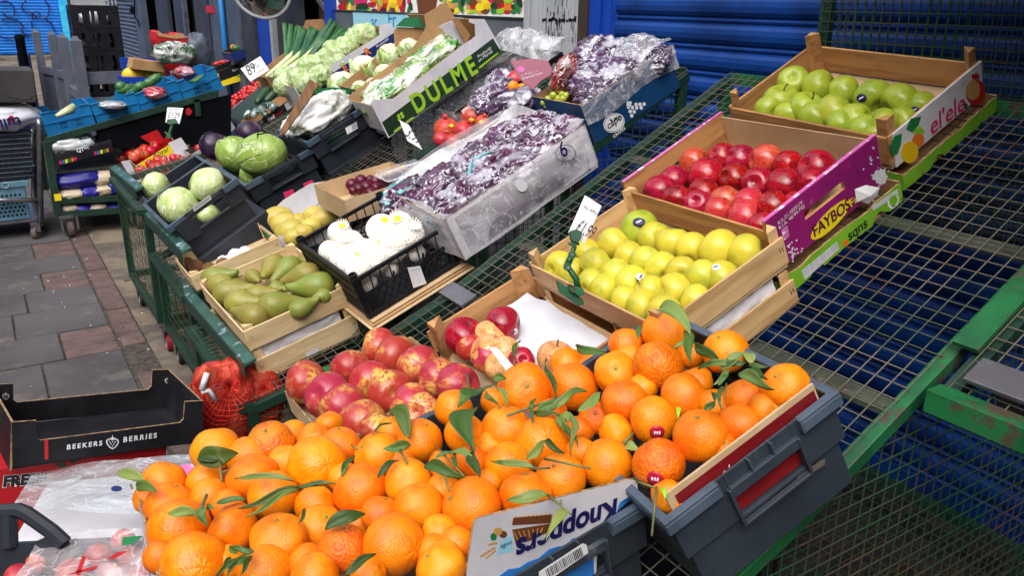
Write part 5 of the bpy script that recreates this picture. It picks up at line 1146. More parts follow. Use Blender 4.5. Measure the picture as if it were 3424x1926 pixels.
# ------------------------------------------------------------------ 8 pears and kiwis
G = lambda x, y: (560+x/1.9317, 550+y/1.9317)
pR = fitted('wooden_crate', 'pale wooden crate of green pears on the cart corner', 'crate', [[0.5922, 3.0839, 0.5794], [0.6198, 2.603, 0.5433], [0.9684, 3.0983, 0.6742]], .075, 'wooden fruit crates')
wood_crate(pR, 'pale_wood', slats=((0, .080),), posts=.012, th=.006)
pL = fitted('wooden_crate', 'pale wooden crate stacked under the pears with white film inside', 'crate', [pR.P(0, 0, -.088), pR.P(pR.u, 0, -.088), pR.P(0, pR.v, -.088)], .128, 'wooden fruit crates')
wood_crate(pL, 'pale_wood', slats=((.036, .086),), posts=-.002, th=.006)
a, b_ = pL.P(pL.u-.014, .04, 0), pL.P(pL.u-.014, pL.v-.05, 0); film_sheet('inner_film', bilerp(a, b_, b_-pL.n*.05, a-pL.n*.05), 24, 8, .012, 22, M['tissue'], parent=pL.e, seed=9)
hit = lambda x, y: pL.near(x, y, pL.u+.001); decal(pL.e, [(1020, 1182), (1062, 1160), (1068, 1178), (1030, 1200)], M['tissue'], hit, name='torn_label')
PRm = [pear_mesh('pear', .35), pear_mesh('green_pear', .6), pear_mesh('pear', -.1)]
prs = [(300,735,74,545,725,1,'green-necked pear'),(340,778,72,520,800,0,'olive pear'),(385,830,82,640,795,0,'olive pear with a dark scar'),(458,892,82,600,905,0,'round olive pear'),(562,982,82,395,930,0,'light pear with its stalk to the pavement'),(682,915,88,925,858,1,'big pear with a long green neck'),(690,652,72,612,738,2,'upright pear by the back board'),(792,662,70,620,755,1,'bright green pear'),(905,712,78,668,752,0,'brownish pear'),(985,785,90,752,838,1,'largest green pear'),(575,842,62,745,812,2,'half-hidden olive pear'),(852,935,62,1000,870,1,'pear peeping over the front board'),(548,722,48,600,760,2,'small pale pear in the gap'),(1010,850,46,900,890,1,'small green pear under the largest one'),(700,800,48,780,790,1,'thin green pear in the middle')]
prs += [(420,770,60,560,790,0,'pear under the front rows'),(650,850,60,560,800,0,'low pear in the middle gap'),(765,745,62,880,800,2,'low pear under the green-necked ones'),(880,840,60,760,880,0,'low pear by the near board'),(500,955,58,600,900,0,'low pear near the stalked one'),(770,905,58,860,870,2,'low pear by the near corner'),(930,640,56,850,600,2,'low pear by the shop-side board')]
pl = Pile()
for k, (x, y, r, tx, ty, mi, lk) in enumerate(prs):
    P = pR.hit(*G(x, y), -.012 if k < 15 else -.045); rr = 1.07*r/1.9317*depth(P)/FPX; T = pR.hit(*G(tx, ty), .0); P = pl.place(P, rr, .75, .04); T = pR.hit(*G(tx, ty), (pR.M.inverted() @ P).z+.004)
    ln = min(1.02, max(.72, (T-P).length/(rr*2.1))); o = put(PRm[mi], 'pear', lk+' in the pale wooden crate', 'pear', P, rr, axis_rot(T-P, R_.uniform(0, 6)), 'green pears', ME_STEM, 2.15, (1, 1, ln))
kR = faced('wooden_crate', 'pale wooden crate with a few kiwis behind the pears', 'crate', (583, 862), (862, 742), .385, .29, .075, far=True, group='wooden fruit crates')
wood_crate(kR, 'pale_wood', slats=((0, .07),), posts=.008, th=.006)
pr_ = [(125,640,52),(185,668,50),(270,690,52),(358,648,47,),(400,668,42)]
for k, (x, y, r) in enumerate(pr_):
    P = kR.hit(*G(x, y), -.05); rr = r/1.9317*depth(P)/FPX; put(AP_K if 0 else OR[0], 'kiwi', f'brown fuzzy kiwi, {ORD[k]} from left in the pale crate', 'kiwi', P, rr, None, 'kiwis', None, stretch=(1, 1, 1.15)).data = bpy.data.meshes.get('kiwi_skin') or mesh('kiwi_skin', MB().lathe([(max(.004, math.sin(math.pi*i/14)), -math.cos(math.pi*i/14)) for i in range(15)], 20), M['kiwi'], True)
P4 = [kR.lhit(*G(x, y), -.055) for x, y in ((270, 640), (470, 520), (640, 560), (420, 690))]
film_sheet('tissue_paper', lambda a, b_: kR.M @ (P4[0]*(1-a)*(1-b_)+P4[1]*a*(1-b_)+P4[2]*a*b_+P4[3]*(1-a)*b_), 30, 20, .03, 14, M['tissue'], 'crumpled white tissue beside the kiwis', 'tissue', seed=3)
pk = kR.part('black_side_lining', MB().span(.02, kR.u-.01, .007, .012, -.07, -.004), M['black_card']); kR.part('teal_side_lining', MB().span(.08, kR.u-.01, .0125, .014, -.07, -.045), M['green_print'])
# ------------------------------------------------------------------ 9 yellow pears box behind the foam-netted fruit
mR = faced('cardboard_box', 'cream cardboard box with magenta tabs holding yellow pears', 'box', G(700, 470), G(1190, 262), .36, .30, .10)
Lf = mR.u; carton(mR, 'white_card', 'liner_paper', far=[(0, -.10), (mR.v, -.10), (mR.v, .055), (mR.v*.82, .07), (mR.v*.42, .045), (0, -.02)], right=[(0, -.1), (Lf, -.1), (Lf, .0), (Lf*.3, .035), (0, .055)])
mR.part('side_print', MB().span(.03, mR.u-.01, -.0022, -.0010, -.095, -.055), M['pink_print']); mR.part('side_print', MB().span(.01, mR.u-.01, -.0022, -.0010, -.055, -.005), M['green_print'])
for a in (.46, .74): mR.part('magenta_tab', MB().span(-.004, .001, mR.v*a, mR.v*(a+.13), .035, .065+.02*a), M['pink_print'])
mr = [(712,345,76,1.25),(755,382,74,1.15),(793,428,74,1.2),(880,442,62,1),(850,362,52,1),(870,398,50,1),(950,330,64,1.1),(1008,350,66,1.35),(1057,252,60,1),(1130,290,52,1),(820,470,60,1.1),(760,430,60,1.1),(930,400,60,1.1)]
pl = Pile(); mgm = [ball_mesh('pear_skin', 'mango', .06, 1.1, dimple=.05, squash=1.1), ball_mesh('pear_skin', 'mango_blush', .05, 1.1, dimple=.05, squash=1.05)]
for k, (x, y, r, st) in enumerate(mr):
    P = mR.hit(*G(x, y), -.01); rr = r/1.9317*depth(P)/FPX; P = pl.place(P, rr, .85, .05); put(mgm[k == 8], 'yellow_pear', ('red-blushed yellow pear at the top of the cream box' if k == 8 else f'yellow pear, {ORD[k if k < 8 else k-1]} counted from the pavement end of the cream box'), 'pear', P, rr, axis_rot((1, -.4, .1+.2*(k % 3))), 'yellow pears', ME_STEM, 1.0, (1, 1, st))
# ------------------------------------------------------------------ 10 black crate with foam-netted fruit
nR = fitted('lattice_crate', 'black plastic lattice crate of white foam-netted fruit', 'crate', [[0.9279, 2.9382, 0.7325], [0.9441, 2.4286, 0.719], [1.2855, 2.9458, 0.8737]], .160, None)
u, v, H = nR.u, nR.v, .160; mb = MB()
for x in (0, u-.012):
    mb.span(x, x+.012, 0, v, -.014, 0).span(x, x+.012, 0, v, -H, -H+.014)
for y in (0, v-.012): mb.span(.012, u-.012, y, y+.012, -.012, 0).span(.012, u-.012, y, y+.010, -H, -H+.012)
nR.part('frame', mb, M['black_plastic'], bevel=.002)
for x0, sx in ((.003, 1), (u-.009, 1)):
    mb = MB(); n = 13
    for k in range(-6, n+6):
        a0 = k*v/n
        for sg in (1, -1):
            za, zb2 = -H+.014, -.072; y0, y1 = a0, a0+sg*(zb2-za)*.75
            pa, pb = Vector((x0+.003, y0, za)), Vector((x0+.003, y1, zb2)); 
            if -.001 < min(y0, y1) and max(y0, y1) < v+.001: mb.bar(pa, pb, .0035, .005, up=(1, 0, 0))
    mb.bar((x0+.003, 0, -.072), (x0+.003, v, -.072), .006, .005, up=(1, 0, 0))
    for k in range(10): mb.bar((x0+.003, .02+k*(v-.04)/9, -.072), (x0+.003, .02+k*(v-.04)/9+.006, -.014), .004, .004, up=(1, 0, 0))
    for cy in (v*.30, v*.62): mb.tube([(x0+.003, cy+.03*math.cos(a), -.05-.028*math.sin(a)) for a in [math.pi*i/8 for i in range(9)]], .004, 5)
    nR.part('lattice_side', mb, M['black_plastic'])
for y0 in (.002, v-.006): 
    mb = MB()
    for k in range(26): mb.span(.014+k*(u-.03)/26, .014+k*(u-.03)/26+.008, y0, y0+.004, -H+.012, -.012)
    for z in (-.05, -.09): mb.span(.012, u-.012, y0-.0005, y0+.0045, z, z+.012)
    nR.part('slotted_side', mb, M['black_plastic'])
for x in (.004, u-.03):
    for y in (0, v-.026): nR.part('corner_post', MB().lathe([(.016, -H), (.016, .014), (.011, .014), (.011, -.01)], 14, M=Matrix.Translation((x+.013, y+.013, 0))), M['black_plastic'], smooth=False)
nR.part('crate_floor', MB().span(.01, u-.01, .01, v-.01, -H, -H+.004), M['black_plastic'])
hit = lambda x, y: nR.near(x, y, u+.002); lb = [(1362, 895), (1404, 889), (1426, 948), (1382, 963)]; lab = decal(nR.e, lb, M['paper'], hit, name='stock_label', lift=.001)
for k in range(5): text(nR.e, '--- -- ---- - --' if k else '-----', (1370+k*3.3, 907+k*10), (1402+k*4, 902+k*9.5), M['ink'], hit, up=nR.n, lift=.0022, hs=.6) if k < 5 else 0
nm = ball_mesh('foam_skin', 'foam_net', .05, 1.5, dimple=.02, squash=.95)
fl = mesh('foam_frill', (lambda mb: [mb.prism([(0, 0, 0), (.12, -.05, .02), (.16, 0, .30), (.12, .05, .02)], (.012, .0, .004)) for _ in (0,)] and mb)(MB()), M['foam_net'])
def frill():
    mb = MB()
    for k in range(16):
        a = k*2*math.pi/16; c_, s_ = math.cos(a), math.sin(a); r1 = .36+.04*R_.random(); z = .88+R_.random()*.08
        P = [Vector((c_*.28-s_*q, s_*.28+c_*q, z)) for q in (-.06, .06)]+[Vector((c_*(r1+.12)-s_*q, s_*(r1+.12)+c_*q, z+.30)) for q in (.04, -.04)]; mb.prism(P, Vector((c_, s_, 0))*.02)
    return mesh('frill', mb, M['foam_net'])
FR = frill(); crn = mesh('fruit_crown', MB().lathe([(.01, .9), (.26, .93), (.2, .97), (.01, .98)], 14), M['yellow_print'], True)
nts = [(1115,445,88),(1180,520,105),(1385,420,112),(1500,400,108),(1620,490,110),(1010,590,85),(1085,635,88),(1260,560,95),(1360,560,108),(1500,540,108),(1580,620,98),(1150,660,95),(1240,715,98),(1400,655,108),(1330,790,80),(1500,720,70),(1650,600,70)]
pl = Pile()
for k, (x, y, r) in enumerate(nts):
    deep = k >= 14; P = nR.hit(*G(x, y), -.06 if deep else -.012+.014*((y < 560))); rr = r/1.9317*depth(P)/FPX*.93; q_ = nR.M.inverted() @ P; q_.x = min(q_.x, nR.u-.016-rr); q_.y = min(max(q_.y, .012+rr*.9), nR.v-.012-rr*.9); P = nR.M @ q_; P = pl.place(P, rr, .80, .05)
    a = R_.choice([(0, -.6, .8), (.5, -.3, .8), (-.4, -.5, .7), (.2, .2, 1)]); o = put(nm, 'netted_pear', f'white foam-netted pear, {ORD[k % 14]} of the '+('lower ones behind the lattice' if deep else 'upper ones from the pavement end'), 'netted fruit', P, rr, axis_rot(a, R_.uniform(0, 6)), 'foam-netted fruit', None)
    for me_ in ((FR,) if k in (0, 1, 3, 4) else ()) + ((crn,) if k % 3 != 1 else ()):
        s = bpy.data.objects.new('net_frill' if me_ is FR else 'yellow_tuft', me_); COL.objects.link(s); s.parent = o; s.matrix_parent_inverse = Matrix.Identity(4)
cB2 = fitted('flat_carton', 'flattened brown cardboard sheets under the black lattice crate', 'cardboard', [nR.P(.02, .0, -.165), nR.P(nR.u+.02, .0, -.165), nR.P(.02, nR.v+.02, -.165)], .03); 
for k in range(3): cB2.part('card_sheet', MB().span(0, cB2.u+.012*k, -.01*k, cB2.v+.004*k, -.003-k*.007, -k*.007), M['card'] if k % 2 else M['card_pale'])
# ------------------------------------------------------------------ 11 plums and a punnet
qR = faced('cardboard_box', 'brown cardboard box with dark plums behind the cream box', 'box', G(1140, 235), (1420, 585), .36, .34, .09)
carton(qR, 'card_pale', 'card_pale')
pms = [(1250,105,42),(1310,98,32),(1192,130,42),(1238,158,38),(1288,148,44),(1345,110,42),(1350,150,34),(1312,183,34),(1200,170,30)]
for k, (x, y, r) in enumerate(pms):
    P = qR.hit(*G(x, y), -.025); rr = r/1.9317*depth(P)/FPX; put(OR[1], 'plum', f'dark plum, {ORD[k]} from the pavement end of the brown box', 'plum', P, rr, None, 'plums').data = bpy.data.meshes.get('plum_skin') or mesh('plum_skin', MB().lathe([(max(.004, math.sin(math.pi*i/14)), -math.cos(math.pi*i/14)) for i in range(15)], 20), M['plum'], True)
Hh = lambda x, y: (1200+x/2.229, 350+y/2.229)
e = thing('punnet', 'clear plastic punnet of dark fruit with a yellow dot', 'punnet', qR.hit(*Hh(330, 460), .0)); Mx = frame(qR.hit(*Hh(330, 500), .03), qR.eu, qR.es, qR.n)
e.matrix_world = Mx
obj('punnet_tray', MB().prism([(-.055, -.09, -.06), (.055, -.09, -.06), (.055, .09, -.06), (-.055, .09, -.06)], (0, 0, .055)), M['grape_dark'], e, local=True, bevel=.01)
obj('punnet_lid', MB().hexa([(-.065, -.10, -.005), (.065, -.10, -.005), (.065, .10, -.005), (-.065, .10, -.005), (-.055, -.088, .024), (.055, -.088, .024), (.055, .088, .024), (-.055, .088, .024)]), M['punnet'], e, local=True, bevel=.006)
obj('lid_rim', MB().tube([(-.066, -.1, 0), (.066, -.1, 0), (.066, .1, 0), (-.066, .1, 0)], .003, 6, True), M['film_white'], e, local=True)
obj('yellow_dot', MB().box((.01, 0, .0265), (.014, .02, .001)), M['yellow_print'], e, local=True)
obj('lid_rib', MB().tube([(.03, -.08, .026), (.03, .08, .026)], .002, 5).tube([(.015, -.08, .026), (.015, .08, .026)], .002, 5), M['film_white'], e, local=True)
price_card('price_card', 'creased price card reading 3.99 on the brown plum box', ((1335, 400), (1368, 418), (1412, 500), (1362, 470)), [('3.99', (1352, 452), (1400, 482), 1.6)], qR.P(0, qR.v, .02))
# ------------------------------------------------------------------ 12 box of bagged dark grapes wrapped in a film
gR = fitted('grape_box', 'long box of bagged dark grapes wrapped in cloudy plastic film', 'box', [[1.263, 2.8413, 0.9035], [1.2609, 2.3597, 0.9006], [1.8274, 2.8373, 1.1802]], .17, None)
carton(gR, 'white_card', 'white_card', th=.006)
# dark grapes behind the film on the near side
c = gR; u, v = c.u, c.v
mb = MB()
def bulge(a, b_): return c.P(u+.012+.022*math.sin(math.pi*a)*math.sin(math.pi*min(1, b_*1.1)), a*v, .012-b_*(.172+.01*math.sin(a*5)))
film_sheet('near_film', bulge, 60, 24, .006, 9, M['film_white'], parent=c.e, seed=1)
c.part('printed_side', MB().span(u+.001, u+.002, .03, v-.03, -.16, -.01), M['clear_bag'])
film_sheet('front_film', lambda a, b_: c.P(a*u, -.012-.02*math.sin(math.pi*a), .012-b_*.16), 40, 18, .006, 9, M['film_white'], parent=c.e, seed=2)
def rimf(a, b_):  # film folded over the rim, loose inside
    t = a*4; k = int(min(3, t)); f = t-k; cs = [(u+.008, -.008), (u+.008, v+.008), (-.01, v+.01), (-.01, -.01), (u+.008, -.008)]
    p = Vector(cs[k])*(1-f)+Vector(cs[k+1])*f; ctr = Vector((u/2, v/2)); q = p+(ctr-p)*.22*b_
    return c.P(q.x, q.y, .014+.012*math.sin(a*31)*(1-b_)-.045*b_)
film_sheet('rim_film', rimf, 140, 8, .010, 18, M['film_white'], parent=c.e, seed=3)
film_sheet('back_film', lambda a, b_: c.P(-.01-.01*b_, a*v, .01-b_*.1+.03*math.sin(math.pi*a)), 40, 10, .012, 14, M['film_white'], parent=c.e, seed=7)
bz = [((350,690),.10,.075,'front corner'),((560,640),.12,.08,'second place'),((730,720),.11,.08,'near side low end'),((900,640),.12,.08,'near side'),((830,470),.12,.09,'middle by the far side'),((1010,460),.13,.09,'middle, with a turquoise strip'),((1160,500),.11,.08,'near side upper half'),((1130,250),.12,.085,'upper far side'),((1330,300),.12,.085,'upper end near side'),((1290,190),.12,.08,'top end'),((1450,220),.11,.08,'top near corner')]
for k, (q, a, b_, lk) in enumerate(bz):
    P = c.hit(*Hh(*q), -.03); M3 = Matrix((c.eu, c.es, c.n)).transposed() @ Matrix.Rotation(R_.uniform(-.6, .6), 3, 'Z') @ Matrix.Rotation(R_.uniform(-.25, .25), 3, 'X')
    lump('grape_bag', P, (b_, a, .05), M3, M['grape_bag'], .5, 1.5, seed=k+1, n=64, berries=.024, label=f'dotted bag of dark grapes in the wrapped box, {lk}', cat='grape bag', group='bags of dark grapes')
for k in range(3):   # turquoise printed bag tops
    a_, b2 = [((800,580),(840,380)), ((860,390),(1050,320)), ((280,650),(430,590))][k]; A, B = c.hit(*Hh(*a_), .028), c.hit(*Hh(*b2), .03); w_ = .016
    film_sheet('bag_seal', bilerp(A, B, B+c.eu*w_+c.n*.01, A+c.eu*w_*1.4), 14, 4, .008, 30, M['seal'] if 'seal' in M else M.setdefault('seal', mat('seal', S(40,196,206), .25, S(150,225,228), 20, coat=.4)), parent=c.e, seed=k+20)
hit = lambda x, y: c.near(x, y, u+.036)
e_ = c.e; obj('pen_ring', MB().tube([hit(*Hh(1540+72*math.cos(a)*1.02, 362+62*math.sin(a))) for a in [k*math.pi/12 for k in range(24)]], .0012, 5, True), M['knop_navy'], e_)
text(e_, '6', Hh(1515, 395), Hh(1560, 365), M['knop_navy'], hit, up=c.n, thick=.01, lift=.003, hs=1.3); obj('round_sticker', MB().prism([hit(*Hh(1216+40*math.cos(a), 604+44*math.sin(a))) for a in [k*math.pi/10 for k in range(20)]], c.eu*.001), M['paper'], e_)
# ------------------------------------------------------------------ 13 blue grape carton under film, pomegranates
Bx = lambda x, y: (760+x/2.07, y/2.07)
Cx = lambda x, y: (1700+x/2.415, y/2.415)
cp = faced('blue_carton', 'dark blue carton printed with a white oval logo and grapes, half under film', 'carton', (1948, 352), (2240, 165), .50, .34, .165, k=.93)
carton(cp, 'cape_blue', 'card')
hit = lambda x, y: cp.near(x, y, cp.u+.0008); U = cp.n; e_ = cp.e
ce = Vector(); decal(e_, ell(*Cx(852, 990), 37, 31, -.55, 26), M['white_ink'], hit, name='logo_oval', lift=.0006); decal(e_, ell(*Cx(852, 990), 33.5, 28, -.55, 26), M['ink'], hit, name='logo_ring', lift=.001); decal(e_, ell(*Cx(852, 990), 32, 26.5, -.55, 26), M['white_ink'], hit, name='logo_oval', lift=.0014)
text(e_, 'cape', Cx(805, 1043), Cx(915, 958), M['ink'], hit, up=U, thick=.02, lift=.0022); text(e_, 'GRAPES', Cx(850, 1115), Cx(945, 1040), M['white_ink'], hit, up=U, thick=.01)
decal(e_, [Cx(*q) for q in ((845, 985), (852, 950), (885, 935), (870, 965))], M['ink'], hit, lift=.002); decal(e_, [Cx(*q) for q in ((840, 985), (818, 972), (815, 955), (838, 965))], M['ink'], hit, lift=.002)
for q in ((995, 932), (983, 898), (1015, 900), (968, 862), (1002, 866), (1036, 868), (1072, 868), (1062, 840), (1095, 838), (1030, 842)): decal(e_, ell(*Cx(*q), 5.4, 6.6, 0, 12), M['white_ink'], hit, name='grape_print')
decal(e_, [Cx(*q) for q in ((958, 812), (995, 818), (985, 860), (950, 850))], M['paper'], hit, name='white_tag', lift=.002)
u, v = cp.u, cp.v
film_sheet('draped_film', lambda a, b_: cp.P(u+.010+.004*b_, v*(a*1.06-.03), .02-b_*(.095+.012*math.sin(a*7))), 60, 20, .008, 15, M['film'], parent=cp.e, seed=11)
film_sheet('back_hood', lambda a, b_: cp.P(u*(1-a*1.0)+.01, v*(1.0-.35*b_)+.01, .05+.02*math.sin(a*4)-.05*abs(b_-.4)), 50, 30, .03, 12, M['film'], parent=cp.e, seed=12)
bz = [(680,640,.10,.085,.05),(560,580,.08,.07,.04),(800,500,.11,.09,.06),(700,430,.09,.07,.06),(950,540,.10,.08,.05),(1040,460,.09,.08,.05),(1180,480,.07,.07,.04),(880,640,.09,.07,.05),(720,720,.09,.07,.04)]
for k, (x, y, a, b_, z) in enumerate(bz):
    P = cp.hit(*Cx(x, y), -.02); M3 = Matrix((cp.eu, cp.es, cp.n)).transposed() @ Matrix.Rotation(R_.uniform(-.6, .6), 3, 'Z')
    lump('grape_bag', P, (b_, a, z), M3, M['clear_bag'], .55, 1.7, seed=k+30, n=54, berries=.024, label=f'clear crumpled bag of purple grapes in the blue carton, {ORD[k]} from the pavement end', cat='grape bag', group='bags of dark grapes')
# second filmed box left of it with pomegranates at the low end
pm = faced('filmed_crate', 'black slotted crate lined with cloudy film holding pomegranates and fruit bags', 'crate', (1560, 392), (1880, 170), .60, .36, .12, k=1.0)
u, v = pm.u, pm.v
mb = MB()
for x in (0, u-.008): mb.span(x, x+.008, 0, v, -.12, -.002)
for y in (0, v-.008): mb.span(.008, u-.008, y, y+.008, -.12, -.002)
pm.part('slotted_side', mb, M['black_plastic']); pm.part('crate_floor', MB().span(.008, u-.008, .008, v-.008, -.12, -.115), M['black_card'])
mb = MB()
for k in range(16): mb.span(.0085, .0100, .03+k*v/17, .045+k*v/17, -.06, -.02)
pm.part('slot_row', mb, M['frame_grey'])
for nm_, fn in (('far_film', lambda a, b_: pm.P(.012+.01*b_, a*v, .03-.11*b_)), ('near_film', lambda a, b_: pm.P(u-.02+.03*b_, a*v, .035-.1*b_)), ('back_film', lambda a, b_: pm.P(a*u*1.1-.02, v-.03+.03*b_, .07-.14*b_)), ('front_film', lambda a, b_: pm.P(a*u, -.01-.02*b_, .02-.12*b_))): film_sheet(nm_, fn, 46, 16, .016, 13, M['film'], parent=pm.e, seed=len(nm_)+40)
film_sheet('hood_film', lambda a, b_: pm.P(-.02+a*(u+.15), v*(.72+.30*b_), .06+.06*math.sin(math.pi*b_)+.02*math.sin(a*5)), 60, 26, .035, 9, M['film'], parent=pm.e, seed=51)
pmh = Pile(); PM = ball_mesh('pomegranate_skin', 'pom', .05, 1.3, dimple=.0, squash=.92)
CR = mesh('crown', MB().lathe([(.13, .86), (.16, 1.0), (.22, 1.2), (.19, 1.18), (.1, .95)], 12, fn=lambda p, a: Vector((p.x, p.y, p.z+(.08*math.cos(6*a) if p.z > 1.1 else 0)))), M['pom'], True)
for k, (x, y, r, lk) in enumerate([(1515,895,88,'pomegranate with its crown up and a yellow label'),(1700,810,88,'rosy pomegranate with a yellow label'),(1640,905,74,'rough brown-red pomegranate in front of the others'),(1485,965,62,'pomegranate half hidden by the price card'),(1560,980,58,'small pomegranate in the front corner'),(1775,850,62,'russet pomegranate close beside the film')]):
    P = pm.hit(*Bx(x, y), -.03); rr = r/2.07*depth(P)/FPX; P = pmh.place(P, rr, .88, .06); o = put(PM, 'pomegranate', lk, 'pomegranate', P, rr, axis_rot((-.2, -.2, 1) if k == 0 else (R_.uniform(-1, 1), -.3, .6), 0), 'pomegranates')
    s = bpy.data.objects.new('crown', CR); COL.objects.link(s); s.parent = o
    if k in (0, 1, 5):
        sx, sy = Bx(*{0: (1552, 868), 1: (1690, 828), 5: (1755, 845)}[k]); d = ray(sx, sy).normalized(); oc = CAM-P; b_ = oc.dot(d); kk = b_*b_-(oc.dot(oc)-rr*rr)
        if kk > 0: H = CAM+d*(-b_-math.sqrt(kk)); n = (H-P).normalized(); obj('yellow_label', MB().lathe([(.0001, .0022), (.010, .0016), (.013, .0)], 4, M=Matrix.Translation(H+n*.0005) @ n.to_track_quat('Z', 'Y').to_matrix().to_4x4(), fn=lambda p, a: Vector((p.x*1.2, p.y*.8, p.z))), M['yellow_print'], o)
for k, (x, y, r, lk) in enumerate([(1995,545,62,'large pomegranate showing under the magenta flap'),(1975,600,44,'orange fruit under the magenta flap'),(2040,605,34,'small pale orange fruit by the magenta flap')]):
    P = pm.hit(*Bx(x, y), -.0); rr = r/2.07*depth(P)/FPX; put(PM if k == 0 else OR[0], 'pomegranate' if k == 0 else 'orange', lk, 'pomegranate' if k == 0 else 'orange', P, rr)
for k, (x, y, a, b_) in enumerate([(1850,650,.10,.08),(1960,720,.10,.07),(1760,720,.08,.06),(2050,700,.08,.07),(1890,560,.07,.06)]):
    P = pm.hit(*Bx(x, y), -.005); lump('fruit_bag', P, (b_, a, .045), Matrix((pm.eu, pm.es, pm.n)).transposed() @ Matrix.Rotation(R_.uniform(-1, 1), 3, 'Z'), M['clear_bag'], .6, 1.8, seed=60+k, n=28, label=f'crinkled clear fruit bag with faint red lettering, {ORD[k]} in the filmed black crate', cat='fruit bag', group='clear fruit bags')
# magenta flap bag, red grapes and green grapes
Z0 = cp.P(.02, .05, .06); hf = lambda x, y, d=0: onP(*Cx(x, y), Z0, -_f)-_f*d
e = thing('grape_pouch', 'magenta topped pouch reading grapes and raisins among the film', 'pouch', hf(190, 580))
P = [hf(15, 490), hf(180, 470), hf(320, 490), hf(355, 560), hf(340, 610), hf(265, 650), hf(200, 725), hf(150, 690), hf(90, 640), hf(50, 560)]
obj('magenta_flap', MB().prism(P, -_f*.004), M['magenta_clean'] if 'magenta_clean' in M else M.setdefault('magenta_clean', mat('magenta_clean', S(128, 6, 66), .4, coat=.2)), e, bevel=.001)
hh = lambda x, y: onP(x, y, Z0-_f*.005, -_f)
text(e, 'Grapes & Raisins', Cx(112, 640), Cx(275, 592), M['white_ink'], hh, up=Vector((0, 0, 1)), thick=.01); text(e, '--- fresh -----', Cx(105, 612), Cx(245, 574), M['white_ink'], hh, up=Vector((0, 0, 1)), hs=.8); decal(e, ell(*Cx(100, 555), 13, 10, .3), M['pink_edge'], hh, lift=.001)
lump('grape_bag', hf(440, 590, .0), (.035, .03, .07), Matrix.Rotation(.6, 3, 'Y'), M['red_bag'], .7, 1.8, seed=77, n=26, label='narrow shiny bag of red grapes behind the magenta pouch', cat='grape bag')
e = thing('green_grapes', 'bunch of pale green grapes peeping from the film', 'grapes', hf(370, 790)); ball = mesh('grape', MB().lathe([(max(.004, math.sin(math.pi*i/10)), -math.cos(math.pi*i/10)) for i in range(11)], 14), M['grape_green'], True)
for k, (x, y) in enumerate([(285,830),(320,800),(360,770),(340,840),(395,795),(430,760),(375,830),(440,800),(310,850),(465,770),(415,830),(540,755),(565,735)]):
    s = bpy.data.objects.new('grape', ball); COL.objects.link(s); s.parent = e; r = 30/2.415*depth(hf(x, y))/FPX; s.matrix_basis = e.matrix_basis.inverted() @ Matrix.Translation(hf(x, y, R_.uniform(0, .01))) @ Matrix.Scale(r, 4)
# ------------------------------------------------------------------ 14 the long lettuce carton, cauliflower carton, iceberg carton, leeks
dl = faced('lettuce_carton', 'long white and dark green carton lettered in lime, full of salad bags', 'carton', (1243, 338), (1620, 63), .70, .30, .19)
u, v = dl.u, dl.v
N = [dl.M.inverted() @ dl.near(*Bx(*q)) for q in ((1115, 955), (1875, 375), (1890, 325), (1780, 128), (1675, 130), (1672, 150), (1712, 165), (1718, 245), (1690, 270), (1640, 300), (1150, 680), (1010, 690), (995, 720))]
near = [(p.y, p.z) for p in N]
carton(dl, 'white_card', 'card', near=near, far=[(0, -.18), (v, -.18), (v, .09), (v*.80, .10), (v*.76, .04), (v*.6, .0), (0, -.01)], right=[(0, -.18), (u, -.18), (u, .0), (0, .0)], left=[(0, -.18), (u, -.18), (u, -.03), (0, -.03)])
hit = lambda x, y: dl.near(x, y, u+.0008); e_ = dl.e
decal(e_, [Bx(*q) for q in ((1070, 845), (1838, 262), (1890, 345), (1885, 368), (1120, 945))], M['dark_green_print'], hit, name='green_band', lift=.0006)
decal(e_, [Bx(*q) for q in ((1150, 905), (1275, 810), (1300, 806), (1160, 918))], M['lime_print'], hit, name='lime_rule', lift=.0012); decal(e_, [Bx(*q) for q in ((1738, 462), (1872, 358), (1876, 368), (1745, 474))], M['lime_print'], hit, name='lime_rule', lift=.0012)
text(e_, 'DULME', Bx(1312, 782), Bx(1738, 492), M['lime_print'], hit, up=dl.n, name='lettering', thick=.03, hs=1.3, lift=.0016, sp=1.35)
for q in ((1185, 800), (1205, 785), (1190, 822), (1215, 805)): decal(e_, ell(*Bx(*q), 5, 7, .4, 8), M['lime_print'], hit, lift=.0012)
text(e_, 'Producido', Bx(1735, 400), Bx(1828, 335), M['white_ink'], hit, up=dl.n, shear=.3, lift=.0014); text(e_, 'en Murcia', Bx(1742, 428), Bx(1836, 358), M['white_ink'], hit, up=dl.n, shear=.3, lift=.0014)
obj('white_flap', MB().prism([dl.near(*Bx(*q), u-.16) for q in ((1460, 180), (1560, 135), (1650, 300), (1610, 305), (1545, 250))], dl.eu*.005), M['white_card'], e_); obj('inner_flap', MB().prism([dl.near(*Bx(*q), u-.13) for q in ((1500, 135), (1600, 130), (1680, 240), (1650, 300), (1560, 140))], dl.eu*.005), M['card'], e_)
for k, (x, y, a, b_) in enumerate([(1080,660,.12,.09),(1010,650,.07,.06),(1180,600,.11,.09),(1250,530,.12,.10),(1330,450,.12,.1),(1420,400,.12,.1),(1480,345,.11,.1),(1130,640,.09,.09)]):
    P = dl.hit(*Bx(x, y), -.075); lump('salad_bag', P, (b_, a, .05), Matrix((dl.eu, dl.es, dl.n)).transposed() @ Matrix.Rotation(R_.uniform(-.4, .4), 3, 'Z') @ Matrix.Rotation(.12, 3, 'X'), M['salad_bag'], .5, 1.6, seed=80+k, n=28, label=f'green and white plastic salad bag, {ORD[k]} up the lime-lettered carton', cat='salad bag', group='salad bags')
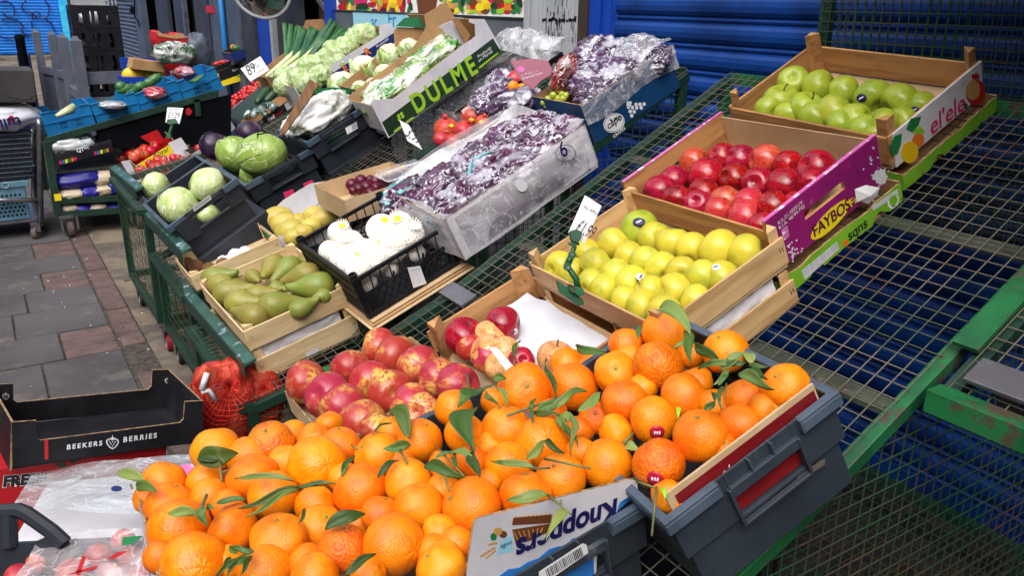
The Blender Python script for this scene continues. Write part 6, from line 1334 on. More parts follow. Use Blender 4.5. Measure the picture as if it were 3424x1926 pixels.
cl = faced('cauliflower_carton', 'brown carton with green flaps full of leafy cauliflowers', 'carton', (1205, 303), (1470, 92), .56, .33, .16, k=1.12)
carton(cl, 'pale_green_card', 'card', right=[(0, -.16), (cl.u, -.16), (cl.u, .09), (0, .09)])
hz = lambda x, y, c, xx: c.near(*Bx(x, y), xx)
obj('green_flap', MB().prism([hz(*q, cl, cl.u*.5) for q in ((600, 620), (730, 600), (860, 620), (820, 650), (610, 670))], cl.eu*.004), M['green_print'], cl.e)
obj('top_flap', MB().prism([hz(*q, cl, cl.u*.45) for q in ((1165, 178), (1225, 120), (1470, 108), (1488, 122), (1410, 180), (1360, 188))], cl.eu*.005), M['pale_green_card'], cl.e); obj('back_inner', MB().prism([hz(*q, cl, cl.u*.4) for q in ((1150, 215), (1170, 185), (1355, 190), (1385, 275), (1290, 262), (1200, 320), (1160, 320))], cl.eu*.005), M['card'], cl.e); obj('green_corner', MB().prism([hz(*q, cl, cl.u*.7) for q in ((1355, 190), (1480, 120), (1470, 175), (1395, 275), (1380, 275))], cl.eu*.005), M['pale_green_card'], cl.e)
def cauli(pos, r, label, seed, k_leaf=9):
    e = thing('cauliflower', label, 'cauliflower', Matrix.Translation(pos), 'cauliflowers'); off = Vector((seed, 2, 3))
    obj('curd', MB().lathe([(max(.004, math.sin(math.pi*i/24)), -math.cos(math.pi*i/24)) for i in range(25)], 34, fn=lambda p, a: Vector((p.x, p.y, p.z*.8))*r*.8*(1+.16*(.5-noise.cell(p*3.2+off))*0+.14*abs(noise.noise(p*3.5+off))+.05*noise.noise(p*9))), M['cauli'], e, local=True, smooth=True)
    for k in range(k_leaf):
        a = k*6.28/k_leaf+seed; c_, s_ = math.cos(a), math.sin(a); q = R_.uniform(.5, .78)
        def g(u_, v_): w_ = (u_-.5)*2; z = -.8+v_*1.75*q; rr = 1.0+.2*v_-.3*max(0, v_-.55)**1.2*1.6-.12*w_*w_; t = w_*.75*math.sin(math.pi*min(1, v_*.9+.12))**.6; rr += .06*math.sin(9*u_+5*v_+k); return Vector((math.cos(a+t)*rr, math.sin(a+t)*rr, z))*r*.85
        obj('leaf', MB().grid(g, 10, 10), M['lettuce'] if k % 3 else M['cabbage_green'], e, local=True, smooth=True)
for k, (x, y, r, lb) in enumerate([(950,460,120,'creamy cauliflower with leaves folded back in the green-flapped carton'),(1090,500,90,'cauliflower half covered by leaves nearest the brown wall'),(1130,370,110,'leaf-wrapped cauliflower in the middle of its carton'),(800,570,120,'leafy cauliflower with thick white ribs at the low end'),(1260,320,90,'cauliflower with an upright leaf at the top end'),(1010,580,70,'small cauliflower under white ribs'),(920,600,70,'lowest cauliflower beside the green flap')]):
    P = cl.hit(*Bx(x, y), -.03); cauli(P, r/2.07*depth(P)/FPX*.95, lb, k*1.7)
ic = faced('iceberg_carton', 'white carton with a navy band full of wrapped iceberg lettuces', 'carton', Bx(460, 605), Bx(1145, 185), .66, .36, .18, k=1.25)
u, v = ic.u, ic.v; carton(ic, 'white_card', 'card', near=[(0, -.18), (v, -.18), (v, .03), (v*.9, .06), (v*.86, 0), (0, 0)])
hit = lambda x, y: ic.near(x, y, u+.0008); decal(ic.e, [Bx(*q) for q in ((520, 640), (1150, 225), (1165, 285), (560, 700))], M['navy'], hit, name='navy_band', lift=.0006); text(ic.e, 'Producido', Bx(1035, 330), Bx(1118, 270), M['white_ink'], hit, up=ic.n, shear=.3, lift=.0014); [text(ic.e, q[0], Bx(*q[1]), Bx(*q[2]), M['orange_print'], hit, up=ic.n, thick=.03, lift=.0014) for q in (('R', (965, 385), (1000, 362)), ('E', (812, 494), (838, 478)))]
for k, (x, y, r) in enumerate([(950,240,85),(880,270,70),(820,330,80),(750,370,75),(690,420,80),(730,330,60),(590,480,90),(650,520,75),(500,560,85),(430,580,80),(560,580,80),(380,600,60),(400,520,70),(780,430,55)]):
    P = ic.hit(*Bx(x, y), -.03); rr = r/2.07*depth(P)/FPX
    lump('iceberg_lettuce', P, (rr, rr*1.05, rr*.85), Matrix.Rotation(k, 3, 'Z') @ Matrix.Rotation(k*1.3, 3, 'X'), M['lettuce'], .35, 1.4, seed=100+k, n=26, label=f'film-wrapped iceberg lettuce, {ORD[k]} counted down from the shop end', cat='lettuce', group='iceberg lettuces')
lk = faced('leek_carton', 'brown open-flapped carton with leeks and loose greens', 'carton', Bx(270, 540), Bx(880, 130), .66, .34, .15, k=1.45)
carton(lk, 'card', 'card', right=[(0, -.15), (lk.u, -.15), (lk.u, .1), (lk.u*.8, .12), (lk.u*.2, .12), (0, .1)], far=[(0, -.15), (lk.v, -.15), (lk.v, .06), (0, .0)])
obj('open_flap', MB().prism([lk.near(*Bx(*q), .1) for q in ((545, 135), (660, 128), (705, 200), (620, 250), (510, 230))], lk.eu*.004), M['card'], lk.e); obj('open_flap', MB().prism([lk.near(*Bx(*q), .25) for q in ((700, 100), (840, 100), (895, 130), (880, 235), (780, 270), (690, 130))], lk.eu*.004), M['tray_brown'], lk.e)
def leek(a, b_, tip, r, label):
    A, B, T = (lk.hit(*Bx(*q), z) for q, z in ((a, .02), (b_, .05), (tip, .09))); e = thing('leek', label, 'leek', A, 'leeks'); s = r/2.07*depth(A)/FPX
    obj('white_shank', MB().tube([A, A*.7+B*.3, A*.4+B*.6, B], [s*.8, s*.85, s*.95, s*1.1], 12), M['leek_white'], e, smooth=True); up = (CAM-B).normalized()
    for k in range(5):
        t = (k-2)*.075; sd = (T-B).cross(up).normalized(); T2 = T+sd*(T-B).length*t*1.1+up*.02*math.sin(k*2); mb = MB(); A2 = A*.25+B*.75
        def g(u_, v_): w_ = (u_*2-1); c_ = A2.lerp(T2, v_); return c_+sd*w_*s*(1.25-.35*v_)+up*(s*(1-abs(w_))*.9*(1-.4*v_)+.0)
        obj('green_blade', mb.grid(g, 4, 10), M['leek_green'], e, smooth=True).modifiers.new('t', 'SOLIDIFY').thickness = .001
for k, q in enumerate([((270,530),(470,360),(490,170),19,'leek with one tall upright blade, nearest the tomatoes'),((300,535),(520,360),(570,205),18,'leek second from the tomatoes'),((340,530),(570,380),(640,210),20,'leek lying in the middle of the bundle'),((360,540),(620,330),(720,200),20,'long leek with dark green top'),((440,500),(640,380),(780,170),18,'leek with the pale split top, nearest the lettuces'),((400,520),(560,440),(690,290),17,'leek underneath the bundle')]): leek(*q)
# ------------------------------------------------------------------ 15 dark grey crates with cabbages
F = lambda x, y: (340+x/2.4156, 350+y/2.4156)
DC = 'dark grey plastic crates'
c1 = faced('plastic_crate', 'dark grey crate with a bar-code sticker holding two white cabbages', 'crate', F(520, 1000), F(1090, 592), .36, .50, .20, group=DC, yaw=-.02)
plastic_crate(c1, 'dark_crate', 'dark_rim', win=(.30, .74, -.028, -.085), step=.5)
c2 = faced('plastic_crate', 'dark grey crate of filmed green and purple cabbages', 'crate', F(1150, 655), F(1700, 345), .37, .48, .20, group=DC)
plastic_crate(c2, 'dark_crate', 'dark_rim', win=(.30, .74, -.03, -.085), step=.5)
c3 = faced('plastic_crate', 'dark grey crate with white bagged vegetables and a brown board in it', 'crate', F(1650, 308), (1233, 343), .37, .46, .20, group=DC)
plastic_crate(c3, 'dark_crate', 'dark_rim', win=(.24, .68, -.035, -.10), step=.5)
for k, c in enumerate((c1, c2, c3)):
    q = fitted('plastic_crate', ('lower dark crate under the bar-coded cabbage crate', 'lower dark crate under the purple cabbage crate', 'lower dark crate under the white bagged vegetables')[k], 'crate', [c.P(.03, .02, -.19), c.P(c.u+.0, .02, -.19), c.P(.03, c.v+.02, -.19)], .17, DC)
    if k: plastic_crate(q, 'dark_crate', 'dark_crate', win=(.3, .7, -.03, -.08), step=.5)
    else: q.part('tub', MB().prism([(0, 0, -.15), (q.u, 0, -.15), (q.u, 0, 0), (0, 0, 0)], (0, q.v, 0)), M['dark_crate'], bevel=.008)
c0 = faced('plastic_crate', 'dark grey crate with a small round white cabbage and a clear box', 'crate', (492, 684), (702, 545), .36, .30, .18, group=DC)
plastic_crate(c0, 'dark_crate', 'dark_rim')
hit = lambda x, y: c1.near(x, y, c1.u+.002)
bq = [F(735, 828), F(870, 728), F(888, 760), F(750, 862)]; decal(c1.e, bq, M['barcode'], hit, name='bar_label')
for k in range(16): t = k/16; x0, y0 = 742+t*128, 826-t*94; decal(c1.e, [F(x0, y0), F(x0+4, y0-3), F(x0+16, y0+24), F(x0+12, y0+27)], M['ink'], hit, name='bar', lift=.0014)
obj('side_flap', MB().prism([c1.near(*F(*q), c1.u+.01) for q in ((580, 985), (700, 890), (815, 1030), (690, 1110))], c1.eu*.006), M['dark_crate'], c1.e, bevel=.003)
hit = lambda x, y: c3.near(x, y, c3.u+.003); decal(c3.e, [Bx(815, 885), Bx(895, 840), Bx(905, 885), Bx(830, 930)], M['barcode'], hit, name='bar_label')
for k in range(9): decal(c3.e, [Bx(858+k*5, 862-k*3), Bx(860+k*5, 861-k*3), Bx(868+k*5, 900-k*3), Bx(866+k*5, 901-k*3)], M['ink'], hit, name='bar', lift=.0014)
def cab(c, x, y, r, z, lb, m, axis, sd, **k):
    P = c.hit(*F(x, y), z); return cabbage(P, r/2.4156*depth(P)/FPX, 'cabbage', lb, M[m], axis, sd, group='cabbages', **k)
cab(c1, 625, 810, 165, -.03, 'big pale cabbage with strong ribs, nearest the pavement in the bar-coded crate', 'cabbage', (.2, -.4, .9), 1)
cab(c1, 860, 635, 148, -.02, 'pale cabbage at the shop end of the bar-coded crate', 'cabbage', (-.3, -.3, .9), 2)
cab(c1, 860, 880, 90, -.12, 'pale cabbage seen through the handle window of the bar-coded crate', 'cabbage', (0, -.3, .9), 5)
cab(c0, 440, 655, 108, -.01, 'small round white cabbage beside the tomato box', 'cabbage', (.1, -.2, 1), 3, squash=1.1)
cab(c2, 1085, 390, 160, .02, 'green cabbage behind the labelled one', 'cabbage_green', (.3, -.3, .8), 4)
g = cab(c2, 1300, 400, 170, .05, 'large film-wrapped green cabbage with a red and white label', 'cabbage_green', (.8, -.5, .3), 6, squash=1.25)
cab(c2, 1225, 570, 115, -.06, 'small green cabbage under the labelled one', 'cabbage_green', (.6, -.4, .3), 7)
cab(c2, 905, 330, 115, .0, 'purple cabbage with its pale cut stalk towards the street', 'cabbage_purple', (.35, -.9, .25), 8, core='cauli')
cab(c2, 1190, 225, 110, .0, 'purple cabbage behind the green ones', 'cabbage_purple', (0, -.2, .9), 9)
P = c2.hit(*F(1300, 400), .05); r = 170/2.4156*depth(P)/FPX
H0 = P-(P-CAM).normalized()*r*1.17; hl = lambda x, y: onP(*F(x, y), H0, (-_f+Vector((-.3, 0, .5))).normalized())
decal(g, [F(1130, 325), F(1245, 318), F(1240, 350), F(1128, 355)], M['ink'], lambda x, y: onP(x, y, H0, (-_f+Vector((-.3, 0, .5))).normalized()), name='label', lift=.001); text(g, 'NVIX', F(1150, 350), F(1232, 345), M['white_ink'], lambda x, y: onP(x, y, H0, (-_f+Vector((-.3, 0, .5))).normalized()), up=Vector((0, 0, 1)), thick=.03, lift=.003)
lump('vegetable_bag', c3.hit(*Bx(640, 790), .035), (.10, .155, .07), Matrix((c3.eu, c3.es, c3.n)).transposed(), M['white_bag'], .5, 1.6, seed=131, n=36, label='large crinkled clear bag of white vegetables in the dark crate', cat='vegetable bag')
lump('vegetable_bag', c3.hit(*Bx(520, 850), .0), (.10, .10, .05), Matrix((c3.eu, c3.es, c3.n)).transposed(), M['white_bag'], .5, 1.6, seed=132, n=30, label='smaller crinkled white bag at the low end of the dark crate', cat='vegetable bag')
Wp = c3.hit(*Bx(380, 925), .0); Wp = Wp+(CAM-Wp)*.07; hw = lambda x, y: onP(*Bx(x, y), Wp, (-_f+Vector((0, 0, .2))).normalized())
single('wooden_board', MB().prism([hw(*q) for q in ((355, 935), (375, 885), (570, 545), (632, 580), (560, 700), (395, 925), (370, 935))], _f*.012), M['brown_board'] if 'brown_board' in M else M.setdefault('brown_board', mat('brown_board', S(128, 92, 56), .8, S(96, 66, 40), 4, stretch=(9, 1, 1), bump=.3)), 'worn brown wooden board leaning in the dark crate', 'board', bevel=.002)
# ------------------------------------------------------------------ 16 tomato, cherry tomato and cucumber boxes
tm = faced('tomato_carton', 'yellow and red carton of vine tomatoes with black script on it', 'carton', F(275, 492), F(590, 292), .30, .26, .09, k=1.12)
carton(tm, 'yellow_print', 'red_print', left=[(0, -.09), (tm.u, -.09), (tm.u, 0), (tm.u*.7, -.02), (tm.u*.3, -.02), (0, .02)], right=[(0, -.09), (tm.u, -.09), (tm.u, .0), (tm.u*.8, .05), (.2*tm.u, .05), (0, 0)])
obj('red_flap', MB().prism([tm.near(*F(*q), .06) for q in ((310, 258), (450, 200), (495, 270), (500, 300), (420, 330))], tm.eu*.004), M['red_print'], tm.e)
hit = lambda x, y: tm.near(x, y, tm.u+.001); text(tm.e, 'Royal', F(425, 425), F(545, 372), M['ink'], hit, up=tm.n, shear=.2, lift=.001)
TB = ball_mesh('tomato_skin', 'tomato', .05, 1.2, dimple=.12, squash=.84); TP = ball_mesh('tomato_skin', 'pale_tomato', .05, 1.2, dimple=.12, squash=.84)
cal = mesh('calyx', (lambda mb: [leaf_mb(mb, (0, 0, .8), (math.cos(a)*.6, math.sin(a)*.6, .95), .16, Vector((0, 0, 1)), .1, .1, 4) for a in [k*1.26 for k in range(5)]] and mb.tube([(0, 0, .78), (.05, 0, 1.15)], .06, 5))(MB()), M['leaf'], True)
def toms(c, lst, z, where, me=TB):
    pl = Pile()
    for k, q in enumerate(lst):
        P = c.hit(*F(*q[:2]), z); rr = q[2]/2.4156*depth(P)/FPX; P = pl.place(P, rr, .85, .05)
        o = put(q[3] if len(q) > 3 else me, 'tomato', f'red tomato, {ORD[k]} from the pavement end of {where}', 'tomato', P, rr, axis_rot((R_.uniform(-.6, .6), -.4, R_.uniform(.1, 1)), k), 'tomatoes')
        if k % 2 == 0: s = bpy.data.objects.new('calyx', cal); COL.objects.link(s); s.parent = o
toms(tm, [(160,428,46,TP),(205,330,58),(245,400,46),(262,418,44,TP),(300,395,44,TP),(345,362,48),(352,400,40),(400,372,46),(430,332,44)], .01, 'the yellow box')
t2 = faced('tomato_carton', 'white-flapped red carton of vine tomatoes beside the small white cabbage', 'carton', F(275, 640), F(720, 400), .36, .26, .08, k=1.04)
carton(t2, 'red_print', 'white_card')
for q in (((155, 460), (225, 445), (275, 560), (230, 580)), ((245, 575), (330, 545), (345, 590), (270, 620)), ((535, 310), (640, 262), (700, 350), (600, 400)), ((700, 430), (760, 410), (790, 470), (740, 490))): obj('white_flap', MB().prism([t2.near(*F(*p), .13) for p in q], t2.eu*.004), M['white_card'], t2.e)
toms(t2, [(312,520,40,TP),(350,545,34,TP),(395,480,42),(425,512,44),(470,505,50),(455,445,42),(500,440,36,TP),(515,480,40),(540,525,38),(585,432,44),(625,430,30),(660,445,30,TP),(690,470,28,TP)], .015, 'the white-flapped box')
t3 = faced('tomato_carton', 'white-flapped carton of tomatoes with an orange patch, behind the purple cabbage', 'carton', F(640, 445), F(990, 250), .34, .28, .08, k=1.15)
carton(t3, 'white_card', 'white_card')
obj('orange_patch', MB().prism([t3.near(*F(*p), t3.u+.002) for p in ((640, 420), (710, 385), (725, 440), (660, 470))], t3.eu*.001), M['orange_print'], t3.e)
toms(t3, [(605,262,34,TP),(680,238,36),(700,262,34,TP),(722,290,36),(760,248,40),(805,228,34),(850,198,42),(885,195,34),(745,340,34,TP),(780,345,30,TP)], .01, 'the far white box')
ch = faced('cherry_tomato_carton', 'pinkish carton of cherry tomatoes on the vine behind the cucumbers', 'carton', Bx(20, 800), Bx(310, 560), .42, .28, .08, k=1.3)
carton(ch, 'tray_brown', 'tray_brown'); 
for q in (((790, 60), (850, 30), (940, 180), (880, 205)), ((945, 110), (1020, 90), (1080, 190), (1000, 250))): obj('pink_flap', MB().prism([ch.near(*F(*p), ch.u-.01) for p in q], ch.eu*.004), M['white_card'], ch.e)
e = thing('cherry_tomatoes', 'mass of small red cherry tomatoes on vines in the pinkish carton', 'cherry tomatoes', ch.P(.1, .1, 0)); tb = mesh('cherry_tomato', MB().lathe([(max(.004, math.sin(math.pi*i/8)), -math.cos(math.pi*i/8)) for i in range(9)], 12), M['tomato'], True)
for k in range(70):
    t = k/70; x, y = (-60+t*270, 760-t*170); x += R_.uniform(-35, 35); y += R_.uniform(-32, 32)
    s = bpy.data.objects.new('cherry_tomato', tb); COL.objects.link(s); s.parent = e; P = ch.hit(*Bx(x, y), R_.uniform(-.01, .02)); s.matrix_basis = e.matrix_basis.inverted() @ Matrix.Translation(P) @ Matrix.Scale(17/2.07*depth(P)/FPX*R_.uniform(.8, 1.1), 4)
for k in range(10): t = k/10; A = ch.hit(*Bx(-40+t*250, 740-t*150), .035); obj('vine', MB().tube([A, A+Vector((.02, 0, .006)), A+Vector((.04, .015, -.004))], .0016, 5), M['leaf'], e)
lump('cherry_punnet', ch.hit(*Bx(85, 735), .01), (.06, .085, .035), Matrix((ch.eu, ch.es, ch.n)).transposed(), M['red_bag'], .25, 1.2, seed=140, n=26, label='shiny clear punnet of red cherry tomatoes by the cucumbers', cat='punnet')
cu = faced('black_carton', 'black carton with white print holding cucumbers and film-wrapped courgettes', 'carton', Bx(160, 870), Bx(500, 640), .42, .26, .09, k=1.08)
carton(cu, 'black_card', 'card'); hit = lambda x, y: cu.near(x, y, cu.u+.001); text(cu.e, 'Red', Bx(285, 838), Bx(330, 812), M['white_ink'], hit, up=cu.n, thick=.01); text(cu.e, 'Fresh', Bx(330, 810), Bx(385, 775), M['red_print'], hit, up=cu.n, thick=.01)
for k in range(4): text(cu.e, '-- --- - ----', Bx(180+k*3, 862+k*9), Bx(240+k*3, 820+k*9), M['white_ink'], hit, up=cu.n, hs=.6)
decal(cu.e, [Bx(395, 720), Bx(475, 665), Bx(490, 710), Bx(415, 765)], M['white_card'], hit, name='white_label')
for k, (a, b_, r, m_, lb) in enumerate([((200,715),(295,600),27,'cuke','large ridged cucumber lying highest in the black carton'),((260,710),(335,630),25,'cuke','shorter ridged cucumber beside the largest one'),((120,815),(165,765),24,'film_cuke','film-wrapped courgette tip nearest the pavement'),((175,810),(215,750),25,'film_cuke','film-wrapped courgette, second from the pavement'),((270,800),(225,740),25,'film_cuke','film-wrapped courgette pointing at the white print'),((345,735),(260,725),26,'film_cuke','film-wrapped courgette against the carton label'),((300,760),(330,730),22,'film_cuke','shortest film-wrapped courgette of the black carton')]):
    if 'film_cuke' not in M: M['film_cuke'] = bag_mat('film_cuke', S(54,92,70), S(176,196,196), dots=False)
    A, B = cu.hit(*Bx(*a), .01), cu.hit(*Bx(*b_), .03); r = r/2.07*depth(A)/FPX; n_ = 9; single('cucumber' if m_ == 'cuke' else 'courgette', MB().tube([A.lerp(B, i/n_) for i in range(n_+1)], [r*q for q in (.45, .8, .97, 1, 1, 1, 1, .95, .78, .4)], 14), M[m_], lb, 'cucumber' if m_ == 'cuke' else 'courgette', smooth=True)
lump('vegetable_bag', cu.hit(*Bx(340, 880), .0), (.05, .09, .03), Matrix((cu.eu, cu.es, cu.n)).transposed(), M['film_cuke'], .5, 1.6, seed=150, n=24, label='loose clear film over dark greens by the wooden board', cat='vegetable bag')
price_card('price_card', 'white card reading long cucumber 89p each', (Bx(92, 472), Bx(228, 386), Bx(290, 482), Bx(160, 562)), [('LONG', Bx(108, 478), Bx(160, 445), 1.0), ('CUCUMBER', Bx(118, 500), Bx(205, 445), 1.0), ('89', Bx(152, 522), Bx(210, 490), 1.5), ('P', Bx(212, 474), Bx(226, 466), 1.0), ('EACH', Bx(214, 508), Bx(258, 480), 1.0)], lk.P(lk.u, .0, .05))
M['pale'] = M['paper']
q = price_card('price_card', 'white card reading 1.29 in a green clip over the tomatoes', ((560, 358), (613, 360), (600, 414), (553, 408)), [('VINE TOMATO', (563, 368), (606, 368), 1.0), ('£1.29', (562, 392), (600, 394), 1.6)], tm.P(tm.u*.6, tm.v, .12))
P0 = tm.P(tm.u*.6, tm.v, .12); h5 = lambda x, y: onP(x, y, P0, _f)-_f*.006
single('sign_clip', MB().prism([h5(*p) for p in ((565, 400), (590, 398), (598, 412), (572, 418), (560, 412))], -_f*.02).tube([h5(578, 412), h5(572, 432), h5(566, 452)], .012, 8).prism([h5(*p) for p in ((560, 450), (576, 450), (574, 465), (562, 462))], -_f*.02), M['clip_green'], 'green clip holding the £1.29 card over the tomatoes', 'clip')
# ------------------------------------------------------------------ 17 far stall
A1 = lambda x, y: (x/1.8116, y/1.8116)
YF = 6.9
fY = lambda x, y, d=0: atY(*A1(x, y), YF-d)
e = thing('market_stall', 'far green stall with blue crates on top and sacks on its shelf', 'stall', atY(242, 783, YF))
g = 'dark_green_paint'
p1, p2 = fY(285, 850), fY(350, 1300)
obj('leg', MB().bar(p1, p2, .05, .05, up=(0, 1, 0)), M[g], e, bevel=.003); obj('leg', MB().bar(p1+Vector((0, 1.0, 0)), p2+Vector((0, 1.0, 0)), .05, .05, up=(0, 1, 0)), M[g], e)
a, b_ = fY(285, 850), fY(1320, 560); obj('front_rail', MB().bar(a, b_, .04, .05, up=(0, 0, 1)), M[g], e, bevel=.003)
obj('shelf_rail', MB().bar(fY(350, 1215), fY(760, 1195), .04, .05), M[g], e, bevel=.003); obj('bottom_rail', MB().bar(fY(345, 1300), fY(860, 1262), .04, .05), M[g], e, bevel=.003)
obj('shelf', MB().hexa([q+Vector((0, dy, dz)) for dz in (-.02, 0) for q, dy in ((fY(350, 1225), .02), (fY(900, 1200), .02), (fY(900, 1200), 1), (fY(350, 1225), 1))]), M['dark_panel'], e)
obj('mid_shelf', MB().hexa([q+Vector((0, dy, dz)) for dz in (-.02, 0) for q, dy in ((fY(345, 1040), .02), (fY(900, 985), .02), (fY(900, 985), 1), (fY(345, 1040), 1))]), M['grey_green_metal'], e)
top = [fY(265, 840), fY(1330, 545)]; obj('top_board', MB().hexa([q+Vector((0, dy, dz)) for dz in (-.02, 0) for q, dy in ((top[0], .03), (top[1], .03), (top[1], 1.3), (top[0], 1.3))]), M[g], e)
obj('green_cloth', MB().hexa([q+Vector((0, dy, 0)) for q in (fY(600, 905), fY(1400, 860), fY(1400, 570), fY(600, 770)) for dy in (0,)]+[q+Vector((0, .02, 0)) for q in (fY(600, 905), fY(1400, 860), fY(1400, 570), fY(600, 770))]), M['dark_void'], e)
obj('leg', MB().bar(fY(1190, 600), fY(1200, 700), .04, .04, up=(0, 1, 0)), M[g], e)
WN = Vector((0, -1, 0)); mb = MB(); A_, B_ = fY(325, 905), fY(540, 820)
wire_grid(mb, lambda s, t: A_+(B_-A_).normalized()*s+Vector((0, 0, t-.10)), (B_-A_).length, .16, .03, .004); obj('wire_side', mb, M['wire_dark'], e)
mb = MB(); A_ = fY(365, 1290); wire_grid(mb, lambda s, t: A_+Vector((s, .03, t)), 1.0, .14, .035, .004); obj('wire_side', mb, M['wire_dark'], e)
mb = MB(); A_ = p2+Vector((.02, 0, 0)); wire_grid(mb, lambda s, t: A_+Vector((s, .9, t)), 1.4, .9, .06, .004); pass
obj('yellow_tag', MB().box(fY(350, 1195, .03), (.045, .01, .05)), M['yellow_print'], e); obj('red_marker', MB().prism([fY(x, y, .03) for x, y in ((1125, 665), (1145, 650), (1165, 672), (1150, 698), (1130, 695))], (0, .01, 0)), M['red_print'], e)
for x in (385, 800): 
    Pc = atY(*A1(x+48, 1420), YF+.03); s = 1.5; c = obj('caster', MB().box((Pc.x-.02, YF+.02, GZ+.16), (.10, .12, .02)).box((Pc.x-.055, YF, GZ+.11), (.012, .08, .1)).box((Pc.x+.05, YF, GZ+.11), (.012, .08, .1)), M['steel'], e); obj('tyre', MB().lathe([(.03, -.02), (.062, -.018), (.062, .018), (.03, .02)], 20, M=Matrix.Translation((Pc.x, YF, GZ+.063)) @ Matrix.Rotation(math.pi/2, 4, 'Y')), M['slab_warm'], c); obj('hub', MB().lathe([(.001, -.021), (.034, -.021), (.034, .021), (.001, .021)], 14, M=Matrix.Translation((Pc.x, YF, GZ+.063)) @ Matrix.Rotation(math.pi/2, 4, 'Y')), M['steel'], c)
single('boxed_carton', MB().hexa([fY(x, y, .05+d) for d in (0,) for x, y in ((350, 1008), (690, 905), (672, 848), (335, 945))]+[fY(x, y, .05)+Vector((0, .4, 0)) for x, y in ((350, 1008), (690, 905), (672, 848), (335, 945))]), M['black_card'], 'black carton with a row of coloured squares on the far stall shelf', 'carton', bevel=.004)
bx = bpy.data.objects['boxed_carton']; hq = lambda x, y: fY(x*1.8116, y*1.8116, .054)
for k, m_ in enumerate(('pink_print', 'pot_blue', 'yellow_print', 'green_print', 'orange_print', 'pink_print')):
    x, y = 358+k*18, 975-k*4.5; decal(bx, [A1(x, y), A1(x+14, y-4), A1(x+17, y+18), A1(x+4, y+22)], M[m_], lambda X, Y: atY(X, Y, YF-.052), name='colour_square')
    x, y = 570+k*18, 918-k*4.5; decal(bx, [A1(x, y), A1(x+14, y-4), A1(x+17, y+18), A1(x+4, y+22)], M[m_], lambda X, Y: atY(X, Y, YF-.052), name='colour_square') if k < 5 else 0
text(bx, 'QTee', A1(468, 922), A1(542, 902), M['white_ink'], lambda X, Y: atY(X, Y, YF-.053), up=Vector((0, 0, 1)), thick=.03, lift=.002)
lump('carrier_bag', fY(430, 870, -.12), (.17, .15, .08), Matrix.Identity(3), M['carrot_bag'], .4, 1.5, seed=160, n=24, label='pale plastic bag behind the wire at the top of the far shelf', cat='bag')
for k, (x, y, a, b2, m_, lb) in enumerate([(480,1075,.20,.07,'sack_blue','glossy blue sack with pale lettering, top of the far shelf'),(630,1065,.11,.07,'sack_cream','cream end of a sack, top right of the far shelf'),(430,1165,.11,.05,'sack_cream','cream sack at the bottom of the far shelf by the leg'),(530,1150,.10,.055,'sack_blue','blue sack in the middle of the lower layer'),(620,1135,.09,.055,'sack_cream','cream sack with a grey stamp in the lower layer'),(690,1120,.09,.08,'sack_blue','blue sack beside the green cart leg')]):
    lump('food_sack', fY(x, y, -.12), (a, .14, b2), Matrix.Rotation(-.06, 3, 'Y'), M[m_], .25, 1.3, seed=170+k, n=24, label=lb, cat='sack', group='sacks on the far shelf')
for k, x in enumerate((420, 490, 580, 690)): lump('food_sack', fY(x, 1245, -.14), (.08, .14, .05), Matrix.Identity(3), M['sack_blue' if k % 2 else 'sack_cream'], .25, 1.3, seed=180+k, n=16, label=f'sack behind the lowest wire, {ORD[k]} from the far stall leg', cat='sack', group='sacks on the far shelf')
# blue crates
bl = [((242,690),(540,628)),((545,636),(812,560)),((815,572),(1062,486)),((1068,498),(1300,408))]
cont = ['pale parsnips', 'filmed mushrooms', 'bagged radishes', 'green chillies']
CR_ = []
for k, (a, b2) in enumerate(bl):
    c = faced('blue_crate', f'blue plastic crate with a cut-away front holding {cont[k]}', 'crate', A1(a[0], a[1]), A1(b2[0], b2[1]), .335, .42, .15, group='blue plastic crates'); CR_.append(c); sc = YF/ (c.P(c.u, 0, 0).y)
    O = CAM+(c.P(c.u, 0, 0)-CAM)*sc; B = CAM+(c.P(c.u, c.v, 0)-CAM)*sc; es = (B-O); v = es.length; es.normalize(); c.u = .46; c.v = v; c.eu = Vector((0, -1, 0)); c.es = es; c.n = c.eu.cross(es).normalized(); c.O = O-c.eu*c.u; c.M = frame(c.O, c.eu, c.es, c.n); c.e.matrix_world = c.M; c.H = .17
    u, v, H = c.u, c.v, c.H; t = .006
    cut = [(0, -H), (v, -H), (v, 0), (v*.78, 0), (v*.70, -.055), (v*.30, -.055), (v*.2, 0), (0, 0)]
    for x0 in (u-t, .0): c.part('notched_side', MB().prism([(x0, y, z) for y, z in cut], (t, 0, 0)), M['blue_plastic'], bevel=.001)
    for y0 in (0, v-t): c.part('side', MB().span(t, u-t, y0, y0+t, -H, -.001), M['blue_plastic'])
    mb = MB().span(u, u+.008, 0, v, -.080, -.072).span(u, u+.006, 0, v, -H, -H+.01)
    for q in range(5): mb.span(u, u+.006, v*(.04+q*.23), v*(.04+q*.23)+.006, -H+.01, -.0801)
    for y0, y1 in ((0, v*.2), (v*.78, v)): mb.span(u-.02, u+.008, y0, y1, -.001, .006)
    c.part('rib', mb, M['blue_plastic']); c.part('crate_floor', MB().span(t, u-t, t, v-t, -H, -H+.005), M['blue_plastic'])
    mb = MB()
    for r_ in range(2):
        for q in range(5):
            for cx_ in (.3, .62): mb.span(u+.001, u+.0025, v*(cx_+q*.03), v*(cx_+q*.03)+.004, -.105-r_*.028, -.088-r_*.028)
    c.part('vent_slot', mb, M['dark_void'])
